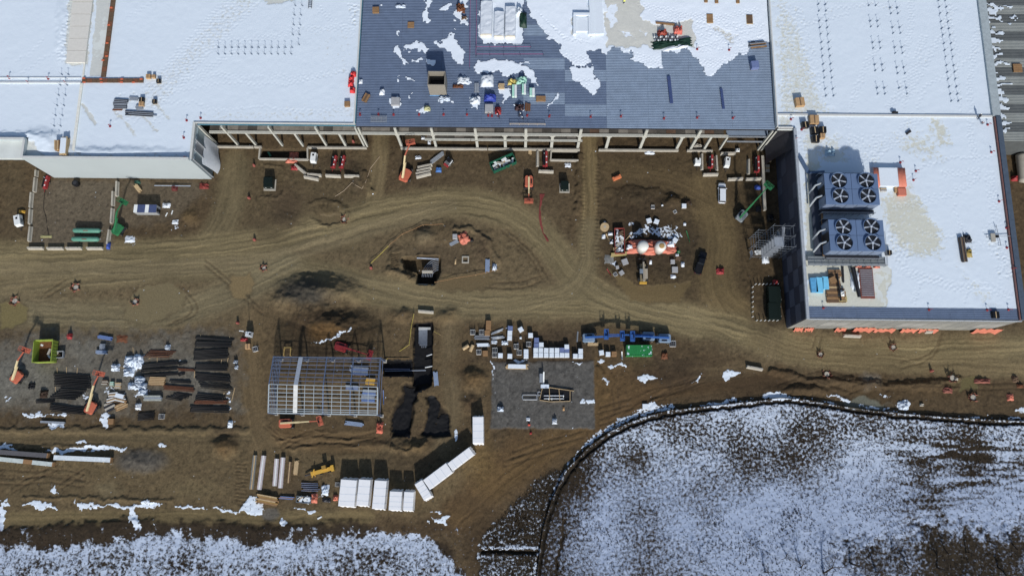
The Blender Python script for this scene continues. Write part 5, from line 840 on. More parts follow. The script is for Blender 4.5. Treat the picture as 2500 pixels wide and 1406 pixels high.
# ---- cars
def carbody(t, secs, m, name='body'):
    n = len(secs[0][1]); P = [(x, y, z) for x, pr in secs for y, z in pr]; F = [(k * n + i, (k + 1) * n + i, (k + 1) * n + i + 1, k * n + i + 1) for k in range(len(secs) - 1) for i in range(n - 1)] + [tuple(range(n)), tuple(range(len(P) - 1, len(P) - n - 1, -1))]
    return B().add(P, F).obj(name, m, t, smooth=False)
def car(label, a, b, m, pick=False):
    p, q = W(*a, .8), W(*b, .8); c = (p + q) / 2; Ln = 6.0 if pick else 5.3; t = thing('pickup_truck' if pick else 'parked_car', label, 'pickup' if pick else 'car', (c.x, c.y, gz(c.x, c.y)), math.atan2(q.y - p.y, q.x - p.x)); w2 = .96; h = Ln / 2   # front towards b
    pr = lambda wd, zt, zb=.35: [(-wd * .96, zb), (-wd, zb + .25), (-wd * .97, zt - .08), (-wd * .86, zt), (wd * .86, zt), (wd * .97, zt - .08), (wd, zb + .25), (wd * .96, zb)]
    bd = carbody(t, [(-h, pr(w2 * .9, .95, .45)), (-h + .15, pr(w2, 1.0)), (h * .1, pr(w2, 1.02)), (h * .45, pr(w2, 1.0)), (h - .35, pr(w2 * .97, .92)), (h, pr(w2 * .82, .72, .4))], m)
    x0, x1, x2, x3 = (-h * .18, -h * .1, h * .28, h * .48) if pick else (-h + .04, -h + .2, h * .3, h * .58); zt = 1.75 if pick else 1.68; cw = w2 * .9
    cb = B().prism([(x0, -cw), (x3, -cw), (x3, cw), (x0, cw)], .98, zt, [(x1, -cw * .82), (x2, -cw * .82), (x2, cw * .82), (x1, cw * .82)]).obj('cabin', glass, t); B().prism([(x1 - .04, -cw * .84), (x2 + .04, -cw * .84), (x2 + .04, cw * .84), (x1 - .04, cw * .84)], zt - .01, zt + .05).obj('roof_panel', m, cb)
    for s in (-1, 1):
        for xx in ((x1 + x2) / 2, x1 + .05, x2 - .02): B().bar((xx + (.1 if xx > 0 else -.1) * 0, s * cw * 1.0, 1.0), (xx, s * cw * .83, zt), .09).obj('pillar', m, cb)
        B().cbox(h * .42, s * (w2 + .12), 1.05, .16, .22, .16).obj('mirror', m, t); B().cbox(h - .1, s * w2 * .6, .66, .12, .36, .12).obj('headlight', galv, t); B().cbox(-h + .03, s * w2 * .72, .85, .08, .25, .2).obj('tail_light', redp, t)
    B().cbox(h + .02, 0, .5, .16, 1.5, .2).cbox(-h - .02, 0, .52, .14, 1.6, .18).obj('bumper', dark_steel if pick else m, t)
    if pick: B().box(-h + .12, -w2 * .82, 1.0, x0 - .08, w2 * .82, 1.015).obj('cargo_bed', black, t); B().bar((-h + .08, -w2 * .86, 1.05), (x0 - .05, -w2 * .86, 1.05), .1).bar((-h + .08, w2 * .86, 1.05), (x0 - .05, w2 * .86, 1.05), .1).bar((-h + .06, -w2 * .8, 1.05), (-h + .06, w2 * .8, 1.05), .1).obj('bed_rail', m, t)
    for sx in (-.6, .6):
        for sy in (-1, 1): wheel(t, sx * h, sy * (w2 - .1), .36, .24)
    return t
car('white car parked between the barriers and the dark facade', (1763, 446), (1763, 496), M('car_white', (205, 210, 214), .25, var=.04, spec=.5)).rotation_euler.z += PI
car('black pickup truck parked by the litter round the white tanks', (1703, 668), (1719, 614), M('car_black', (14, 16, 20), .35, var=.1, spec=.4), True)
# ---- telehandler
p = GW(1568, 668); t = thing('telehandler', 'muddy yellow telehandler facing the white tanks', 'telehandler', p, HD((1568, 690), (1567, 640))); mud_y = M('muddy_yellow', (118, 106, 80), .7, var=.35)
B().box(-2.4, -.75, .6, 2.2, .75, 1.15).obj('chassis', mud_y, t); cb = B().prism([(-.6, .12), (.9, .12), (.9, 1.05), (-.6, 1.05)], 1.0, 2.35, [(-.5, .18), (.6, .18), (.6, .98), (-.5, .98)]).obj('cab', glass, t); B().box(-.55, .15, 2.35, .62, 1.0, 2.42).obj('cab_roof', M('cab_grey', (110, 120, 128), .5), cb)
B().box(-1.6, -1.1, .8, .9, -.35, 1.6).obj('engine_cover', M('muddy_panel', (150, 140, 122), .7, var=.2), t); B().bar((-2.4, -.1, 1.9), (2.6, -.1, 1.5), .42, .5).obj('boom', M('boom_tan', (150, 140, 122), .6, var=.2), t); B().bar((2.4, -.1, 1.5), (3.6, -.1, .8), .3).obj('boom_tip', dark_steel, t); B().bar((3.6, -1.0, .7), (3.6, 1.0, .7), .2, .5).obj('carriage', dark_steel, t)
for s in (-.45, .45): B().box(3.65, s - .07, .25, 4.9, s + .07, .32).obj('fork', dark_steel, t)
B().box(-2.9, -.9, .7, -2.41, .9, 1.25).obj('counterweight', yel, t)
for sx in (-1.6, 1.5):
    for sy in (-1, 1): wheel(t, sx, sy * 1.05, .62, .45, mud_y)
# ---- yellow boring machine
p = GW(785, 1150); t = thing('boring_machine', 'yellow boring machine lying slantwise above the white units', 'machine', p, HD((745, 1160), (818, 1140)))
B().box(-2.4, -.45, .5, 3.2, .45, 1.0).obj('main_beam', yel, t); B().box(.6, .25, 1.0, 1.6, 1.1, 1.9).obj('engine_housing', M('ochre_paint', (150, 116, 40), .6), t); B().box(2.6, -.7, .3, 3.3, .7, 1.5).obj('end_frame', yel, t); B().bar((-2.3, -.9, .9), (-1.3, .9, 1.2), .2).bar((-2.0, .9, .6), (-1.5, -.9, .6), .15).obj('cross_arm', yel, t); B().cyl((-3.9, 0, .6), (-2.4, 0, .8), .16).obj('drill_rod', dark_steel, t)
for x in (0, 1.9): wheel(t, x, -.65, .4, .3); wheel(t, x, .65, .4, .3)
# ---- compact loader
p = GW(1097, 397); t = thing('compact_loader', 'small dark loader with red bucket near the blue tarp', 'loader', p, HD((1090, 405), (1104, 390))); B().box(-.9, -.6, .4, .8, .6, 1.2).obj('body', M('loader_grey', (96, 98, 100), .5), t); B().box(-.4, -.5, 1.2, .5, .5, 1.95).obj('cage', black, t); B().box(-1.5, -.7, .15, -.95, .7, .6).obj('bucket', redp, t); B().bar((-.9, -.7, .5), (.7, -.7, 1.3), .15).bar((-.9, .7, .5), (.7, .7, 1.3), .15).obj('lift_arm', whitep, t)
for sx in (-.5, .5):
    for sy in (-1, 1): wheel(t, sx, sy * .75, .38, .28)
# ---- green cylinders, blue and white box, silos
tg = M('tank_green', (78, 132, 112), .5, var=.12, scale=.8)
for a, b, lab in [((178, 563), (246, 563), 'northern of two long green cylindrical tanks on the gravel pad'), ((175, 584), (243, 584), 'southern of two long green cylindrical tanks on the gravel pad')]:
    p, q = W(*a, 1.1), W(*b, 1.1); Ln = (q - p).length; t = thing('storage_tank', lab, 'tank', ((p.x + q.x) / 2, (p.y + q.y) / 2, 0), 0, 'green cylinders'); r = .62
    B().lathe([(.05, -Ln / 2), (r * .6, -Ln / 2 + .12), (r, -Ln / 2 + .5), (r, Ln / 2 - .5), (r * .6, Ln / 2 - .12), (.05, Ln / 2)], 20, (0, 0, 1.15), 'x').obj('shell', tg, t, smooth=True); B().cbox(0, -.2, 1.15 + r * .95, 1.2, .2, .05).obj('nameplate', M('plate_red', (130, 70, 60), .6), t); B().cyl((Ln / 2, 0, 1.2), (Ln / 2 + .5, 0, 1.2), .06).obj('outlet_valve', galv, t)
    for x in (-Ln * .3, Ln * .3): B().box(x - .12, -.55, -.05, x + .12, .55, .68).obj('saddle', dark_steel, t)
p, q = W(326, 512, 2.4), W(381, 512, 2.4); Ln = (q - p).length; c = (p + q) / 2; t = thing('site_cabin', 'small site cabin with navy and white striped roof beside rubble', 'cabin', (c.x, c.y + .3, 0)); h2 = Ln / 2
B().box(-h2, -1.0, .1, h2, 1.0, 2.3).obj('wall', M('cabin_grey', (140, 142, 142), .6), t)
for x0, x1, m in [(-h2, -h2 + .9, whitep), (-h2 + .92, 0, M('navy_roof', (60, 72, 108), .5)), (.02, .95, whitep), (.97, h2, MATS['navy_roof'])]: B().box(x0, -1.05, 2.3, x1, 1.05, 2.38).obj('roof_panel', m, t)
dd = B().box(h2, -.6, .15, h2 + .06, .3, 2.1).obj('door', black, t); B().cbox(h2 + .1, -.4, 1.1, .05, .05, .2).obj('handle', galv, dd)
cr_w = M('silo_white', (204, 202, 192), .45, var=.1)
for px, lab, st in [((1571, 596), 'white vertical tank with clean domed top, western of two', None), ((1614, 597), 'white vertical tank with rusty stained top, eastern of two', M('rust_stain', (164, 130, 72), .7, var=.3))]:
    p = GW(*px); p.x = W(*px, 4).x; p.y = W(*px, 4).y - .3; t = thing('vertical_tank', lab, 'tank', p); B().lathe([(1.35, .4), (1.35, 3.6), (1.25, 4.0), (.8, 4.3), (.25, 4.42), (.05, 4.43)], 28).obj('shell', cr_w, t, smooth=True); B().lathe([(1.38, 3.3), (1.4, 3.35), (1.4, 3.45), (1.38, 3.5)], 28).obj('ring_flange', cr_w, t)
    if st: B().lathe([(.1, 4.44), (.55, 4.41), (.68, 4.36), (.6, 4.3)], 16, (.1, -.15, .02)).obj('stain', st, t, smooth=True)
    for k in range(4): a = k * PI / 2 + .7; B().cyl((1.1 * math.cos(a), 1.1 * math.sin(a), -.1), (1.1 * math.cos(a), 1.1 * math.sin(a), .6), .1).obj('leg', galv, t)
pile('long crumpled orange tarp spread under the two white tanks', (1590, 603), 12.2, 3.6, 1.0, tarp_o, n=15, lump=.7, name='spread_tarp'); pile('orange tarp flap spilling south in front of the tanks', (1582, 615), 4.0, 1.8, .7, tarp_o, lump=.7, name='spread_tarp')
pile('snow heap caught on the orange tarp east of the tanks', (1636, 597), 2.2, 1.8, 1.1, snowm, name='snow_heap', cat='snow', lump=.4); pile('snow heap caught on the orange tarp west of the tanks', (1537, 604), 1.6, 1.2, 1.0, snowm, name='snow_heap', cat='snow', lump=.4)
boards('bundle of yellow timbers at the foot of the red skip', ZI(375, 850), ZI(575, 830), .9, .4, [M('yellow_timber', (170, 156, 84), .7), wood_l], 5)
# litter round the tanks
for px, s, kind, hd, lab in [((858, 408), 1.3, 'wrap', .3, 'snow topped pallet, western of the pair north of the white tanks'), ((952, 420), 1.3, 'wrap', -.4, 'snow topped pallet, eastern of the pair north of the white tanks'), ((1297, 230), 1.2, 'wrap', 0, 'snow topped pallet beside the brushwood north of the tanks'), ((905, 240), .9, 'wire', 0, 'low wire basket standing alone north of the tanks'), ((1188, 298), .8, 'wire', .5, 'small wire basket right of the lone one north of the tanks'), ((1190, 655), 1.3, 'wrap', -.6, 'snow topped pallet east of the stained tank'), ((552, 930), 1.5, 'wrap', .35, 'pale slab pallet just south of the red skip'), ((510, 1070), 1.1, 'wrap', .6, 'pale block pallet with dark hole south-west of the tanks'), ((1160, 930), 1.1, 'wrap', 0, 'grey pallet left of the ladder east of the telehandler'), ((1188, 1030), 1.5, 'wrap', 0, 'white toolbox pallet east of the telehandler'), ((430, 1090), .9, 'wire', .6, 'dark wire basket south-west of the red skip'), ((455, 1000), .8, 'wrap', .2, 'small snowy pallet south-west of the red skip')]: crate(lab, ZI(*px), kind, hd, s, .55 if kind == 'wire' else .7, group='litter round the tanks', cap=(px[1] < 800))
for px, sx, sy, lab in [((365, 578), 1.3, .9, 'white rag heap left of the red skip'), ((280, 610), .9, 1.2, 'crumpled white sheet furthest left of the red skip'), ((380, 690), .9, .6, 'small white sheet between the skip and the dirt lane'), ((1285, 970), .9, 1.3, 'torn white sheet near the black pickup'), ((1215, 850), .9, .7, 'white bag beside the round green drum'), ((1310, 455), .7, .9, 'white scrap heap north-east of the tanks'), ((1020, 225), .5, .5, 'small white rag near the wire baskets'), ((1165, 1120), 1.4, 1.0, 'pale rubble heap south of the white toolbox pallet'), ((875, 940), .7, 1.2, 'whitish scrap right of the telehandler forks'), ((295, 430), .5, .5, 'white bucket shape above the cable drum')]: pile(lab, ZI(*px), sx, sy, .4, tarp_w, name='litter_sheet', cat='litter', lump=.8, n=6, group='white litter')
def drum(label, px, r, h, m, cat='drum', flat=True):
    p = GW(*px); t = thing('cable_drum', label, cat, p); B().lathe([(r, 0), (r, .1), (r * .55, .11), (r * .55, h - .11), (r, h - .1), (r, h)], 18).obj('reel', m, t); B().lathe([(r * .75, .12), (r * .78, .2), (r * .78, h - .2), (r * .75, h - .12)], 18).obj('cable', black, t); B().lathe([(.18 * r, h), (.3 * r, h), (.3 * r, h + .03), (.1 * r, h + .03)], 10).obj('hub', conc, t)
drum('wooden cable drum lying flat left of the red skip', ZI(290, 500), 1.1, .9, wood_l); drum('round green drum at the east end of the orange tarp', ZI(1228, 815), .4, .7, grn)
for a, b, lab in [(ZI(1330, 540), ZI(1375, 690), 'dark green pipe lying east of the stained tank'), (ZI(310, 580), ZI(345, 660), 'pale plank left of the red skip'), (ZI(555, 660), ZI(625, 585), 'pale beam leaning in the snow right of the red skip')]: pipes(lab, a, b, a, 1, .12, {'d': grn, 'p': wood_l}[lab[0]], None, .01, .05, name='stray_pole')
boards('wooden ladder frame lying near the black pickup', ZI(1200, 880), ZI(1260, 900), 1.2, .12, [wood_d], 4); pile('tangle of red mesh near the black pickup', (1758, 662), 2.0, 1.7, .7, M('red_mesh', (140, 40, 42), .7), name='mesh_tangle', cat='mesh', lump=.9); pile('brushwood tangle beside a snow topped pallet', ZI(1340, 185), 1.8, 1.3, .5, M('dry_brush', (60, 46, 34), .9), name='brush_heap', cat='brush', lump=1)
pipes('red and white rail lying south-west of the red skip', ZI(320, 1025), ZI(375, 1110), ZI(320, 1025), 1, .1, redp, None, .01, .05, name='stray_pole'); pile('speckled lime spill beside the dirt lane', ZI(350, 900), 2.4, 2.2, .12, M('lime_spill', (110, 110, 106), .9, var=.4), name='lime_spill', cat='spill', lump=.8)
# ---- right edge of that zone
tag(B().bar((0, 0, .5), (2.2, .5, .5), .9, .8).bar((.4, 0, 1.0), (1.8, .3, 1.0), .5, .2).obj('site_pump', M('pump_orange', (200, 110, 60), .6), None, GW(*ZD(605, 715)), .2), 'small orange and white pump in the middle of the eastern yard', 'pump')
pile('blue tarp bundle beside the green boom', ZD(2185, 795), 1.6, 1.2, .8, M('royal_tarp', (40, 70, 150), .5), name='tarp_bundle', lump=.5); pile('red tarp heap against the dark wall near the scaffold', (1893, 690), 1.4, 1.4, .9, redp, name='tarp_bundle', lump=.8)
pile('torn white wrapping outside the middle of the foundation wall', ZD(1010, 415), 2.6, 1.0, .5, tarp_w, name='litter_sheet', cat='litter', lump=.9, group='white litter'); pile('white rubble heap between two columns inside the frame', ZD(1530, 340), 2.4, 1.2, .6, conc, name='rubble_heap', cat='rubble', lump=.9)
boards('pale formwork panels stacked near the steel corner columns', ZD(2280, 470), ZD(2330, 470), 2.6, .5, [wood_l, conc], 4); boards('grey formwork boards lower down near the dark facade', ZD(2265, 590), ZD(2310, 590), 2.0, .4, [conc, wood_l], 3); pile('dark tool cart at the end of the long kerb', ZD(2195, 1030), 1.4, 1.6, 1.0, dark_steel, name='tool_cart', cat='cart', lump=.6); pile('dark machine under cover beside the facade foot', ZD(2320, 1130), 1.8, 2.0, 1.2, black, name='covered_machine', cat='machine', lump=.5); pile('white stand and scrap at the foot of the steel columns', ZD(1965, 390), 1.2, 1.0, .8, whitep, name='scrap_stand', cat='scrap', lump=.8)
# ================================================================== PIPE YARD (west)
PS = [('black pipe in the long stack below the western orange lift', ZF(520, 1142), ZF(860, 1165), ZF(528, 1258), 9, .15, pipe_b), ('black pipe in the loose stack left of the slanted orange lift', ZF(590, 1285), ZF(830, 1300), ZF(480, 1372), 7, .15, pipe_b), ('thin black pipe sticking out west of the loose stack', ZF(345, 1400), ZF(520, 1392), ZF(360, 1420), 3, .12, pipe_b), ('black pipe in the low stack at the south edge of the pipe yard', ZL(412, 25), ZL(690, 55), ZL(415, 75), 5, .14, pipe_b),
      ('brown thin pipe in the sparse stack north of the white bags', ZF(1440, 920), ZF(1690, 928), ZF(1375, 978), 5, .1, pipe_r), ('black pipe in the curved stack right of the white bags', ZF(1352, 1058), ZF(1695, 1022), ZF(1350, 1085), 4, .14, pipe_b), ('black pipe in the pair below the curved stack', ZF(1348, 1108), ZF(1690, 1085), ZF(1348, 1125), 2, .13, pipe_b), ('black pipe in the lowest row beside the white bags', ZF(1350, 1155), ZF(1690, 1132), ZF(1350, 1172), 3, .13, pipe_b),
      ('black pipe in the northernmost stack of the eastern column', ZF(1870, 792), ZF(2222, 816), ZF(1872, 805), 3, .14, pipe_b), ('black pipe in the second stack from the north of the eastern column', ZF(1868, 838), ZF(2218, 842), ZF(1870, 885), 6, .14, pipe_b), ('black pipe in the wide third stack of the eastern column', ZF(1850, 925), ZF(2185, 905), ZF(1850, 1010), 8, .15, pipe_b), ('black pipe in the fourth stack of the eastern column', ZF(1862, 1052), ZF(2178, 1055), ZF(1865, 1105), 6, .15, pipe_b), ('black pipe in the slanting fifth stack of the eastern column', ZF(1870, 1135), ZF(2190, 1162), ZF(1870, 1200), 7, .13, pipe_b), ('thin pipe in the spread sixth stack of the eastern column', ZF(1890, 1225), ZF(2190, 1258), ZF(1920, 1275), 4, .1, pipe_b),
      ('rust brown pipe in the stack below the fresh lumber', ZF(1570, 1252), ZF(1862, 1275), ZF(1572, 1290), 5, .11, pipe_r), ('black pipe in the middle stack south of the rusty pipes', ZF(1690, 1328), ZF(1840, 1350), ZF(1575, 1375), 6, .12, pipe_b), ('black pipe in the seventh stack of the eastern column', ZF(1880, 1330), ZF(2150, 1355), ZF(1870, 1382), 4, .13, pipe_b), ('rust brown pipe near the south end of the eastern column', ZF(1860, 1398), ZF(2165, 1400), ZF(1860, 1425), 4, .13, pipe_r), ('black pipe in the southernmost stack of the eastern column', ZL(1540, 38), ZL(1850, 45), ZL(1540, 80), 5, .15, pipe_b),
      ('short black pipe between the two pipe columns', ZF(1702, 1048), ZF(1782, 1025), ZF(1705, 1062), 3, .14, pipe_b), ('short rust pipe lying crosswise between the pipe columns', ZF(1700, 1092), ZF(1850, 1098), ZF(1700, 1110), 3, .11, pipe_r), ('short black pipe below the crosswise rust pipes', ZF(1702, 1155), ZF(1755, 1138), ZF(1705, 1165), 2, .14, pipe_b), ('dark pipe in the slanted heap left of the rusty pipes', ZF(1620, 1205), ZF(1815, 1212), ZF(1640, 1225), 4, .11, pipe_b), ('dark pipe in the small heap south of the pipe yard', ZL(1115, 100), ZL(1240, 90), ZL(1120, 150), 6, .12, pipe_b)]
for lab, a, b, c, n, r, m in PS: pipes(lab, a, b, c, n, r, m)
bearers([(ZF(545, 1080), ZF(548, 1130)), (ZF(637, 1078), ZF(637, 1135)), (ZF(740, 1085), ZF(735, 1140)), (ZF(530, 1265), ZF(530, 1310))], 'pale timber bearer sticking out north of the long black stack')
bearers([(ZF(1915, 770), ZF(1912, 800)), (ZF(2190, 785), ZF(2195, 815)), (ZF(2115, 1005), ZF(2108, 1050)), (ZF(2178, 990), ZF(2165, 1040)), (ZF(2240, 1275), ZF(2210, 1400)), (ZF(2140, 1320), ZF(2120, 1390)), (ZF(1860, 1110), ZF(1855, 1180))], 'pale timber bearer poking out of the eastern pipe column')
bearers([(ZF(1420, 1000), ZF(1435, 990)), (ZF(1500, 985), ZF(1502, 1030)), (ZF(1610, 930), ZF(1612, 975)), (ZF(1150, 1080), ZF(1240, 1095)), (ZF(1270, 890), ZF(1272, 950))], 'stray pale timber beside the white bags')
for px, sx, sy, lab in [((1245, 1030), 3.0, 3.0, 'snowy white bag heap at the west head of the curved pipes'), ((1320, 1030), 2.6, 3.6, 'tall snowy white bag heap touching the curved pipes'), ((1230, 1130), 2.6, 2.0, 'low snowy bag heap beside the lowest pipes'), ((1335, 1200), 2.6, 1.8, 'snowy bag heap left of the fresh lumber'), ((1280, 1260), 3.2, 1.8, 'wide snowy bag heap in the middle of the yard'), ((1370, 1260), 1.8, 1.6, 'small snowy bag heap right of the wide one'), ((1365, 1320), 2.2, 1.6, 'southernmost snowy bag heap of the pipe yard'), ((1105, 1085), 2.0, 1.8, 'snowy heap on a pallet left of the white bags'), ((2250, 1030), 1.0, .9, 'white sack at the east margin of the pipe yard'), ((2255, 1080), .9, 1.0, 'second white sack at the east margin of the pipe yard'), ((1605, 890), 1.2, 1.3, 'lone snow capped heap north of the sparse stack'), ((1855, 200), 0, 0, '')]:
    if lab: pile(lab, ZF(*px), sx, sy, .9, M('snowy_bags', (150, 160, 172), .7, var=.45, scale=2.2, snowy=.75), name='snowy_bags', cat='bags', lump=.9, n=10, group='snowy bag heaps')
boards('stack of fresh lumber with ragged ends right of the snowy bags', ZF(1430, 1210), ZF(1578, 1215), 2.0, .5, [wood_l, wood], 10, 2, ragged=.03); boards('long grey duct bundle at the south of the bag heaps', ZF(1390, 1375), ZF(1555, 1375), 1.3, .8, [M('duct_grey', (150, 154, 146), .6), galv], 3)
for px, hd, m, lab, L, wd in [((1010, 1225), -.3, wood_d, 'framed board pallet right of the slanted orange lift', 1.4, 1.1), ((1075, 1240), .1, foam_m, 'small pale green panel pallet beside the framed board', .9, 1.0), ((1135, 1255), -.1, wood_l, 'pale timber pallet right of the green panel pallet', 1.4, 1.4)]:
    p = ZF(*px); boards(lab, (p[0] - L * 5, p[1]), (p[0] + L * 5, p[1]), wd, .6, [m, conc], 4, 2)
rs = random.Random(11)
for k, (px, hd, lab) in enumerate([((1090, 1345), .1, 'brown plank bundle in the timber heap, north-west end'), ((1150, 1355), -.25, 'snow covered plank bundle at the top of the timber heap'), ((1070, 1395), .3, 'white plank bundle at the west of the timber heap'), ((1160, 1395), -.2, 'pale plank bundle at the east of the timber heap')]):
    p = ZF(*px); boards(lab, (p[0] - 11, p[1] + 4 * hd * 10 * .3), (p[0] + 11, p[1] - 4 * hd * 10 * .3), 1.2, .5, [wood_l, wood_d, whitep], 5, 2, snow=(k == 1))
boards('pale plank bundle at the south-east of the timber heap', ZL(940, 55), ZL(1030, 15), 1.4, .5, [wood_l, wood], 5, 2); boards('dark panel bundle at the south-west of the timber heap', ZL(850, 60), ZL(930, 20), 2.2, .4, [dark_steel, conc], 4); pile('small white scrap heap south of the timber heap', ZL(1115, 40), 1.4, 1.6, .9, tarp_w, name='scrap_heap', cat='scrap', lump=.8)
crate('brown wooden bin inside the snow crescent', ZL(890, 160), 'wood', 0, 1.3, .8, group=None); crate('narrow dark bin south of the pipe yard', ZL(1298, 120), 'wire', 0, 1.3, .8, group=None); pile('snow capped post stump at the east of the lower track', ZL(1857, 185), 1.2, 1.9, .8, snowm, name='snow_heap', cat='snow', lump=.5)
bw = M('blue_beam', (88, 112, 160), .5)
boards('blue steel beam bundle, northernmost of three in the open gravel', ZF(950, 790), ZF(1075, 812), .9, .5, [bw], 5, 2, name='beam_bundle', cat='beams'); boards('small silver block bundle between two blue bundles', ZF(960, 885), ZF(1010, 885), 1.3, .5, [galv], 4, 2, name='beam_bundle', cat='beams'); boards('blue grey beam bundle, southernmost of three in the open gravel', ZF(928, 938), ZF(1025, 938), .9, .6, [M('blue_grey_beam', (120, 136, 160), .5)], 5, 2, name='beam_bundle', cat='beams')
dumpster('small grey metal bin beside the lime green skip', ZF(522, 958), ZF(600, 955), 1.6, 1.0, galv, black, 2, name='metal_bin', cat='bin'); pile('small red machine right of the lime green skip', ZF(670, 785), 1.2, 1.5, 1.0, redp, name='red_machine', cat='machine', lump=.9); pile('dark rag heap south of the western orange lift', ZF(305, 1260), 1.6, 1.4, .5, black, name='rag_heap', cat='scrap', lump=1); pile('brown root clump right of the dark rag heap', ZF(420, 1335), 1.9, 1.9, .7, M('root_brown', (58, 44, 34), .9), name='root_clump', cat='debris', lump=1); pile('rusty scrap spread right of the blue bundle', ZF(1165, 810), 3.0, 2.0, .2, rust, name='scrap_heap', cat='scrap', lump=1)
crate('orange and white equipment box below the grey light tower', ZF(2360, 880), 'card', .1, 1.3, 1.0, group=None); crate('dark crate leaning at the corner of the pipe yard', ZF(2430, 905), 'wire', .3, 1.2, .9, group=None); pile('red tangle under the grey light tower', ZF(2330, 815), 1.8, .9, .5, redp, name='mesh_tangle', cat='mesh', lump=.9)
# long beams lower left
for a, b, m, lab, wd in [(ZL(0, 405), ZL(400, 435), M('charcoal_beam', (86, 84, 86), .6), 'dark grey box beam, northern of the pair at the left edge', 1.1), (ZL(0, 460), ZL(442, 505), M('pale_beam', (178, 186, 180), .5), 'pale box beam with tan band, southern of the pair at the left edge', 1.0), (ZL(455, 450), ZL(908, 470), M('white_beam', (196, 204, 208), .5), 'long white box beam with tan end beside the snow streak', 1.1)]:
    p, q = W(*a, 0), W(*b, 0); c = (p + q) / 2; Ln = (q - p).length; t = thing('box_girder', lab, 'girder', (c.x, c.y, .1), math.atan2(q.y - p.y, q.x - p.x), 'long box beams'); B().box(-Ln / 2, -wd / 2, .1, Ln / 2, wd / 2, 1.1).obj('beam_shell', m, t); B().box(Ln / 2 + .002, -wd / 2 - .01, .08, Ln / 2 + .25, wd / 2 + .01, 1.11).obj('end_cap', wood, t)
    if 'band' in lab: B().box(-.3, -wd / 2 - .01, .09, 1.9, wd / 2 + .01, 1.115).obj('band', wood, t)
    for x in (-.35, .35): B().box(x * Ln - .1, -wd * .7, -.05, x * Ln + .1, wd * .7, .1).obj('bearer', wood_l, t)
p, q = W(*ZL(335, 163), 0), W(*ZL(530, 172), 0); tag(B().bar((0, 0, .3), ((q - p).length, 0, .3), .35, .5).box(0, -.25, .5, (q - p).length, .25, .56).obj('steel_girder', galv, None, p, math.atan2(q.y - p.y, q.x - p.x)), 'silver beam lying over a snow patch at the lower left', 'girder')
# ---- strip bundles and goods by the white units
for a, b, wd, mts, lab in [((148, 432), (118, 705), .9, [M('grey_panel', (110, 112, 108), .6), wood_l], 'grey panel bundle edged with timber, westernmost of the upright bundles'), ((217, 435), (180, 708), 1.0, [M('pinkish_panel', (178, 166, 166), .6), whitep], 'pale panel bundle second from the west'), ((322, 460), (305, 678), 1.0, [MATS['pinkish_panel'], whitep], 'shorter pale panel bundle third from the west'), ((372, 450), (350, 695), 1.0, [MATS['pinkish_panel'], whitep], 'longer pale panel bundle fourth from the west'), ((430, 485), (415, 655), .7, [wood_d, wood_l], 'dark timber bundle with tan edge fifth from the west')]:
    boards(lab, ZM(*a), ZM(*b), wd, .7, mts, 3, 3, name='panel_bundle', cat='panels', group='upright bundles', ragged=.006)
    p, q = ZM(*a), ZM(*b)
for k in range(10):
    a = ZM(465 + k * 3, 490 + rs.uniform(0, 90)); p = W(*a, 0)
boards('loose heap of yellowish sticks right of the timber bundle', ZM(480, 480), ZM(468, 585), 1.0, .3, [wood_l], 6, 2, ragged=.1)
pipes('dark pipe in the bundle below the yellow boring machine', ZM(520, 655), ZM(662, 660), ZM(525, 715), 5, .13, M('slate_pipe', (84, 92, 112), .5)); boards('yellow brown timber stack at the edge of the snow streak', ZM(165, 775), ZM(325, 805), 2.0, .8, [wood_l, wood, M('mustard_board', (150, 116, 60), .7)], 6, 2); boards('thin brown and blue plank bundle beside the timber stack', ZM(340, 770), ZM(452, 778), .6, .4, [bw, wood], 3); dumpster('low grey rack with cells beside the orange tarps', ZM(475, 785), ZM(590, 795), 1.4, .7, M('rack_grey', (96, 104, 110), .6), dark_steel, 6, name='storage_rack', cat='rack')
pile('bright orange tarp bundle right of the grey rack', ZM(618, 778), 1.5, 2.2, .8, tarp_o, name='tarp_bundle', lump=.8); pile('small orange and white bundle touching the big white unit', ZM(790, 775), 1.2, 1.3, .7, tarp_o, name='tarp_bundle', lump=.7); pile('snowy rubble beside the grey rack', ZM(705, 715), 1.8, 2.4, .5, MATS['snowy_bags'], name='snowy_bags', cat='bags', lump=1); crate('small grey block crate left of the big white unit', ZM(802, 668), 'wire', 0, 1.0, .7, group=None); pile('dark scrap between the orange tarps', ZM(715, 795), 2.0, .9, .4, dark_steel, name='scrap_heap', cat='scrap', lump=1)
tag(B().prism([(-.6, -.18), (.6, -.18), (.6, .18), (-.6, .18)], 0, .3, [(-.55, -.15), (.55, -.15), (.55, .15), (-.55, .15)]).obj('foam_block', whitep, None, GW(*ZM(662, 935)), .5), 'small white block lying near the lower snow edge', 'block')
for px, wx, ly, hd, lab in [((848, 1203), 4.2, 6.1, -.05, 'widest white wrapped unit at the west end of the row'), ((887, 1202), 3.2, 6.0, -.05, 'tall white wrapped unit second from the west'), ((926, 1207), 3.3, 6.5, -.05, 'longest white wrapped unit third from the west'), ((965, 1222), 3.3, 4.3, -.03, 'short white wrapped unit fourth from the west'), ((997, 1223), 2.7, 4.3, -.03, 'narrow short white wrapped unit fifth from the west'), ((1033, 1196), 2.5, 4.4, .58, 'small tilted white wrapped unit where the row bends'), ((1069, 1162), 3.2, 6.6, -.92, 'large slanted white wrapped unit in the bent row'), ((1125, 1120), 2.6, 6.3, -.92, 'slanted white wrapped unit at the upper end of the bent row'), ((1167, 1049), 3.0, 6.2, .03, 'lone upright white wrapped unit left of the gravel platform')]: wrapped_box(lab, px, wx, ly, hd)
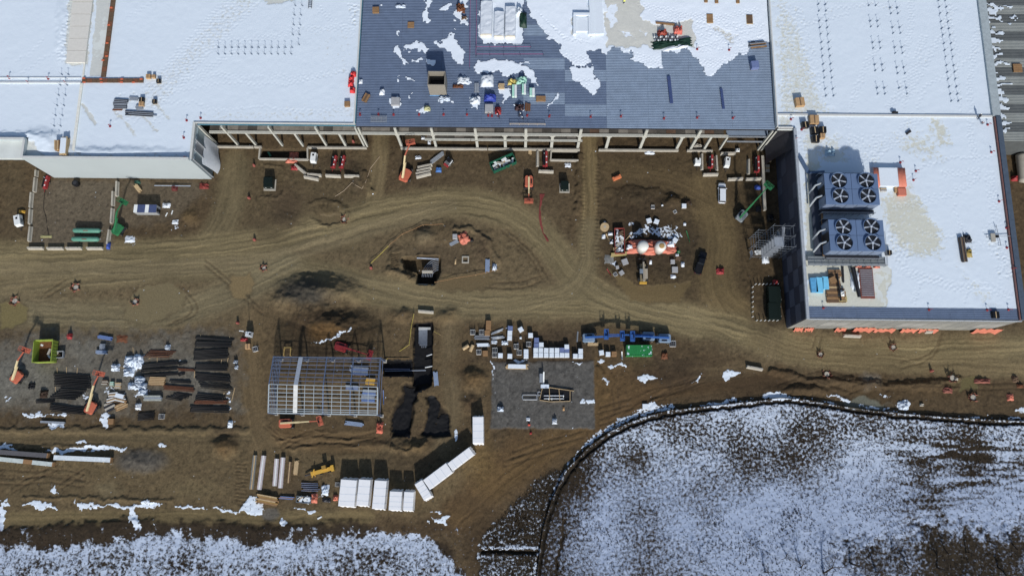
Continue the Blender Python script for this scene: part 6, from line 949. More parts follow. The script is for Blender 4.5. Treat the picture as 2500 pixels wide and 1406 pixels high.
# ================================================================== BLOCK YARD
CR = [((570, 240), 'blue', 'blue topped pallet at the head of the short upright column'), ((565, 282), 'wrap', 'snow topped pallet in the middle of the short upright column'), ((563, 330), 'wrap', 'pallet at the foot of the short upright column'), ((670, 250), 'wrap', 'snow topped pallet turned diagonally north of the block rows'), ((763, 305), 'wrap', 'lone pallet northwest of the long block rows'), ((820, 352), 'blue', 'upper blue wrapped pallet at the west end of the block rows'), ((818, 402), 'blue', 'lower blue wrapped pallet at the west end of the block rows'), ((865, 395), 'wrap', 'snow topped pallet standing above the west end of the block rows'),
      ((1108, 415), 'wrap', 'grey pallet standing above the east end of the block rows'), ((720, 460), 'wrap', 'northern pallet of the pair left of the block rows'), ((720, 503), 'wrap', 'southern pallet of the pair left of the block rows'), ((565, 503), 'wrap', 'lone snow topped pallet below the short upright column'), ((475, 497), 'wrap', 'snow topped pallet right of the two wire baskets'), ((1190, 503), 'wrap', 'western pallet of three by the edge of the gravel platform'), ((1240, 455), 'wrap', 'northern pallet of three by the edge of the gravel platform'), ((1240, 503), 'wrap', 'southeastern pallet of three by the edge of the gravel platform'), ((1440, 470), 'wrap', 'tilted snowy pallet west of the green container'), ((1502, 485), 'wrap', 'white pallet in the middle of three west of the green container'), ((1560, 482), 'wood', 'brown wooden crate nearest the green container'),
      ((745, 390), 'wire', 'rusty wire basket with snow above the pallet pair'), ((655, 470), 'wire', 'wide wire basket left of the pallet pair'), ((422, 447), 'wire', 'northern wire basket of the pair near the trench track'), ((420, 492), 'wire', 'southern wire basket of the pair near the trench track'), ((295, 275), 'wire', 'wire basket beside the stacked brown crates'), ((362, 188), 'wood', 'northernmost brown crate of the upright row of three'), ((360, 232), 'wood', 'middle brown crate of the upright row of three'), ((350, 282), 'wood', 'southernmost brown crate of the upright row of three'), ((210, 275), 'wire', 'dark basket with snow at the northwest corner of the block yard'), ((268, 465), 'wire', 'metal frame basket left of the grey machine'), ((330, 475), 'wood', 'grey brown crate under snow scraps left of the baskets'), ((627, 412), 'wire', 'small dark basket with snow near the wide wire basket')]
for k, x in enumerate([812, 861, 912, 964, 1015, 1063, 1110]):
    nth = ['first', 'second', 'third', 'fourth', 'fifth', 'sixth', 'seventh'][k]
    CR.append(((x, 447), 'blue' if k in (5, 6) else 'wrap', nth + ' pallet from the west in the upper of the two long block rows')); CR.append(((x, 494), 'wrap', nth + ' pallet from the west in the lower of the two long block rows'))
for px, kd, lab in CR: crate(lab, ZJ(*px), kd, .55 if 'diagonally' in lab else (.15 if 'tilted' in lab else rs.uniform(-.03, .03)), 1.2, 1.2, group='goods in the block yard')
pipes('silver rail in the slanted bundle right of the brown crates', ZJ(390, 285), ZJ(505, 240), ZJ(395, 300), 5, .08, galv); pipes('grey rail in the lower bundle right of the dark bundle', ZJ(395, 325), ZJ(508, 312), ZJ(400, 345), 5, .09, galv); boards('dark metal bundle below the brown crates', ZJ(235, 330), ZJ(375, 332), 1.0, .5, [dark_steel, galv], 5, 2, name='beam_bundle', cat='beams'); boards('long snow topped bundle above the metal frame basket', ZJ(248, 402), ZJ(368, 400), .9, .5, [galv], 3, 1, snow=True, name='beam_bundle', cat='beams')
for px, hd, lab in [((145, 422), .6, 'tan roll lying at the west end of the block yard'), ((200, 432), 1.2, 'silver roll lying right of the tan roll')]:
    p = GW(*ZJ(*px)); o = B().lathe([(.1, -.85), (.45, -.85), (.46, -.7), (.46, .7), (.45, .85), (.1, .85)], 14, (0, 0, .46), 'x').obj('material_roll', wood_l if 'tan' in lab else galv, None, p, hd, smooth=False); tag(o, lab, 'roll', 'rolls')
pile('snowy scrap heap below the short upright column', ZJ(520, 378), 1.6, 1.0, .6, MATS['snowy_bags'], name='snowy_bags', cat='bags', lump=1); pile('small snow lump right of the upright column', ZJ(668, 330), .6, .6, .6, snowm, name='snow_heap', cat='snow', lump=.4); pile('scattered snow scraps above the northern wire basket', ZJ(415, 372), 1.4, .9, .3, snowm, name='snow_heap', cat='snow', lump=.9); boards('timber and snow bundle on the gravel platform edge', ZJ(538, 605), ZJ(727, 610), 1.2, .8, [wood_l], 4, 2, snow=True); boards('flat wooden pallet under the western blue lift', ZJ(1300, 388), ZJ(1400, 388), 1.0, .25, [wood_l], 6)
p, q = W(*ZJ(1210, 270), 0), W(*ZJ(1203, 370), 0); tag(B().bar((0, 0, .12), ((q - p).length, 0, .12), .12).bar((0, .18, .12), ((q - p).length, .18, .12), .12).obj('steel_rail', galv, None, p, math.atan2(q.y - p.y, q.x - p.x)), 'thin silver rail west of the blue lifts', 'rail'); pipes('white pipe beside the green container', ZJ(1632, 462), ZJ(1636, 548), ZJ(1632, 462), 1, .16, whitep, None, .01); pile('brown crates and brush east of the green container', ZJ(2040, 500), 1.6, 1.8, .6, rust, name='scrap_heap', cat='scrap', lump=.9); crate('low dark crate right of the easternmost blue lift', ZJ(2120, 385), 'wire', 0, 1.5, .7, group=None); crate('white square board by the fence bend', (1575, 992), 'wrap', 0, 1.4, .3, group=None)
# ================================================================== GRAVEL PLATFORM
t = thing('skid_piping', 'open timber box holding silver pipework on the gravel platform', 'pipework', W(1358, 965, 0)); o = t.location
def rel(px, z=0.0): return W(*px, 0) - o + Vector((0, 0, z))
for a, b in [((850, 915), (880, 790)), ((850, 925), (950, 940)), ((950, 940), (1135, 935)), ((1138, 935), (1138, 830)), ((1175, 838), (940, 805)), ((945, 925), (940, 805)), ((1042, 930), (1032, 820))]: B().bar(rel(ZJ(*a), .45), rel(ZJ(*b), .45), .12, .4).obj('timber', wood_l, t)
B().box(-3.8, -1.2, .14, 3.8, 1.6, .2).obj('black_liner', black, t)
for y0 in (882, 910): B().cyl(rel(ZJ(890, y0), .5), rel(ZJ(1080, y0), .5), .12).obj('pipe', galv, t)
for x in (935, 965, 1075): B().lathe([(.3, -.08), (.3, .08)], 12, rel(ZJ(x, 910 if x < 1000 else 885), .5), 'x').obj('flange', whitep, t)
t = thing('pipe_manifold', 'silver rectangular pipe loop west of the timber box', 'pipework', W(1293, 970, 0)); o = t.location
for a, b in [((682, 895), (690, 875)), ((690, 875), (820, 875)), ((820, 875), (825, 920)), ((825, 920), (690, 920)), ((690, 920), (682, 895)), ((825, 880), (860, 878)), ((830, 848), (858, 848)), ((832, 850), (832, 875))]: B().cyl(rel(ZJ(*a), .5), rel(ZJ(*b), .5), .1, n=7).obj('pipe', galv, t)
for px in ((690, 897), (822, 897)): B().cyl(rel(ZJ(*px), 0), rel(ZJ(*px), .5), .07).obj('leg', galv, t)
t = thing('valve_stand', 'tall silver valve stand with snow north of the timber box', 'stand', GW(1324, 925)); B().box(-.7, -1.0, .9, .1, 1.2, 1.0).obj('deck_plate', galv, t); B().cyl((.3, -1.4, 0), (.3, 1.6, 1.6), .18).obj('riser_pipe', whitep, t); B().box(-.4, -2.3, .3, 1.6, -1.4, .8).obj('snowy_crate', MATS['snowy_bags'], t)
for x in (-.6, 0): B().bar((x, -.8, 0), (x, -.8, .9), .1).bar((x, 1.0, 0), (x, 1.0, .9), .1).obj('leg', galv, t)
pile('small snow dusted machine at the west of the gravel platform', ZJ(475, 1010), 1.6, 1.2, .9, MATS['snowy_bags'], name='covered_machine', cat='machine', lump=.9); pile('white bag standing on the south of the gravel platform', ZJ(992, 1125), 1.2, 1.4, .9, tarp_w, name='white_bag', cat='bag', lump=.7); pile('small orange bucket scrap at the south of the gravel platform', ZJ(748, 1158), .6, .5, .5, M('bucket_orange', (210, 70, 40), .5), name='orange_bucket', cat='bucket', lump=.3); pile('white rag scrap above the orange bucket', ZJ(740, 1105), .9, .8, .3, tarp_w, name='litter_sheet', cat='litter', lump=.9, group='white litter'); pile('red marker scrap on the soil below the gravel platform', ZJ(765, 1238), .6, .6, .4, redp, name='red_scrap', cat='scrap', lump=.5); pile('brown sack on the east of the gravel platform', ZJ(1078, 1005), .5, 1.0, .4, kraft, name='brown_sack', cat='sack', lump=.5)
# ================================================================== SILVER FRAME BUILDING
def lerp(a, b, t): return a + (b - a) * t
eS, eN = 6.6, 6.6
SW, SE, NW, NE = W(655, 1007, eS), W(921, 1012, eS), W(668, 871, eN), W(929, 874, eN); RW, RE = W(657, 938, 8.0), W(922, 945, 8.0)
t = thing('metal_building_frame', 'silver steel frame of a small building with open roof purlins', 'building frame', (SW.x, SW.y, 0)); o = Vector((SW.x, SW.y, 0)); frm = M('frame_silver_sunlit', (156, 166, 170), .45, .1, var=.1); frb = M('frame_blue_grey_shade', (92, 106, 130), .45, .1, var=.1)  # silver: sunlit south slope; blue grey: steel, plus shade painted on north slope
def fl(b): b.v = [(x - o.x, y - o.y, z) for x, y, z in b.v]; return b
for k in range(8): a = k / 7.0; fl(B().bar(SW.lerp(RW, a) + Vector((0, 0, .2)), SE.lerp(RE, a) + Vector((0, 0, .2)), .17, .1)).obj('purlin', frm, t)
fl(B().bar(SW.lerp(RW, .07) + Vector((0, 0, .2)), SE.lerp(RE, .07) + Vector((0, 0, .2)), .16, .2)).obj('purlin', frm, t)
for k in range(1, 8): a = k / 7.0; fl(B().bar(RW.lerp(NW, a) + Vector((0, 0, .2)), RE.lerp(NE, a) + Vector((0, 0, .2)), .14, .1)).obj('purlin', frb, t)
for k in range(5):
    f = k / 4.0; s, r, n_ = SW.lerp(SE, f), RW.lerp(RE, f), NW.lerp(NE, f)
    fl(B().bar(s, r, .22, .4)).obj('rafter', frm if k in (0, 4) else frb, t); fl(B().bar(r, n_, .22, .4)).obj('rafter', frb, t)
    for q in (s, n_): fl(B().bar((q.x, q.y, -.1), (q.x, q.y, q.z), .32, .45)).obj('column', frb, t); fl(B().box(q.x - .4, q.y - .4, -.3, q.x + .4, q.y + .4, .25)).obj('footing', conc, t)
for k in range(13):
    f = k / 12.0
    if k % 3: fl(B().bar(SW.lerp(SE, f) + Vector((0, 0, .3)), RW.lerp(RE, f) + Vector((0, 0, .3)), .1)).obj('sag_rod', frm, t); fl(B().bar(RW.lerp(RE, f) + Vector((0, 0, .3)), NW.lerp(NE, f) + Vector((0, 0, .3)), .07)).obj('sag_rod', frb, t)
for A_, B_, m in ((SW, NW, frb), (NW, NE, frb), (SE, NE, frb), (SW, SE, frm)):
    for z in ((1.2, 2.4, 3.6, 4.8, 6.0) if A_ is SW and B_ is NW else (3.2, 6.0)): fl(B().bar((A_.x, A_.y, z), (B_.x, B_.y, z), .12, .12)).obj('girt', m, t)
for A_, B_, C_, D_, m in ((SW.lerp(SE, .25), RW.lerp(RE, .25), .3, .55, M('ridge_panel_sunlit', (196, 196, 190), .5)), (RW.lerp(RE, .25), NW.lerp(NE, .26), .25, .52, M('ridge_panel_shaded', (150, 158, 168), .5))):  # one strip, painted lighter on the sunlit slope and greyer on the shaded
    d = (SE - SW).normalized() * .5; fl(B().sheet([[A_ - d + Vector((0, 0, .45)), A_ + d + Vector((0, 0, .45))], [B_ - d + Vector((0, 0, .45)), B_ + d + Vector((0, 0, .45))]])).obj('roof_panel', m, t)
for px, sx, sy, m, lab in [((878, 905), 4, 2.0, bw, 'blue beam bundle on the floor inside the frame, northern one'), ((860, 945), 3, 1.0, bw, 'blue beam bundle on the floor inside the frame, middle one'), ((900, 965), 3.2, 3, bw, 'blue beam bundle on the floor inside the frame, southern one'), ((905, 930), 2.2, 1.6, yel, 'yellow scissor machine inside the frame')]:
    boards(lab, (px[0] - sx * 5, px[1]), (px[0] + sx * 5, px[1] + 2), sy, .6, [m, galv if m is bw else yel], 4, 1, name='beam_bundle', cat='beams', group='bundles inside the frame', ragged=.05)
for a, b, lab in [((705, 852), (703, 868), 'yellow timber goal frame north of the silver frame')]:
    tt = thing('timber_trestle', lab, 'frame', GW(704, 860)); [B().bar((x, -1, .9), (x, 1, .9), .22, .25).obj('timber', M('yellow_wood', (168, 138, 72), .7), tt) for x in (-.8, .8)]; B().bar((-.92, 1.1, .9), (.92, 1.1, .9), .22, .25).obj('timber', MATS['yellow_wood'], tt); [B().bar((x, y, 0), (x, y, .8), .18).obj('leg', MATS['yellow_wood'], tt) for x in (-.8, .8) for y in (-.9, .9)]
boards('bluish beam bundle below the silver frame', (845, 1032), (886, 1037), 1.0, .4, [M('blue_grey_beam', (120, 136, 160), .5)], 5, 2, name='beam_bundle', cat='beams'); boards('silver rail bundle right of the black trench', (1063, 908), (1066, 940), 1.1, .3, [MATS['blue_grey_beam']], 6, 2, name='beam_bundle', cat='beams'); pipes('single blue rail right of the silver frame', (936, 952), (937, 988), (936, 952), 1, .12, bw, None, .01); pile('orange netting heap right of the frame lift', (927, 1045), 1.6, 2.6, .9, M('orange_net', (190, 96, 70), .7), name='netting_heap', cat='netting', lump=1)
# ================================================================== TRENCH
def drape(name, label, cat, poly, m, dz=.07, warp=.4, amp=.25):
    P_ = [W(*q, 0) for q in poly]; F_ = Field(min(q.x for q in P_) - 1, max(q.x for q in P_) + 1, min(q.y for q in P_) - 1, max(q.y for q in P_) + 1, .25, 0.0, (0, 0, 0)); i, mm = F_.poly(poly, 2, warp); k = np.zeros(F_.X.size, bool); k[i] = mm > .5; F_.keep = k
    F_.h = np.array([gz(x, y) for x, y in zip(F_.X, F_.Y)]) + dz + amp * np.abs(fbm(F_.X, F_.Y, 1.3, 3, 44) - .5); o_ = F_.mesh(name, m); return tag(o_, label, cat)
blk = M('black_geotextile', (12, 12, 14), .7, var=.3, scale=2, bump=.5)
drape('trench_liner', 'black fabric lining the long upright trench', 'fabric', [(1006, 783), (1058, 783), (1056, 945), (1040, 935), (1008, 945)], blk, .16, .3); drape('trench_liner', 'black fabric lining the side trench towards the silver frame', 'fabric', [(934, 872), (1006, 872), (1006, 922), (934, 922)], blk, .16, .3)
drape('geotextile_sheet', 'black ground fabric fanning left from the trench end', 'fabric', [(985, 940), (1008, 948), (1040, 937), (1050, 945), (1016, 968), (1005, 1000), (1003, 1072), (985, 1066), (951, 1066), (955, 1010), (985, 975)], blk, .08, .5, .5); drape('geotextile_sheet', 'black ground fabric on the right of the dirt tongue', 'fabric', [(1042, 968), (1062, 964), (1078, 990), (1074, 1006), (1060, 1040), (1075, 1010), (1096, 1012), (1099, 1068), (1030, 1062), (1045, 1012)], blk, .08, .4, .5)
for k in range(9): pipes('grey conduit in the parallel row inside the upright trench', (1021 + k * 2.4, 797), (1021 + k * 2.4, 838 + (k * 5) % 9), (1021 + k * 2.4, 797), 1, .08, pipe_g, 'trench conduits', .02, .35, name='conduit')
for y in (797, 801): pipes('crosswise grey conduit at the head of the trench row, ' + ('northern' if y == 797 else 'southern') + ' one', (1020, y), (1047, y), (1020, y), 1, .1, whitep, None, .01, .6, name='conduit')
pipes('long grey duct in the side trench, northern one', (934, 899), (996, 899), (934, 899), 1, .2, M('duct_slate', (86, 90, 110), .5), None, .01, .3, name='conduit'); pipes('long pale conduit in the side trench, southern one', (934, 904), (1040, 902), (934, 904), 1, .1, pipe_g, None, .01, .4, name='conduit'); pipes('pale rail bridging the east edge of the trench', (1037, 896), (1058, 892), (1037, 896), 1, .14, whitep, None, .01, 1.5, name='conduit'); pipes('short pale rail at the east lip of the trench', (1040, 868), (1055, 863), (1040, 868), 1, .12, whitep, None, .01, 1.5, name='conduit')
# island pit: curved conduits and vault
gb = W(1062, 655, 0); base = Vector((W(1062, 632, 0).x, W(1062, 632, 0).y, 0))
for k in range(7):
    r = 1.6 + k * .42; cx0, cy0 = base.x + .8, base.y - 4.4; pts = [(cx0 - r * math.cos(a), cy0 + r * 1.15 * math.sin(a), -1.5) for a in [i * PI / 16 for i in range(9)]]
    tag(B().tube([(x - cx0, y - cy0, z) for x, y, z in pts], .06, 6).obj('curved_conduit', pipe_g, None, (cx0, cy0, 0)), 'grey conduit curving through the pit on the oval island', 'conduit', 'curved conduits')
pipes('pale duct along the north side of the island pit', ZH(805, 755), ZH(1110, 768), ZH(805, 755), 1, .2, pipe_g, None, .01, 1.9, name='conduit')
t = thing('pit_lintel', 'pale concrete beam across the square pit on the oval island', 'beam', W(*ZH(955, 950), 0)); B().box(-1.35, -.25, -1.2, 1.35, .25, -.2).obj('beam_block', conc, t)
t = thing('square_vault', 'square concrete vault frame with dark opening on the island', 'vault', GW(*ZH(1502, 788)))
for a in ((-.9, -.9, .9, -.6), (-.9, .6, .9, .9), (-.9, -.59, -.6, .59), (.6, -.59, .9, .59)): B().box(a[0], a[1], -.3, a[2], a[3], .35).obj('rim', conc, t)
B().box(-.6, -.6, -.2, .6, .6, -.1).obj('opening', black, t)
crate('white square tank on the oval island beside the orange heap', ZH(1352, 455), 'wrap', .05, 1.2, 1.0, group=None, cap=False); pile('heap of crumpled orange netting on the oval island', ZH(1480, 480), 2.6, 3.0, .8, tarp_o, name='netting_heap', cat='netting', lump=1, hd=.5); boards('slanted silver grate panel beside the orange netting', ZH(1285, 580), ZH(1400, 520), .9, .2, [galv], 4, 1, name='grate_panel', cat='panel'); boards('bluish panel stack at the east tip of the island', ZH(1820, 800), ZH(1815, 970), 1.1, .5, [MATS['blue_grey_beam']], 4, 2, name='panel_bundle', cat='panels'); pile('dark jacketed equipment heap beside the bluish panel stack', ZH(1920, 890), 1.2, 1.8, .8, MATS['snowy_bags'], name='equipment_heap', cat='equipment', lump=1); pile('black scrap right of the orange netting', ZH(1590, 510), 1.2, .7, .4, black, name='scrap_heap', cat='scrap', lump=1); pile('small yellow headed marker post on the island', ZH(1360, 810), .4, 1.5, .4, wood_l, name='marker_post', cat='post', lump=.6)
def tape(label, pts, m, h=1.0, group=None, r=.035):
    t = thing('caution_tape', label, 'tape', GW(*pts[0]), 0, group); o_ = t.location; Q = [GW(*q) - o_ for q in pts]
    for q in Q: B().cyl((q.x, q.y, q.z - .1), (q.x, q.y, q.z + h), .045, n=5).obj('stake', wood_l, t)
    for a, b in zip(Q[:-1], Q[1:]):
        md = (a + b) / 2; B().bar((a.x, a.y, a.z + h * .95), (md.x, md.y, md.z + h * .7), r, .1).bar((md.x, md.y, md.z + h * .7), (b.x, b.y, b.z + h * .95), r, .1).obj('tape_span', m, t)
ty = M('tape_yellow', (190, 172, 60), .6); to = M('tape_orange', (180, 128, 76), .6)
tape('yellow tape at the west tip of the oval island', [(907, 645), (950, 603)], ty, r=.09); tape('faint tape round the north of the oval island', [(952, 600), (983, 574), (1034, 552), (1083, 550)], to); tape('orange tape south of the oval island', [(1062, 690), (1116, 680), (1162, 673), (1215, 660)], to); tape('yellow tape from the silver frame to the trench', [(935, 880), (1000, 843), (1005, 800), (1012, 768)], ty, r=.07); tape('yellow tape right of the upright trench', [(1060, 810), (1075, 818)], ty)
t = thing('garden_hose', 'thin winding white hose in the western yard', 'hose', GW(*ZB(2335, 515))); o_ = t.location; hp = [GW(*ZB(*q)) - o_ + Vector((0, 0, .06)) for q in [(2335, 515), (2220, 660), (2195, 745), (2170, 830), (2120, 905), (2060, 880), (2000, 835), (1900, 930), (1790, 1000)]]; B().tube(hp, .06, 6).obj('hose_run', M('hose_tan', (170, 150, 122), .6), t)
t = thing('red_mesh_fence', 'fallen red mesh strip winding beside the dirt lane', 'mesh fence', GW(1322, 474)); o_ = t.location; mp = [GW(*q) - o_ for q in [(1324, 474), (1321, 490), (1319, 510), (1318, 530), (1321, 550), (1328, 570), (1338, 590)]]; B().sheet([[(q.x + (v - .5) * (.55 if k > 0 else 1.4), q.y, max(q.z, -.05) + .12 + .25 * math.sin(k * 2.3) * v) for k, q in enumerate(mp)] for v in (0, .5, 1)]).obj('mesh_strip', M('mesh_red', (118, 50, 44), .7), t)
for px, s, lab in [((186, 702), 1.2, 'orange fenced manhole in the western mud, middle of three'), ((330, 737), 1.1, 'orange fenced manhole in the western mud, easternmost of three'), ((37, 735), 1.2, 'orange fenced manhole at the left edge beside the puddle'), ((645, 655), .9, 'small fenced manhole by the round puddle'), ((842, 536), 1.1, 'manhole with red mesh inside the small oval bank'), ((2003, 865), .9, 'fenced manhole on the road below the beige wall, western'), ((2180, 848), 1.0, 'fenced manhole on the road below the beige wall, eastern'), ((2018, 913), 1.1, 'manhole at the south edge of the eastern road'), ((2322, 923), 1.2, 'manhole with rubble south of the eastern road'), ((2375, 970), 1.2, 'dark round manhole near the right lower corner of the mud')]: flagged(lab, px, s)
for px, lab in [((581, 788), 'small red marker at the corner of the pipe yard'), ((906, 655), 'red flag post at the west tip of the island'), ((622, 586), 'small marker post on the western road'), ((621, 405), 'red marker post north of the western transformer'), ((609, 484), 'small marker post south-west of the western transformer'), ((2273, 905), 'white marker post with long shadow on the eastern road edge'), ((863, 347), 'red marker inside the frame building, western bay')]: pile(lab, px, .7, .7, 1.1, M('marker_red', (132, 66, 56), .6), name='marker_post', cat='marker', lump=.3, n=5)
for px, m, sx, sy, lab in [((2312, 952), M('faded_red', (124, 70, 56), .7), 2.4, 1.6, 'faded red sheet lying south of the eastern road'), ((2398, 930), M('faded_red', (124, 70, 56), .7), 4.0, 1.2, 'long faded red sheet at the right of the mud strip'), ((2466, 970), tarp_o, 1.6, 1.6, 'bright orange cone shaped tarp near the right edge'), ((2490, 942), rust, 1.6, 1.0, 'red brown scrap at the right edge'), ((2478, 925), wood_d, 1.6, 1.6, 'brown pallet scrap near the right edge'), ((2205, 990), MATS['snowy_bags'], 2.6, 2.2, 'snowy boulder group beside the grey puddle'), ((2250, 988), conc, 1.0, .7, 'pale boulder right of the snowy boulder group'), ((2330, 925), conc, 1.0, .8, 'pale rubble block beside the rubble manhole')]: pile(lab, px, sx, sy, .5, m, name='fallen_sheet' if 'sheet' in lab or 'tarp' in lab else 'rubble_heap', cat='sheet' if 'sheet' in lab or 'tarp' in lab else 'rubble', lump=.9)
# western yard small things
pile('blue tarp beside the four parallel barriers', ZC(855, 675), 1.5, 1.4, .7, M('sky_tarp', (52, 104, 168), .5), name='tarp_bundle', lump=.4); boards('silver rack frame leaning near the tall orange lift', ZC(765, 590), ZC(915, 475), 1.0, .5, [galv], 6, 2, name='rack_frame', cat='frame'); pile('white wrapped sheets beside the tall orange lift', ZC(605, 525), 1.6, 1.0, .4, tarp_w, name='litter_sheet', cat='litter', lump=.9, group='white litter'); pile('white sheet beside the column behind the tall orange lift', ZC(740, 340), .8, 1.2, .6, tarp_w, name='litter_sheet', cat='litter', lump=.9, group='white litter'); pile('white scraps inside the frame behind the orange basket', ZC(665, 290), 1.0, .7, .5, tarp_w, name='litter_sheet', cat='litter', lump=.9, group='white litter')
pile('scattered white sticks south of the small loading pit', ZC(2430, 620), 1.6, 1.2, .3, tarp_w, name='litter_sheet', cat='litter', lump=1, group='white litter'); boards('wooden ladder against the foundation wall', ZC(1970, 400), ZC(1970, 490), .8, .15, [wood_l], 3); pile('orange tarp spanning the concrete loading pit', (713, 377), 2.6, 3.0, .6, tarp_o, name='spread_tarp', lump=.9); boards('green plastic pipe pair in the concrete loading pit', ZB(935, 400), ZB(985, 490), .5, .3, [M('pvc_green', (56, 130, 104), .5)], 2, name='pipe_pair', cat='pipe'); pile('orange tarp fold hanging over the south pit wall', (712, 394), 3.2, 1.2, .8, tarp_o, name='spread_tarp', lump=.6); pile('red rag heap below the orange tarp pit', ZB(1295, 655), 1.8, 1.2, .5, redp, name='tarp_bundle', lump=.9); pile('small grey pump on the pit wall', ZB(1140, 540), 1.0, 1.3, .8, galv, name='pit_pump', cat='pump', lump=.8)
for px, k, lab in [((735, 585), 0, 'dark round drum against the white wall')]: p = GW(*ZA(*px)); tt = thing('black_drum', lab, 'drum', p); B().lathe([(.85, 0), (.88, .2), (.85, 1.0), (.7, 1.05), (.2, 1.06)], 16).obj('shell', black, tt); B().lathe([(.5, 1.06), (.5, 1.1), (.1, 1.11)], 12).obj('lid', dark_steel, tt)
boards('wooden trestle frame against the white wall', ZA(1300, 600), ZA(1345, 660), 1.0, .6, [wood_l], 4, 2); pile('green bundle above the wooden trestle', ZA(1315, 570), 1.6, .9, .7, M('green_bundle', (40, 80, 66), .7), name='tarp_bundle', lump=.6); pipes('long bluish rail on trestles along the white wall', ZA(1480, 605), ZA(1820, 612), ZA(1480, 605), 2, .12, pipe_g, None, .01, .4); pile('dark red cable reel beside the long rail', ZA(1668, 625), 1.6, 1.6, .8, M('dark_red', (90, 36, 32), .6), name='cable_reel', cat='reel', lump=.5); pile('red rebar tangle at the corner of the white wall', ZA(1945, 605), 2.4, 1.6, .5, M('rebar_red', (120, 44, 36), .7), name='rebar_tangle', cat='rebar', lump=1); pile('white folded chair heap right of the site cabin', ZA(1590, 790), 2.0, 1.2, .6, tarp_w, name='litter_sheet', cat='litter', lump=.9, group='white litter'); pile('white rubble spread right of the site cabin', ZA(1670, 945), 1.6, 1.2, .3, tarp_w, name='litter_sheet', cat='litter', lump=1, group='white litter'); pile('white rubble below the green and white lift', ZA(1240, 1110), 2.6, 1.8, .25, tarp_w, name='litter_sheet', cat='litter', lump=1, group='white litter')
for px, hd, lab in [((1588, 877), 1.2, 'short white tube right of the site cabin, western'), ((1642, 857), 1.4, 'short white tube right of the site cabin, eastern')]: p = GW(*ZA(*px)); tag(B().cyl((-.5, 0, .15), (.5, 0, .15), .14, n=10).cyl((.5, 0, .15), (.56, 0, .15), .17, n=10).obj('white_tube', whitep, None, p, hd), lab, 'tube')
pile('bright blue tarp at the end of the east barrier row', ZA(1038, 1175), .9, 1.8, .8, M('royal_tarp', (40, 70, 150), .5), name='tarp_bundle', lump=.4); pile('yellow toolbox north of the light tower trailer', ZA(215, 850), 1.5, .8, .8, yel, name='toolbox', cat='toolbox', lump=.2); pile('tangle of yellow rope on the gravel pad', ZA(440, 1085), 3.0, .7, .12, M('rope_yellow', (160, 154, 100), .7), name='rope_tangle', cat='rope', lump=1)
t = thing('black_cable', 'black cable running down the gravel pad', 'cable', GW(*ZA(432, 640))); o_ = t.location; B().tube([GW(*ZA(*q)) - o_ + Vector((0, 0, .05)) for q in [(432, 640), (420, 740), (418, 820), (440, 900), (448, 990), (465, 1070)]], .06, 5).obj('cable_run', black, t)
# ================================================================== SILT FENCE
t = thing('silt_fence', 'black silt fence curving between the mud and the snowy field', 'fence', GW(*fence_px[5])); o_ = t.location; Q = [W(*q, 0) for q in fence_px]; fine = []
for a, b in zip(Q[:-1], Q[1:]):
    n_ = max(2, int((b - a).length / 2.2))
    for k in range(n_): fine.append(a.lerp(b, k / n_))
up, lo = [], []
for k, q in enumerate(fine): z = gz(q.x, q.y); lo.append((q.x - o_.x, q.y - o_.y, z - .1 - o_.z)); up.append((q.x - o_.x + .1 * math.sin(k), q.y - o_.y + .12 * math.cos(k * 1.7), z + .75 - o_.z))
B().sheet([lo, up]).sheet([[(x + .03, y - .05, z) for x, y, z in lo], [(x + .03, y - .05, z) for x, y, z in up]]).obj('fabric', blk, t)
stk = B().cyl((0, 0, -.3), (0, 0, 1.05), .05, n=5).mesh('stake', wood_d)
for x, y, z in lo[::1]: mk('stake', stk, t, (x, y - .08, z + .1))
# ================================================================== SCRUB AND TREES
def tufts(name, label, poly, n, seed, h0, h1, m):
    rr = np.random.RandomState(seed); a = np.array(poly, float); V_, F_ = [], []; c = 0; cl = [(rr.uniform(a[:, 0].min(), a[:, 0].max()), rr.uniform(a[:, 1].min(), a[:, 1].max()), rr.uniform(15, 60)) for _ in range(70)]
    while c < n:
        if rr.rand() < .55: k = cl[rr.randint(len(cl))]; u, v = rr.normal(k[0], k[2]), rr.normal(k[1], k[2] * .6)
        else: u, v = rr.uniform(a[:, 0].min(), a[:, 0].max()), rr.uniform(a[:, 1].min(), a[:, 1].max())
        ins = False
        for k in range(len(a)):
            p, q = a[k], a[(k + 1) % len(a)]
            if (p[1] > v) != (q[1] > v) and u < p[0] + (v - p[1]) * (q[0] - p[0]) / (q[1] - p[1]): ins = not ins
        if not ins: continue
        c += 1; P = W(u, v, 0); z = gz(P.x, P.y) - .05
        for s in range(4):
            an = rr.uniform(0, 6.28); h = rr.uniform(h0, h1); w_ = .05 + .07 * rr.rand(); dx, dy = math.cos(an), math.sin(an); lx, ly = rr.normal(0, .35) * h, rr.normal(0, .35) * h; i0 = len(V_)
            V_ += [(P.x - dy * w_, P.y + dx * w_, z), (P.x + dy * w_, P.y - dx * w_, z), (P.x + lx + dx * .1, P.y + ly + dy * .1, z + h)]; F_.append((i0, i0 + 1, i0 + 2))
    o_ = B(); o_.v, o_.f = V_, F_; ob = o_.obj(name, m); ob['kind'] = 'stuff'; ob['label'] = label; return ob
dry = M('dry_stalks', (62, 50, 36), .9, var=.4, scale=4)
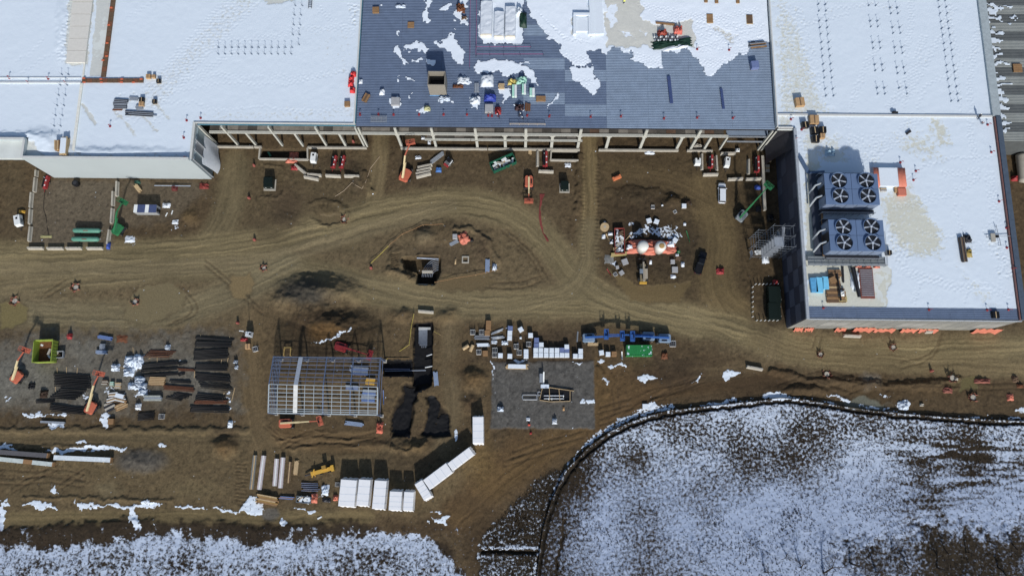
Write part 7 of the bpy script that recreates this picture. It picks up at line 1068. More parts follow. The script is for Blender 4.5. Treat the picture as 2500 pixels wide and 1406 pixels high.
tufts('dead_stalks', 'dead stalks poking through the thin snow of the eastern field', fence_px + [(2520, 1420), (1300, 1420)], 7000, 4, .12, .45, dry); tufts('dead_stalks', 'dead stalks poking through the thin snow of the western field', [(0, 1300), (400, 1285), (900, 1290), (1110, 1340), (1130, 1410), (0, 1410)], 2400, 6, .1, .3, dry); tufts('dead_stalks', 'dead stalks on the dark verge of the fence bend', [(1165, 1410), (1190, 1290), (1330, 1150), (1380, 1140), (1320, 1290), (1305, 1410)], 1500, 8, .12, .4, dry)
bark = M('bare_bark', (54, 45, 36), .9, var=.3, scale=3)
def tree_meshes(seed, H):
    rr = random.Random(seed); tb, cb = B(), B()
    def grow(b, p, d, L, r, lev):
        n_ = 3 if lev < 2 else 2
        for k in range(n_):
            d2 = (d + Vector((rr.uniform(-.22, .22), rr.uniform(-.22, .22), rr.uniform(-.02, .16)))).normalized(); q = p + d2 * (L / n_); r2 = r * (.86 if lev < 2 else .8); (tb if lev == 0 else cb).cyl(p, q, r, r2, 5 if lev < 2 else 3, False); p, d, r = q, d2, r2
            if lev < 4 and (lev > 0 or k > 0):
                for _ in range(2 if lev < 3 else 2):
                    a = rr.uniform(0, 6.28); e = rr.uniform(.6, 1.05); x = d.orthogonal().normalized(); x.rotate(Matrix.Rotation(a, 3, d)); grow(cb, p, (d * math.cos(e) + x * math.sin(e)).normalized(), L * rr.uniform(.42, .62), r * .55, lev + 1)
    grow(tb, Vector((0, 0, -.2)), Vector((0, 0, 1)), H * .75, H * .034, 0); return tb.mesh('trunk', bark), cb.mesh('crown', bark)
TV = [tree_meshes(s, h) for s, h in ((1, 8), (2, 10), (3, 7), (4, 12))]
def tree(px, v, sc, lab, pos=None, name='bare_tree'):
    p = pos or GW(*px); t = thing(name, lab, 'tree', p, rnd.uniform(0, 6), 'bare trees at the field edge'); t.scale = (sc * .8, sc * .8, sc * (.55 if px else .75)); mk('trunk', TV[v][0], t); mk('crown', TV[v][1], t)
for px, v, sc, lab in [((1712, 1372), 2, .8, 'small bare tree standing apart in the snow at the lower edge'), ((1838, 1330), 0, .45, 'low bare shrub tree in the middle of the snowy field edge'), ((1868, 1396), 2, 1.0, 'bare tree left of the dense thicket at the bottom'), ((1955, 1385), 0, .9, 'wide bare tree in the left part of the thicket'), ((2010, 1398), 3, .75, 'tallest bare tree in the thicket at the bottom'), ((2075, 1372), 1, .8, 'bare tree in the middle of the thicket'), ((2140, 1395), 2, 1.1, 'bare tree right of the thicket middle at the bottom edge'), ((2215, 1378), 0, .9, 'bare tree left of the pale fallen branch'), ((2290, 1385), 1, .8, 'bare tree at the lower edge below the dark hollow'), ((2362, 1350), 2, 1.0, 'bare tree inside the dark hollow at lower right'), ((2440, 1385), 3, .7, 'bare tree in the lower right corner'), ((2476, 1330), 0, .9, 'bare tree at the right edge above the corner'), ((2120, 1325), 2, .5, 'low bare shrub north of the thicket'), ((2255, 1320), 0, .45, 'low bare shrub at the rim of the dark hollow'), ((2030, 1325), 2, .45, 'low bare shrub above the wide bare tree'), ((1920, 1355), 1, .5, 'low bare shrub between the lone tree and the thicket'), ((2180, 1345), 3, .45, 'low bare shrub in the upper middle of the dark hollow'), ((2310, 1340), 1, .55, 'low bare shrub in the heart of the dark hollow'), ((2410, 1320), 3, .45, 'low bare shrub beside the snow tongue at lower right')]: tree(px, v, sc, lab)
for k in range(17): tree(None, k % 4, .6 + .25 * rnd.random(), 'bare tree in the wood beyond the lower edge', Vector((52 + k * 4.6 + rnd.uniform(-1, 1), -36 - rnd.uniform(0, 9), -.2)))
# ================================================================== ROOFTOP: western roof
t = thing('expansion_joint', 'brown plywood covered joint forming a T on the snowy roof', 'roof joint', W(252, 190, ZR)); o_ = t.location
def joint(a, b, wd, n):
    p, q = W(*a, ZR + .3) - o_, W(*b, ZR + .3) - o_
    for k in range(n):
        s, e = p.lerp(q, (k + .02) / n), p.lerp(q, (k + .98) / n); B().bar((s.x, s.y, .2), (e.x, e.y, .2), wd, .34).obj('plywood_panel', (wood_d, M('rusty_ply', (112, 72, 48), .85, var=.3), wood_d)[k % 3], t)
joint((280, -30), (252, 188), 1.15, 18); joint((200, 197), (350, 197), 1.05, 12)
om = M('orange_clip', (196, 92, 50), .6)
for px in [(272, 20), (266, 62), (262, 106), (261, 138), (252, 148), (205, 192), (247, 194), (298, 194), (345, 194), (206, 202), (248, 202), (297, 202), (326, 202)]: q = W(*px, ZR + .3) - o_; B().box(q.x - .35, q.y - .2, .36, q.x + .35, q.y + .2, .48).obj('clip', om, t)
def roof_curb(lab, a, b, wd, h, m, z=ZR, name='membrane_curb', cat='curb'):
    p, q = W(*a, z), W(*b, z); Ln = (q - p).length; t = thing(name, lab, cat, p, math.atan2(q.y - p.y, q.x - p.x)); B().box(0, -wd / 2, 0, Ln, wd / 2, h).obj('curb_body', m, t); B().box(-.02, -wd / 2 - .06, h, Ln + .02, wd / 2 + .06, h + .06).obj('cap', m, t); return t
roof_curb('straight white curb running down the western roof from the brown joint', (201, 205), (178, 388), .55, .3, M('cream_membrane', (212, 208, 196), .6)); roof_curb('thin upper white line of the footprinted walkway', (-10, 191), (198, 191), .2, .15, whitep); roof_curb('thin lower white line of the footprinted walkway', (-10, 203), (198, 203), .3, .2, whitep); roof_curb('thin white curb between the two bare strips', (228, -20), (204, 190), .3, .25, MATS['cream_membrane'])
t = thing('insulation_platform', 'raised bare insulation strip at the top left of the snowy roof', 'insulation', W(190, 155, ZR)); o_ = t.location
for k in range(6):
    a, b = lerp(0, 1, k / 6), (k + .97) / 6; P_ = [W(lerp(161, 180, a), lerp(153, -25, a), ZR + .5) - o_, W(lerp(207, 229, a), lerp(153, -25, a), ZR + .5) - o_, W(lerp(207, 229, b), lerp(153, -25, b), ZR + .5) - o_, W(lerp(161, 180, b), lerp(153, -25, b), ZR + .5) - o_]; B().prism([(q.x, q.y) for q in P_], .05, .5).obj('insulation_board', M('insulation_board', (196, 192, 182), .8, var=.08), t)
for px, lab, s, kd in [((361, 186), 'brown box beside the right end of the roof joint', 1.1, 'card'), ((374, 186), 'small box touching the brown box by the joint', .8, 'card'), ((386, 197), 'dark box right of the roof joint end', 1.0, 'blk'), ((345, 243), 'grey metal box at the top of the steel pile', 1.2, 'blk'), ((344, 253), 'brown box in the middle of the steel pile', 1.2, 'card'), ((376, 247), 'lone grey box right of the steel pile', 1.0, 'blk'), ((847, 253), 'lone dark brown box near the corner of the western roof', 1.3, 'wood')]: crate(lab, px, kd, .05, s, .8, ZR + .03, group='boxes on the western roof')
boards('bundle of dark steel angles in the roof pile, upper left', (279, 250), (312, 252), 1.6, .3, [dark_steel, galv], 7, 1, z=ZR + .03, name='steel_bundle', cat='steel'); boards('bundle of steel angles in the roof pile, lower left', (279, 262), (310, 262), 1.2, .3, [galv, dark_steel], 5, 1, z=ZR + .03, name='steel_bundle', cat='steel', ragged=.05); boards('rusty plank at the lower left of the roof pile', (277, 269), (300, 269), .4, .2, [rust], 2, z=ZR + .03); boards('loose steel lattice at the bottom of the roof pile', (310, 277), (378, 281), 1.2, .25, [dark_steel, galv], 5, 1, z=ZR + .03, name='steel_bundle', cat='steel', ragged=.1); boards('light steel frame left of the metal box', (317, 242), (338, 243), 1.0, .2, [galv], 3, z=ZR + .03, name='steel_bundle', cat='steel'); boards('grey plate stack at the centre of the roof pile', (333, 264), (350, 264), 1.0, .4, [galv], 3, 2, z=ZR + .03, name='plate_stack', cat='plates')
boards('brown pallet stack against the south parapet of the western roof', (147, 348), (147, 371), 1.3, 1.4, [wood, wood_l], 4, 4, z=ZR + .03, name='pallet_stack', cat='pallets'); boards('snow covered plank stack beside the brown pallet stack', (164, 340), (160, 382), 1.6, 1.3, [wood_l], 4, 4, z=ZR + .03, snow=True, name='plank_stack', cat='planks')
for k, (px, lab) in enumerate([((863, 183), 'northernmost red covered bundle at the roof edge'), ((858, 195), 'second red covered bundle from the north at the roof edge'), ((857, 207), 'third red covered bundle from the north at the roof edge'), ((861, 222), 'southernmost red and white bundle at the roof edge')]): pile(lab, px, 1.4, 1.4, 1.0, M('bright_red_tarp', (196, 34, 36), .5, var=.2), name='red_bundle', cat='bundle', z=ZR + .03, lump=.6, group='red bundles at the roof edge')
t = thing('ladder_grating', 'grey roof ladder grating at the top of the western roof', 'ladder', W(757, 22, ZR + .05)); [B().box(x - .05, 0, .1, x + .05, 6, .25).obj('rail', dark_steel, t) for x in (-.4, .4)]; [B().box(-.4, .3 + k * .5, .14, .4, .42 + k * .5, .2).obj('rung', galv, t) for k in range(11)]
for px, lab in [((456, 295), 'red stanchion at the corner of the western roof, left'), ((490, 289), 'red stanchion at the corner of the western roof, right'), ((449, 337), 'red stanchion lower down the roof corner'), ((452, 386), 'dark stanchion at the south parapet corner'), ((23, 191), 'red stanchion on the walkway line, first from the left edge'), ((118, 193), 'red stanchion on the walkway line, upper middle'), ((69, 202), 'red stanchion on the walkway line, lower left'), ((160, 202), 'red stanchion on the walkway line, near the brown joint'), ((269, 309), 'tiny red stanchion alone on the open snow')]: stanchion(px, ZR + .03, lab, 'stanchions on the western roof')
SUP = [('roof support stand in the upper row of the double line on the western roof', [(534 + k * 16.3, 117) for k in range(12)], ZR), ('roof support stand in the lower row of the double line on the western roof', [(533 + k * 16.2, 133) for k in range(12)], ZR), ('roof support stand in the short double column at the right of the western roof', [(721, 15), (738, 15), (719, 38), (735, 38), (717, 62), (733, 62), (715, 86), (731, 86), (730, 110)], ZR), ('roof support stand in the double column at the left of the western roof', [Z1(*q) for q in [(590, 715), (652, 715), (575, 815), (640, 815), (560, 912), (625, 912), (545, 1010), (610, 1010), (530, 1105), (595, 1105), (517, 1205), (578, 1205), (502, 1308), (565, 1308)]], ZR),
       ('roof support stand in the westernmost double column of the eastern roof', [Z4(*q) for q in [(540, 45), (607, 48), (545, 110), (612, 110), (548, 205), (618, 205), (555, 268), (625, 268), (560, 330), (630, 332), (570, 408), (638, 408), (573, 473), (643, 475), (578, 540), (650, 540), (587, 615), (657, 615), (592, 682), (662, 682), (597, 748), (668, 748), (605, 852), (678, 852), (612, 918), (685, 918)]], ZQ), ('roof support stand in the second double column of the eastern roof', [Z4(*q) for q in [(1020, 58), (1087, 58), (1035, 207), (1103, 207), (1040, 260), (1107, 260), (1057, 412), (1125, 410), (1062, 465), (1130, 465), (1077, 623), (1148, 623), (1083, 678), (1153, 678), (1100, 845), (1170, 845), (1105, 900), (1175, 900)]], ZQ),
       ('roof support stand in the third double column of the eastern roof', [Z4(*q) for q in [(1225, 80), (1292, 80), (1232, 135), (1298, 135), (1247, 268), (1315, 268), (1252, 322), (1322, 322), (1268, 458), (1335, 458), (1272, 512), (1342, 512), (1287, 650), (1353, 648), (1295, 705), (1365, 705), (1310, 845), (1380, 845), (1385, 900)]], ZQ), ('roof support stand in the easternmost double column of the eastern roof', [Z4(*q) for q in [(1690, 8), (1752, 8), (1693, 72), (1760, 72), (1700, 133), (1768, 133), (1710, 210), (1777, 212), (1718, 275), (1785, 278), (1727, 340), (1795, 340), (1738, 418), (1805, 418), (1745, 483), (1813, 483), (1752, 547), (1820, 547), (1762, 628), (1830, 630), (1770, 692), (1840, 690), (1777, 757), (1847, 757), (1788, 832), (1857, 832), (1798, 900), (1867, 900), (1808, 968), (1875, 968)]], ZQ)]
for lab, pts, z in SUP:
    for q in pts: support(q, z + .02, lab, lab.split(' in the ')[1], .75 if z == ZQ else -.6)
# ================================================================== ROOFTOP: metal deck
ZD_ = ZR + .07
t = thing('vent_shaft', 'tall tan open topped shaft standing on the metal deck', 'shaft', W(1071, 222, ZD_)); tm = M('tan_panel', (128, 122, 110), .6, var=.06, scale=.5); a, b, hh = 2.1, 2.6, 5.6
for x0, y0, x1, y1 in ((-a, -b / 2 + .0, a, -b / 2 + .15), (-a, b * .9 - .15, a, b * .9), (-a, -b / 2 + .15, -a + .15, b * .9 - .15), (a - .15, -b / 2 + .15, a, b * .9 - .15)): B().box(x0, y0, 0, x1, y1, hh).obj('side_panel', tm, t)
B().box(-a + .15, -b / 2 + .15, 1.2, a - .15, b * .9 - .15, 1.3).obj('inner_floor', dark_steel, t); B().box(-a - .1, -b / 2 - .12, 0, a + .1, -b / 2 - .01, .2).obj('blue_sill', M('sill_blue', (92, 150, 196), .5), t)
for k, (x0, x1, y0, y1, lab) in enumerate([(1172, 1202, 2, 83, 'white tarped bundle, westernmost of three on the deck'), (1206, 1231, 28, 87, 'white tarped bundle in the middle of three on the deck'), (1233, 1259, 16, 87, 'white tarped bundle, easternmost of three on the deck')]):
    p, q = W(x0, y1, ZD_ + 1.3), W(x1, y0, ZD_ + 1.3); t = thing('tarped_bundle', lab, 'bundle', ((p.x + q.x) / 2, (p.y + q.y) / 2, ZD_), 0, 'white tarped bundles'); wx, ly = abs(q.x - p.x), abs(q.y - p.y)
    n_ = 12; rr = random.Random(k); B().sheet([[(sx * wx / 2 * (1.08 if zz < .5 else .97), -ly / 2 + ly * i / (n_ - 1) + rr.uniform(-.1, .1), zz + rr.uniform(-.07, .07) * (zz > .5)) for sx, zz in ((-1, .05), (-1, 1.25), (-.3, 1.35), (.3, 1.3), (1, 1.25), (1, .05))] for i in range(n_)]).obj('cover', tarp_w, t); B().box(-wx * .45, -ly * .48, 0, wx * .45, ly * .48, 1.1).obj('load', M('load_grey', (150, 150, 146), .7), t); B().box(-wx * .47, -ly * .52, .05, wx * .47, -ly * .485, 1.15).obj('end_face', M('cream_board', (210, 202, 184), .7), t)
pile('dark green tarp bundle with white snow top right of the white bundles', (1277, 50), 1.9, 4.4, 1.2, tarp_g, name='tarp_bundle', z=ZD_, lump=.5); pile('snow lump on the dark green bundle', (1268, 32), 1.6, 2.4, 1.5, snowm, name='snow_heap', cat='snow', z=ZD_, lump=.5)
crate('brown open frame box at the top left of the metal deck', (917, 24), 'wood', .05, 1.6, .6, ZD_, group=None); crate('brown square hatch cover on the upper left of the metal deck', (1003, 61), 'wood', 0, 1.6, .3, ZD_, group=None); pile('pale debris pile near the top of the metal deck', (978, 17), 2.4, .9, .4, MATS['snowy_bags'], name='debris_heap', cat='debris', z=ZD_, lump=1); pile('brown tangled equipment heap near the top of the metal deck', (1125, 22), 2.2, 2.4, .9, rust, name='equipment_heap', cat='equipment', z=ZD_, lump=1); pile('wooden scrap in the snow below the brown equipment', (1133, 46), 1.4, 1.0, .5, wood_d, name='debris_heap', cat='debris', z=ZD_, lump=1)
pile('large white tarp over a pallet above the blue tarp', (1189, 199), 3.2, 3.2, 1.4, tarp_w, name='tarp_bundle', z=ZD_, lump=.3, base=wood); pile('royal blue tarp bundle in the middle of the deck clutter', (1196, 241), 3.0, 1.9, 1.3, tarp_b, name='tarp_bundle', z=ZD_, lump=.4); crate('white box in front of the royal blue tarp', (1194, 264), 'wrap', 0, 2.1, 1.0, ZD_, group=None, cap=False); pile('yellow sack heap beside the mint boards', (1250, 202), 2.2, 1.6, .8, M('sack_yellow', (196, 176, 88), .7, var=.3), name='sack_heap', cat='sacks', z=ZD_, lump=.9); pile('pale green sack heap above the mint boards', (1273, 198), 2.4, 1.8, .9, foam_m, name='sack_heap', cat='sacks', z=ZD_, lump=.9)
for a, b, wd, lab in [((1256, 212), (1256, 240), 1.2, 'mint insulation stack, westernmost'), ((1279, 210), (1279, 232), 1.0, 'mint insulation stack in the middle'), ((1299, 220), (1299, 238), 1.3, 'mint insulation stack, easternmost near the plywood')]: boards(lab, a, b, wd, 1.0, [foam_m, whitep], 2, 3, z=ZD_, name='insulation_stack', cat='insulation', ragged=.01)
boards('plywood sheet stack right of the mint boards', (1309, 243), (1332, 243), 1.4, .4, [wood], 3, 2, z=ZD_, name='plywood_stack', cat='plywood', ragged=.01); boards('rusty slatted pallet below the mint boards', (1289, 254), (1288, 272), 1.3, .3, [wood_d, rust], 5, 2, z=ZD_, name='pallet_stack', cat='pallets'); boards('cream board pack left of the mint boards', (1217, 213), (1231, 213), 1.4, .5, [wood_l], 3, 2, z=ZD_, name='board_pack', cat='boards'); boards('grey panel leaning left of the white tarp', (1164, 206), (1164, 228), 1.1, .3, [galv], 2, z=ZD_, name='grey_panel', cat='panel')
pile('dark and red equipment heap on the right of the deck clutter', (1268, 263), 2.2, 1.8, .9, M('dark_mix', (60, 40, 42), .6, var=.5), name='equipment_heap', cat='equipment', z=ZD_, lump=1); pile('red welding cart below the royal blue tarp', (1216, 271), 1.6, 2.0, .9, redp, name='red_cart', cat='cart', z=ZD_, lump=.9); pile('torn white bag left of the royal blue tarp', (1160, 246), 2.6, 2.0, .8, tarp_w, name='white_bag', cat='bag', z=ZD_, lump=1); pile('white torn bag with poles right of the tan shaft', (1132, 197), 2.8, 1.9, .6, tarp_w, name='white_bag', cat='bag', z=ZD_, lump=1); pile('rusty tools row right of the tan shaft', (1118, 212), 2.6, .8, .5, rust, name='tool_row', cat='tools', z=ZD_, lump=1); pile('sawhorse with snowy planks below the tan shaft', (1085, 243), 3.0, 1.2, .7, MATS['snowy_bags'], name='sawhorse', cat='sawhorse', z=ZD_, lump=1)
crate('white wrapped pallet on a snow patch at the left of the deck', (965, 247), 'wrap', 0, 2.1, .9, ZD_, group=None, cap=False); boards('brown plywood stack near the western roof edge of the deck', (899, 232), (889, 250), 1.3, .5, [wood_d, wood], 3, 2, z=ZD_, name='plywood_stack', cat='plywood', ragged=.02); pile('white sack left of the wrapped pallet', (933, 226), 1.3, 1.6, .7, tarp_w, name='white_bag', cat='bag', z=ZD_, lump=.7); pile('pale bundle of sticks on snow at the deck front', (1043, 266), 1.6, 1.3, .7, M('pale_sticks', (176, 176, 128), .7, var=.3), name='stick_bundle', cat='sticks', z=ZD_, lump=1); pile('small white bag at the western deck edge', (881, 200), .9, 1.2, .5, tarp_w, name='white_bag', cat='bag', z=ZD_, lump=.5)
t = thing('guardrail_rack', 'stack of silver guardrail panels at the left front of the deck', 'guardrails', W(925, 296, ZD_))
for k in range(5): B().bar((-2, -.3 + k * .35, .25 + .04 * k), (2, -.3 + k * .35, .25 + .04 * k), .1).obj('rail', galv, t)
for x in (-1.9, -.6, .6, 1.9): B().bar((x, -.4, .15), (x, 1.4, .3), .08).obj('rail_post', galv, t)
t = thing('guardrail', 'tan guardrail along the front edge of the deck', 'guardrail', W(1290, 306, ZD_))
for z in (.5, 1.0): B().bar((-4.6, 0, z), (4.2, 0, z), .09).obj('rail', M('rail_tan', (170, 158, 140), .6), t)
for x in (-4.5, -2.2, 0, 2.2, 4.1): B().bar((x, 0, 0), (x, 0, 1.05), .09).obj('rail_post', MATS['rail_tan'], t)
ORD = ['first', 'second', 'third', 'fourth', 'fifth', 'sixth', 'seventh', 'eighth', 'ninth', 'tenth', 'eleventh', 'twelfth', 'thirteenth', 'fourteenth', 'fifteenth', 'sixteenth']
for k, (x, y) in enumerate([(879, 281), (924, 281), (961, 281), (1023, 281), (1083, 281), (1140, 281), (1192, 283), (1201, 284), (1287, 283), (1341, 285), (1442, 286), (1516, 285), (1621, 290), (1702, 288), (1789, 289)]): stanchion((x, y), ZD_, ORD[k] + ' red stanchion from the west along the deck front', 'stanchions along the deck front')
for px, lab in [((1702, 121), 'red stanchion on the snow above the deck, western'), ((1780, 123), 'red stanchion on the snow above the deck, eastern')]: stanchion(px, ZR + .2, lab, 'stanchions on the upper snow')
pk_ = M('pink_rope', (150, 76, 120), .7)
for pts, lab in [([(1164, 119), (1196, 119), (1230, 119), (1260, 119), (1296, 119)], 'upper pink rope line across the deck'), ([(1164, 137), (1196, 137), (1230, 137), (1270, 137), (1326, 137)], 'lower pink rope line across the deck'), ([(1149, 0), (1148, 60), (1148, 115), (1147, 170)], 'western upright rope line on the deck'), ([(1164, 0), (1164, 60), (1163, 115), (1162, 140)], 'eastern upright rope line on the deck')]:
    t = thing('rope_line', lab, 'rope', W(*pts[0], ZD_), 0, 'rope lines'); o_ = t.location; Q = [W(*q, ZD_) - o_ for q in pts]
    for q in Q: B().cyl((q.x, q.y, 0), (q.x, q.y, 1.0), .05, n=5).obj('post', dark_steel, t)
    for a, b in zip(Q[:-1], Q[1:]): B().bar((a.x, a.y, .9), (b.x, b.y, .9), .08).obj('rope', pk_, t)
boards('long dark blue deck bundle in the middle of the bare deck', (1632, 188), (1639, 253), .8, .3, [M('deck_blue', (58, 74, 116), .5)], 3, 2, z=ZD_, name='deck_bundle', cat='deck sheets', ragged=.01); boards('short dark blue deck bundle further right on the bare deck', (1760, 218), (1766, 267), .6, .3, [MATS['deck_blue']], 3, 2, z=ZD_, name='deck_bundle', cat='deck sheets', ragged=.01)
for px, m, lab in [((1733, 46), wood, 'light brown roof hatch cover, western of two'), ((1830, 48), wood_d, 'dark brown roof hatch cover, eastern of two')]: q = W(*px, ZR + .3); t = thing('hatch_cover', lab, 'hatch', q); B().box(-.8, -1.3, -.25, .8, 1.3, .05).obj('curb_body', wood_l, t); B().box(-.7, -1.2, .05, .7, 1.2, .12).obj('cover_panel', m, t)
for px, lab in [((1724, 2), 'small roof opening near the top edge, western'), ((1750, 4), 'small roof opening near the top edge, middle'), ((1802, 4), 'small roof opening near the top edge, eastern')]: crate(lab, px, 'wood', 0, .8, .4, ZR + .15, group=None)
pile('dark green tarp holding cans on the snowy membrane', (1640, 108), 10, 2.4, .7, tarp_g, name='spread_tarp', z=ZR + .15, lump=.6, n=13, hd=.12); pile('white folded edge of the green tarp', (1650, 117), 7, 1.0, .6, tarp_w, name='spread_tarp', z=ZR + .15, lump=.7, hd=.2); pile('red and white paint can heap, left on the green tarp', (1617, 84), 2.4, 1.6, 1.1, M('can_mix', (150, 60, 44), .5, var=.7, scale=3), name='can_heap', cat='cans', z=ZR + .2, lump=1); pile('red and white bag on the right of the green tarp', (1655, 76), 2.2, 2.0, 1.2, M('bag_mix', (200, 96, 80), .5, var=.5, scale=1.4), name='can_heap', cat='cans', z=ZR + .2, lump=.8)
rs = random.Random(21)
for k in range(26):
    q = W(1598 + (k % 13) * 4.6 + rs.uniform(-1, 1), 92 + (k // 13) * 8 + rs.uniform(-1, 1), ZR + .55); tag(mk('paint_can', shared(('can', k % 3), lambda: B().lathe([(.2, 0), (.22, .02), (.22, .42), (.2, .45), (.03, .46)], 9).mesh('paint_can', (whitep, galv, dark_steel)[k % 3])), None, q), 'small can standing in the rows on the green tarp', 'can', 'cans on the green tarp')
boards('long plank on the membrane above the green tarp', (1598, 57), (1644, 62), .5, .3, [wood], 2, 1, z=ZR + .15); crate('bright blue crate at the right of the bare deck', (1844, 157), 'blue', .1, 1.9, 1.4, ZD_, group=None); boards('jumbled scaffold parts at the right edge of the deck', (1830, 114), (1868, 110), 1.6, .5, [dark_steel, wood, galv], 6, 2, z=ZD_, name='scaffold_parts', cat='scaffold parts', ragged=.08)
# snow covered curbs on the membrane part
t = thing('membrane_curb', 'arched snow covered curb on the upper deck snow', 'curb', W(1421, 88, ZR + .15)); [B().box(x - .35, 0, 0, x + .35, 5.2, .9).obj('curb_body', snowm, t) for x in (-1.9, 1.9)]; B().box(-2.2, 5.2, 0, 2.2, 5.9, .95).obj('curb_body', snowm, t); B().box(-1.5, 1.0, 0, 1.5, 4.8, .5).obj('snow_fill', snowm, t)
roof_curb('long snow covered ridge beside the arched curb', (1447, 88), (1440, -10), .8, .9, snowm, ZR + .15); roof_curb('second snow covered ridge right of the arched curb', (1462, 86), (1456, -10), 2.4, .5, snowm, ZR + .15)
# ================================================================== ROOFTOP: eastern hall
ZK_ = ZQ + .03
for px, kd, s, lab in [((1967, 304), 'blk', 1.6, 'leftmost black box of the group on the eastern roof'), ((1990, 317), 'blk', 1.7, 'middle black box of the group on the eastern roof'), ((2010, 316), 'blk', 1.6, 'rightmost black box of the group on the eastern roof'), ((1993, 338), 'blk', 1.7, 'lowest black box of the group on the eastern roof'), ((1989, 291), 'card', 2.2, 'cardboard sheet box above the black boxes'), ((2009, 331), 'card', 1.2, 'brown box under the rightmost black box'), ((1954, 248), 'card', 2.2, 'cardboard crate alone near the roof seam'), ((2172, 616), 'blk', 1.1, 'small dark crate right of the southern fan unit')]: crate(lab, px, kd, rs.uniform(-.1, .1), s, 1.1, ZK_, group='boxes on the eastern roof')
pile('pale blue wrapped bag on the trampled snow', (2027, 374), 2.4, 1.6, .7, M('pale_blue_wrap', (150, 180, 196), .5, var=.3), name='wrapped_bag', cat='bag', z=ZK_, lump=.9); t = thing('beam_clamp', 'black tool lying on the white roof seam', 'tool', W(2184, 276, ZQ + .35)); B().box(-.7, -.2, 0, .7, .2, .4).obj('body', black, t); B().box(-.5, -.3, .4, .1, .3, .5).obj('handle', dark_steel, t)
boards('pair of dark planks in the snow below the seam', (2212, 328), (2223, 320), .6, .2, [dark_steel], 3, 1, z=ZK_); boards('weathered lumber bundle on the right of the eastern roof', (2344, 580), (2353, 640), 1.2, .6, [wood_d, dark_steel, M('grey_wood', (104, 94, 80), .85)], 5, 2, z=ZK_, name='lumber_stack', ragged=.03); pile('dark clothed heap beside the weathered lumber', (2361, 583), 1.8, 2.0, .8, M('dark_cloth', (50, 52, 58), .8, var=.5), name='gear_heap', cat='gear', z=ZK_, lump=1); pile('yellow hose coil beside the weathered lumber', (2364, 618), 1.6, 2.0, .5, M('coil_yellow', (150, 130, 60), .6, var=.4), name='hose_coil', cat='hose', z=ZK_, lump=.9)
t = thing('pipe_cart', 'spindly pipe cart near the right edge of the eastern roof', 'cart', W(2430, 580, ZK_)); [B().bar(a, b, .1).obj('cart_rail', galv, t) for a, b in [((-2.4, 0, .5), (4.5, .3, .5)), ((.8, -2.2, .5), (.2, 3, .5)), ((4, -1.5, .5), (4, 1.5, .5))]]; B().box(-1.4, -1.2, .4, -.4, .8, .7).obj('tray', conc, t); [B().cyl((x, y, 0), (x, y, .5), .06).obj('leg', galv, t) for x, y in ((-2, 0), (4, 0), (.6, -2), (.3, 2.6))]; B().box(-.35, -.2, .5, .3, .4, .9).obj('motor', black, t)
for k, (px, lab) in enumerate([((2198, 397), 'red stanchion just right of the orange covered mound top'), ((2236, 418), 'red stanchion right of the orange covered mound'), ((2230, 440), 'red stanchion with dark base near the bare patch'), ((2420, 372), 'red stanchion high on the right of the eastern roof'), ((2439, 492), 'red stanchion near the east edge, second from top'), ((2457, 557), 'red stanchion near the east edge, third from top'), ((2458, 605), 'red stanchion near the east edge, fourth from top'), ((2472, 656), 'red stanchion near the east edge, lowest'), ((1931, 292), 'red stanchion near the inner corner of the eastern roof'), ((1957, 317), 'red stanchion left of the black boxes'), ((1941, 341), 'red stanchion at the west parapet'), ((2411, 305), 'red stanchion beside the two workers'), ((2010, 752), 'red stanchion at the west end of the blue strip'), ((2268, 756), 'red stanchion in the middle of the blue strip'), ((2410, 757), 'red stanchion at the east of the blue strip, left'), ((2462, 756), 'red stanchion at the east of the blue strip, right')]): stanchion(px, ZK_, lab, 'stanchions on the eastern roof')
t = thing('tarped_mound', 'snow topped mound with orange tarp edges beside the fan units', 'mound', W(2165, 435, ZK_)); B().box(-3.0, -2.4, 0, 2.4, 2.2, 1.1).obj('insulation_core', snowm, t); [B().sheet([[(x0 + (x1 - x0) * i / 5, y, z + .08 * math.sin(i * 2 + y)) for i in range(6)] for y, z in ((-2.7, .05), (-2.4, 1.15), (0, 1.2), (2.2, 1.18), (2.5, .1))]).obj('tarp_edge', tarp_o, t, smooth=True) for x0, x1 in ((-3.6, -2.3), (2.2, 4.0))]; B().box(2.0, -4.6, .05, 3.9, -2.8, .9).obj('tarp_end', tarp_o, t)
boards('stacked cardboard sheets below the orange tarp edge', (2182, 463), (2207, 463), 1.8, .5, [kraft], 2, 2, z=ZK_, name='cardboard_stack', cat='cardboard', ragged=.01); boards('small plank stack right of the northern fan unit', (2148, 463), (2162, 463), 1.0, .4, [wood_l, galv], 3, 2, z=ZK_)
# fan units
fb_ = M('fan_unit_blue', (86, 108, 140), .45, 0, var=.1, scale=.5); bladem = M('fan_blade', (186, 194, 204), .35, .2, var=.08); ZF_ = 19.0
shroud = B().lathe([(1.9, 0), (1.98, 0), (1.98, .5), (1.86, .5), (1.84, .02)], 28).mesh('fan_shroud', fb_); wellm = B().lathe([(1.84, .03), (1.84, .06), (.1, .06)], 28).mesh('fan_well', M('fan_well', (18, 20, 24), .8))
grille = B()
for k in range(24): a = k * PI / 12; grille.bar((.3 * math.cos(a), .3 * math.sin(a), .44), (1.85 * math.cos(a), 1.85 * math.sin(a), .44), .025)
grille = grille.mesh('guard_grille', M('grille_grey', (70, 78, 92), .5)); bl_ = B()
bl_.prism([(.15, -.1), (1.7, -.2), (1.72, .16), (.15, .12)], .22, .27); bl_ = bl_.mesh('fan_blade', bladem); hubm = B().lathe([(.32, .1), (.32, .34), (.2, .4), (.05, .41)], 12).mesh('fan_hub', bladem)
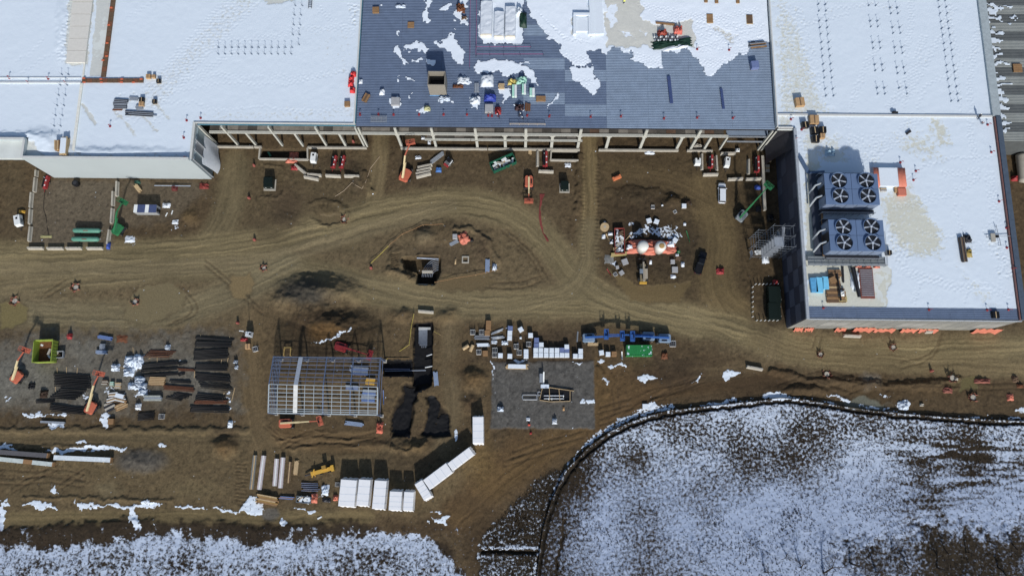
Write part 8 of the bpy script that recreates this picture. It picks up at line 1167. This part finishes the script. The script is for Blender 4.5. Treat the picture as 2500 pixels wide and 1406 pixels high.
for k, (cor, fans, lab, ph) in enumerate([([(745, 325), (1252, 330), (1292, 630), (770, 620)], [(885, 398), (1145, 398), (900, 545), (1163, 545)], 'northern blue cooling unit with four big fans on the eastern roof', .3), ([(788, 765), (1310, 770), (1340, 1068), (810, 1068)], [(930, 840), (1195, 835), (940, 988), (1210, 990)], 'southern blue cooling unit with four big fans on the eastern roof', .0)]):
    P_ = [W(*ZE(*q), ZF_) for q in cor]; x0 = (P_[0].x + P_[3].x) / 2; x1 = (P_[1].x + P_[2].x) / 2; y1 = (P_[0].y + P_[1].y) / 2; y0 = (P_[2].y + P_[3].y) / 2; cx0, cy0 = (x0 + x1) / 2, (y0 + y1) / 2; t = thing('cooling_unit', lab, 'cooling unit', (cx0, cy0, ZQ), 0, 'cooling units'); hx, hy = (x1 - x0) / 2, (y1 - y0) / 2; H_ = ZF_ - ZQ
    B().box(-hx + .1, -hy + .1, 1.2, hx - .1, hy - .1, H_ - .25).obj('casing', M('unit_dark', (80, 90, 104), .5), t)
    for sx in (0, 1):
        for sy in (0, 1): B().box(-hx + sx * hx + .04, -hy + sy * hy + .04, H_ - .25, sx * hx - .04, sy * hy - .04, H_).obj('top_panel', fb_, t)
    for s in (-1, 1):
        for kk in range(5): B().box(-hx + .05 + kk * hx * .4, s * (hy - .1) - .05, 1.3, -hx + (kk + .93) * hx * .4, s * (hy - .1) + .05, H_ - .3).obj('side_louvre', M('louvre_slate', (104, 118, 140), .5), t)
    for kk in range(3): B().box(-hx - .03, -hy + .15 + kk * hy * .65, 1.3, -hx + .08, -hy + (kk * .65 + .6) * hy, H_ - .35).obj('end_louvre', MATS['louvre_slate'] if kk != 1 else black, t)
    for x in (-hx + .3, 0, hx - .3):
        for y in (-hy + .3, hy - .3): B().box(x - .15, y - .15, 0, x + .15, y + .15, 1.2).obj('leg', galv, t)
    for f in fans:
        q = W(*ZE(*f), ZF_); lx, ly = q.x - cx0, q.y - cy0; fo_ = mk('fan_shroud', shroud, t, (lx, ly, H_ + .005)); mk('fan_well', wellm, fo_); mk('fan_hub', hubm, fo_); mk('guard_grille', grille, fo_)
        for b_ in range(5): mk('fan_blade', bl_, fo_, rz=ph + b_ * 2 * PI / 5 + lx)
    for y in (hy * .5, -hy * .3): B().tube([(-hx - .1, y, H_ * .75), (-hx - 1.3, y - .3, H_ * .6), (-hx - 2.0, y - 1.6, .6)], .22, 8).obj('inlet_pipe', M('pipe_pale', (160, 166, 170), .4, .2), t)
    for s in (-1, 1):
        cw = B().box(-hx, s * (hy + .6) - .5, 1.9, hx, s * (hy + .6) + .5, 1.98).obj('catwalk', dark_steel, t)
        for z in (2.5, 3.0): B().bar((-hx, s * (hy + 1.05), z), (hx, s * (hy + 1.05), z), .07).obj('handrail', galv, cw)
        for kk in range(9): x = -hx + kk * hx / 4; B().bar((x, s * (hy + 1.05), .0), (x, s * (hy + 1.05), 3.0), .07).obj('rail_post', galv, cw)
t = thing('service_platform', 'dark steel service platform round the cooling units with railings', 'platform', W(2060, 640, ZQ)); o_ = t.location
def sp(px, z=0): return W(*px, ZQ) - o_ + Vector((0, 0, z))
a, b = sp((1972, 420)), sp((2000, 640)); B().box(a.x, b.y, .5, b.x + 1, a.y, .6).obj('grating', M('grating_dark', (52, 58, 70), .6), t); a, b = sp((1968, 628)), sp((2158, 652)); B().box(a.x, b.y, .9, b.x, a.y, 1.0).obj('grating', M('grating_pale', (112, 118, 120), .6), t)
for z in (1.5, 2.0): B().bar((a.x, b.y, z), (b.x, b.y, z), .08).bar((b.x, b.y, z), (b.x, a.y + 6, z), .08).obj('handrail', galv, t)
for kk in range(12): x = lerp(a.x, b.x, kk / 11); B().bar((x, b.y, 0), (x, b.y, 2.0), .08).obj('rail_post', galv, t)
c, d = sp((2000, 445)), sp((2008, 640)); B().bar((c.x, c.y, .9), (d.x, d.y, .9), .5, .12).obj('wood_walkway', wood, t); c, d = sp((1950, 385)), sp((1972, 425)); B().bar((c.x, c.y, .6), (d.x, d.y, .6), .9, .3).obj('ramp', M('ramp_blue', (70, 90, 116), .5), t); c, d = sp((1972, 425)), sp((2010, 422)); B().bar((c.x, c.y, .6), (d.x, d.y, .6), .5, .5).obj('ramp', MATS['ramp_blue'], t)
# stock pile on the south west corner
for px, sx, sy, hd, lab in [((1985, 697), 1.5, 3.4, .05, 'blue foam board stack, westernmost and darkest'), ((1999, 697), 1.6, 3.6, -.06, 'bright blue foam board stack in the middle'), ((2013, 692), 1.4, 3.0, 0, 'bright blue foam board stack, easternmost')]:
    p = W(*px, ZK_); t = thing('foam_stack', lab, 'foam boards', (p.x, p.y, ZK_), hd, 'blue foam stacks'); [B().box(-sx / 2, -sy / 2, .12 * k, sx / 2, sy / 2, .12 * k + .115).obj('foam_board', foam_b if 'bright' in lab else M('foam_deep', (66, 146, 190), .7), t) for k in range(6)]
for a, b, wd, m, lab in [((2022, 668), (2052, 668), 1.6, [wood_d, wood], 'brown pallet row at the top of the timber stock'), ((2017, 690), (2050, 690), 3.2, [wood, wood_l, wood_d], 'broad plywood pallet field in the timber stock'), ((2017, 722), (2062, 722), 3.4, [wood, wood_d], 'lower plywood pallet field in the timber stock'), ((2046, 730), (2066, 730), 1.4, [M('straw_board', (170, 152, 96), .8)], 'straw coloured board at the bottom of the stock'), ((2056, 652), (2058, 690), .35, [dark_steel], 'upright dark beam left of the crossed beams')]: boards(lab, a, b, wd, .35, m, 5, 2, z=ZK_, name='pallet_stack', cat='pallets', ragged=.04, group='timber stock')
for a, b, wd, lab in [((2078, 652), (2096, 725), .6, 'long dark steel beam lying through the stock, western'), ((2084, 652), (2098, 725), .4, 'long dark steel beam lying through the stock, eastern'), ((2042, 668), (2052, 735), .3, 'thin dark steel beam left of the crossed pair')]: boards(lab, a, b, wd, .4, [black, dark_steel], 2, 1, z=ZK_ + .8, name='steel_girder', cat='girder', ragged=.01)
t = thing('grille_stack', 'stack of silver grilles with red brown base in the roof stock', 'grilles', W(2115, 690, ZK_)); [B().box(-1.4, -3.2 + k * .5, .3, 1.4, -3.0 + k * .5, .42).obj('grille_bar', galv, t) for k in range(13)]; B().box(-1.6, -3.8, 0, 1.6, 3.6, .28).obj('base_board', M('red_brown_board', (116, 66, 56), .8), t); pile('snow heap among the roof stock', (2088, 685), 2.2, 4.0, .5, snowm, name='snow_heap', cat='snow', z=ZK_, lump=1); crate('pale frame box in the timber stock', (2034, 683), 'wood', .4, 1.4, .7, ZK_ + .5, group=None); pile('white chair like frame in the timber stock', (2054, 716), 1.2, 1.4, .9, whitep, name='broken_chair', cat='chair', z=ZK_ + .5, lump=1); crate('dark box at the east end of the blue strip', (2432, 768), 'blk', 0, 1.6, .7, ZQ, group=None)
for px in ((2096, 651), (2118, 652), (2140, 652)): pile('small orange tarp under the pale platform', px, 1.6, .6, .4, tarp_o, name='orange_scrap', cat='tarp', z=ZK_, lump=.8, group='orange scraps under the platform')
crate('brown roof hatch on the corrugated shed', (2485, 166), 'wood', 0, 2.2, .4, 9.1, group=None)
# ---- scaffold stair tower against the dark facade
t = thing('scaffold_tower', 'scaffold stair tower with loose sheeting against the dark facade', 'scaffold', (61.5, 51.5, 0)); sg = M('scaffold_grey', (104, 110, 118), .5, .2)
for x in (-3.6, -1.2, 1.2, 3.6):
    for y in (-2.6, 0, 2.6): B().cyl((x, y, 0), (x, y, 9 if x < -2 else 13.5), .06, n=6).obj('standard', sg, t)
for z in (2, 4, 6, 8, 10, 12):
    for y in (-2.6, 0, 2.6): B().cyl((-3.6 if z < 9 else -1.2, y, z), (4.2, y, z), .05, n=5).obj('ledger', sg, t)
    for x in (-3.6, -1.2, 1.2, 3.6):
        if z < 9 or x > -2: B().cyl((x, -2.6, z + .06), (x, 2.6, z + .06), .05, n=5).obj('transom', sg, t)
    B().box(-1.1, -2.5, z - .02, 1.1, -.2, z + .03).obj('deck_board', galv, t)
for k in range(6): s = 1 if k % 2 else -1; B().bar((1.3, -2.3 * s, k * 2 + .1), (1.3, 2.3 * s, k * 2 + 2), .7, .1).obj('stair_flight', sg, t)
B().sheet([[(-3.7 + .2 * math.sin(i), -2.4 + i * .5, z * .6 + .3 * math.sin(i * 2)) for i in range(4)] for z in (5, 3, 1.2)]).obj('sheeting', tarp_w, t, smooth=True); pile('white sheet bundle at the foot of the scaffold', (1868, 628), 1.8, 3.4, 1.0, tarp_w, name='tarp_bundle', lump=.8); boards('white frame panel left of the scaffold', (1848, 612), (1852, 622), 1.6, .3, [whitep], 3)
# ---- right edge yard
t = thing('round_vent', 'round metal vent at the right edge below the shed', 'vent', W(2492, 345, 0)); B().lathe([(1.0, 0), (1.0, .8), (.7, .9), (.6, 1.2), (.1, 1.25)], 16).obj('shell', galv, t); B().box(-2.4, -1.8, -.1, 1.6, 1.8, .1).obj('base_slab', conc_d, t)
t = thing('tank_cylinder', 'pale grey cylinder lying at the right edge beside the hall', 'tank', W(2488, 415, 0)); B().lathe([(.2, -4), (1.2, -3.6), (1.3, -3), (1.3, 3), (1.2, 3.6), (.2, 4)], 18, (0, 0, 1.4), 'y').obj('shell', conc, t, smooth=True); [B().box(-1, y - .2, 0, 1, y + .2, .6).obj('saddle', conc_d, t) for y in (-2, 2)]; pile('red machine at the right edge below the cylinder', (2478, 437), 2.2, 1.4, 1.2, redp, name='red_machine', cat='machine', lump=.6)
# ================================================================== PEOPLE
person('person in yellow vest standing at the top of the snowy membrane', (1523, 9), ZR + .15, (206, 214, 90)); person('person in dark jacket with yellow helmet beside the parapet seam', (2387, 290), ZK_, (60, 60, 50), pose=1); person('person in red jacket crouching beside the other on the eastern roof', (2396, 303), ZK_, (130, 50, 40), pose=1.2, hd=2); person('person in dark red jacket bending at the deck front', (1219, 289), ZD_, (110, 34, 44), pose=1.1, hd=1); person('person in black working at the deck front near the pallet', (1267, 286), ZD_, (30, 30, 36), pose=.8, hd=-1); person('person in black at the deck front right of the other', (1277, 292), ZD_, (40, 42, 56), pose=.4, hd=2)
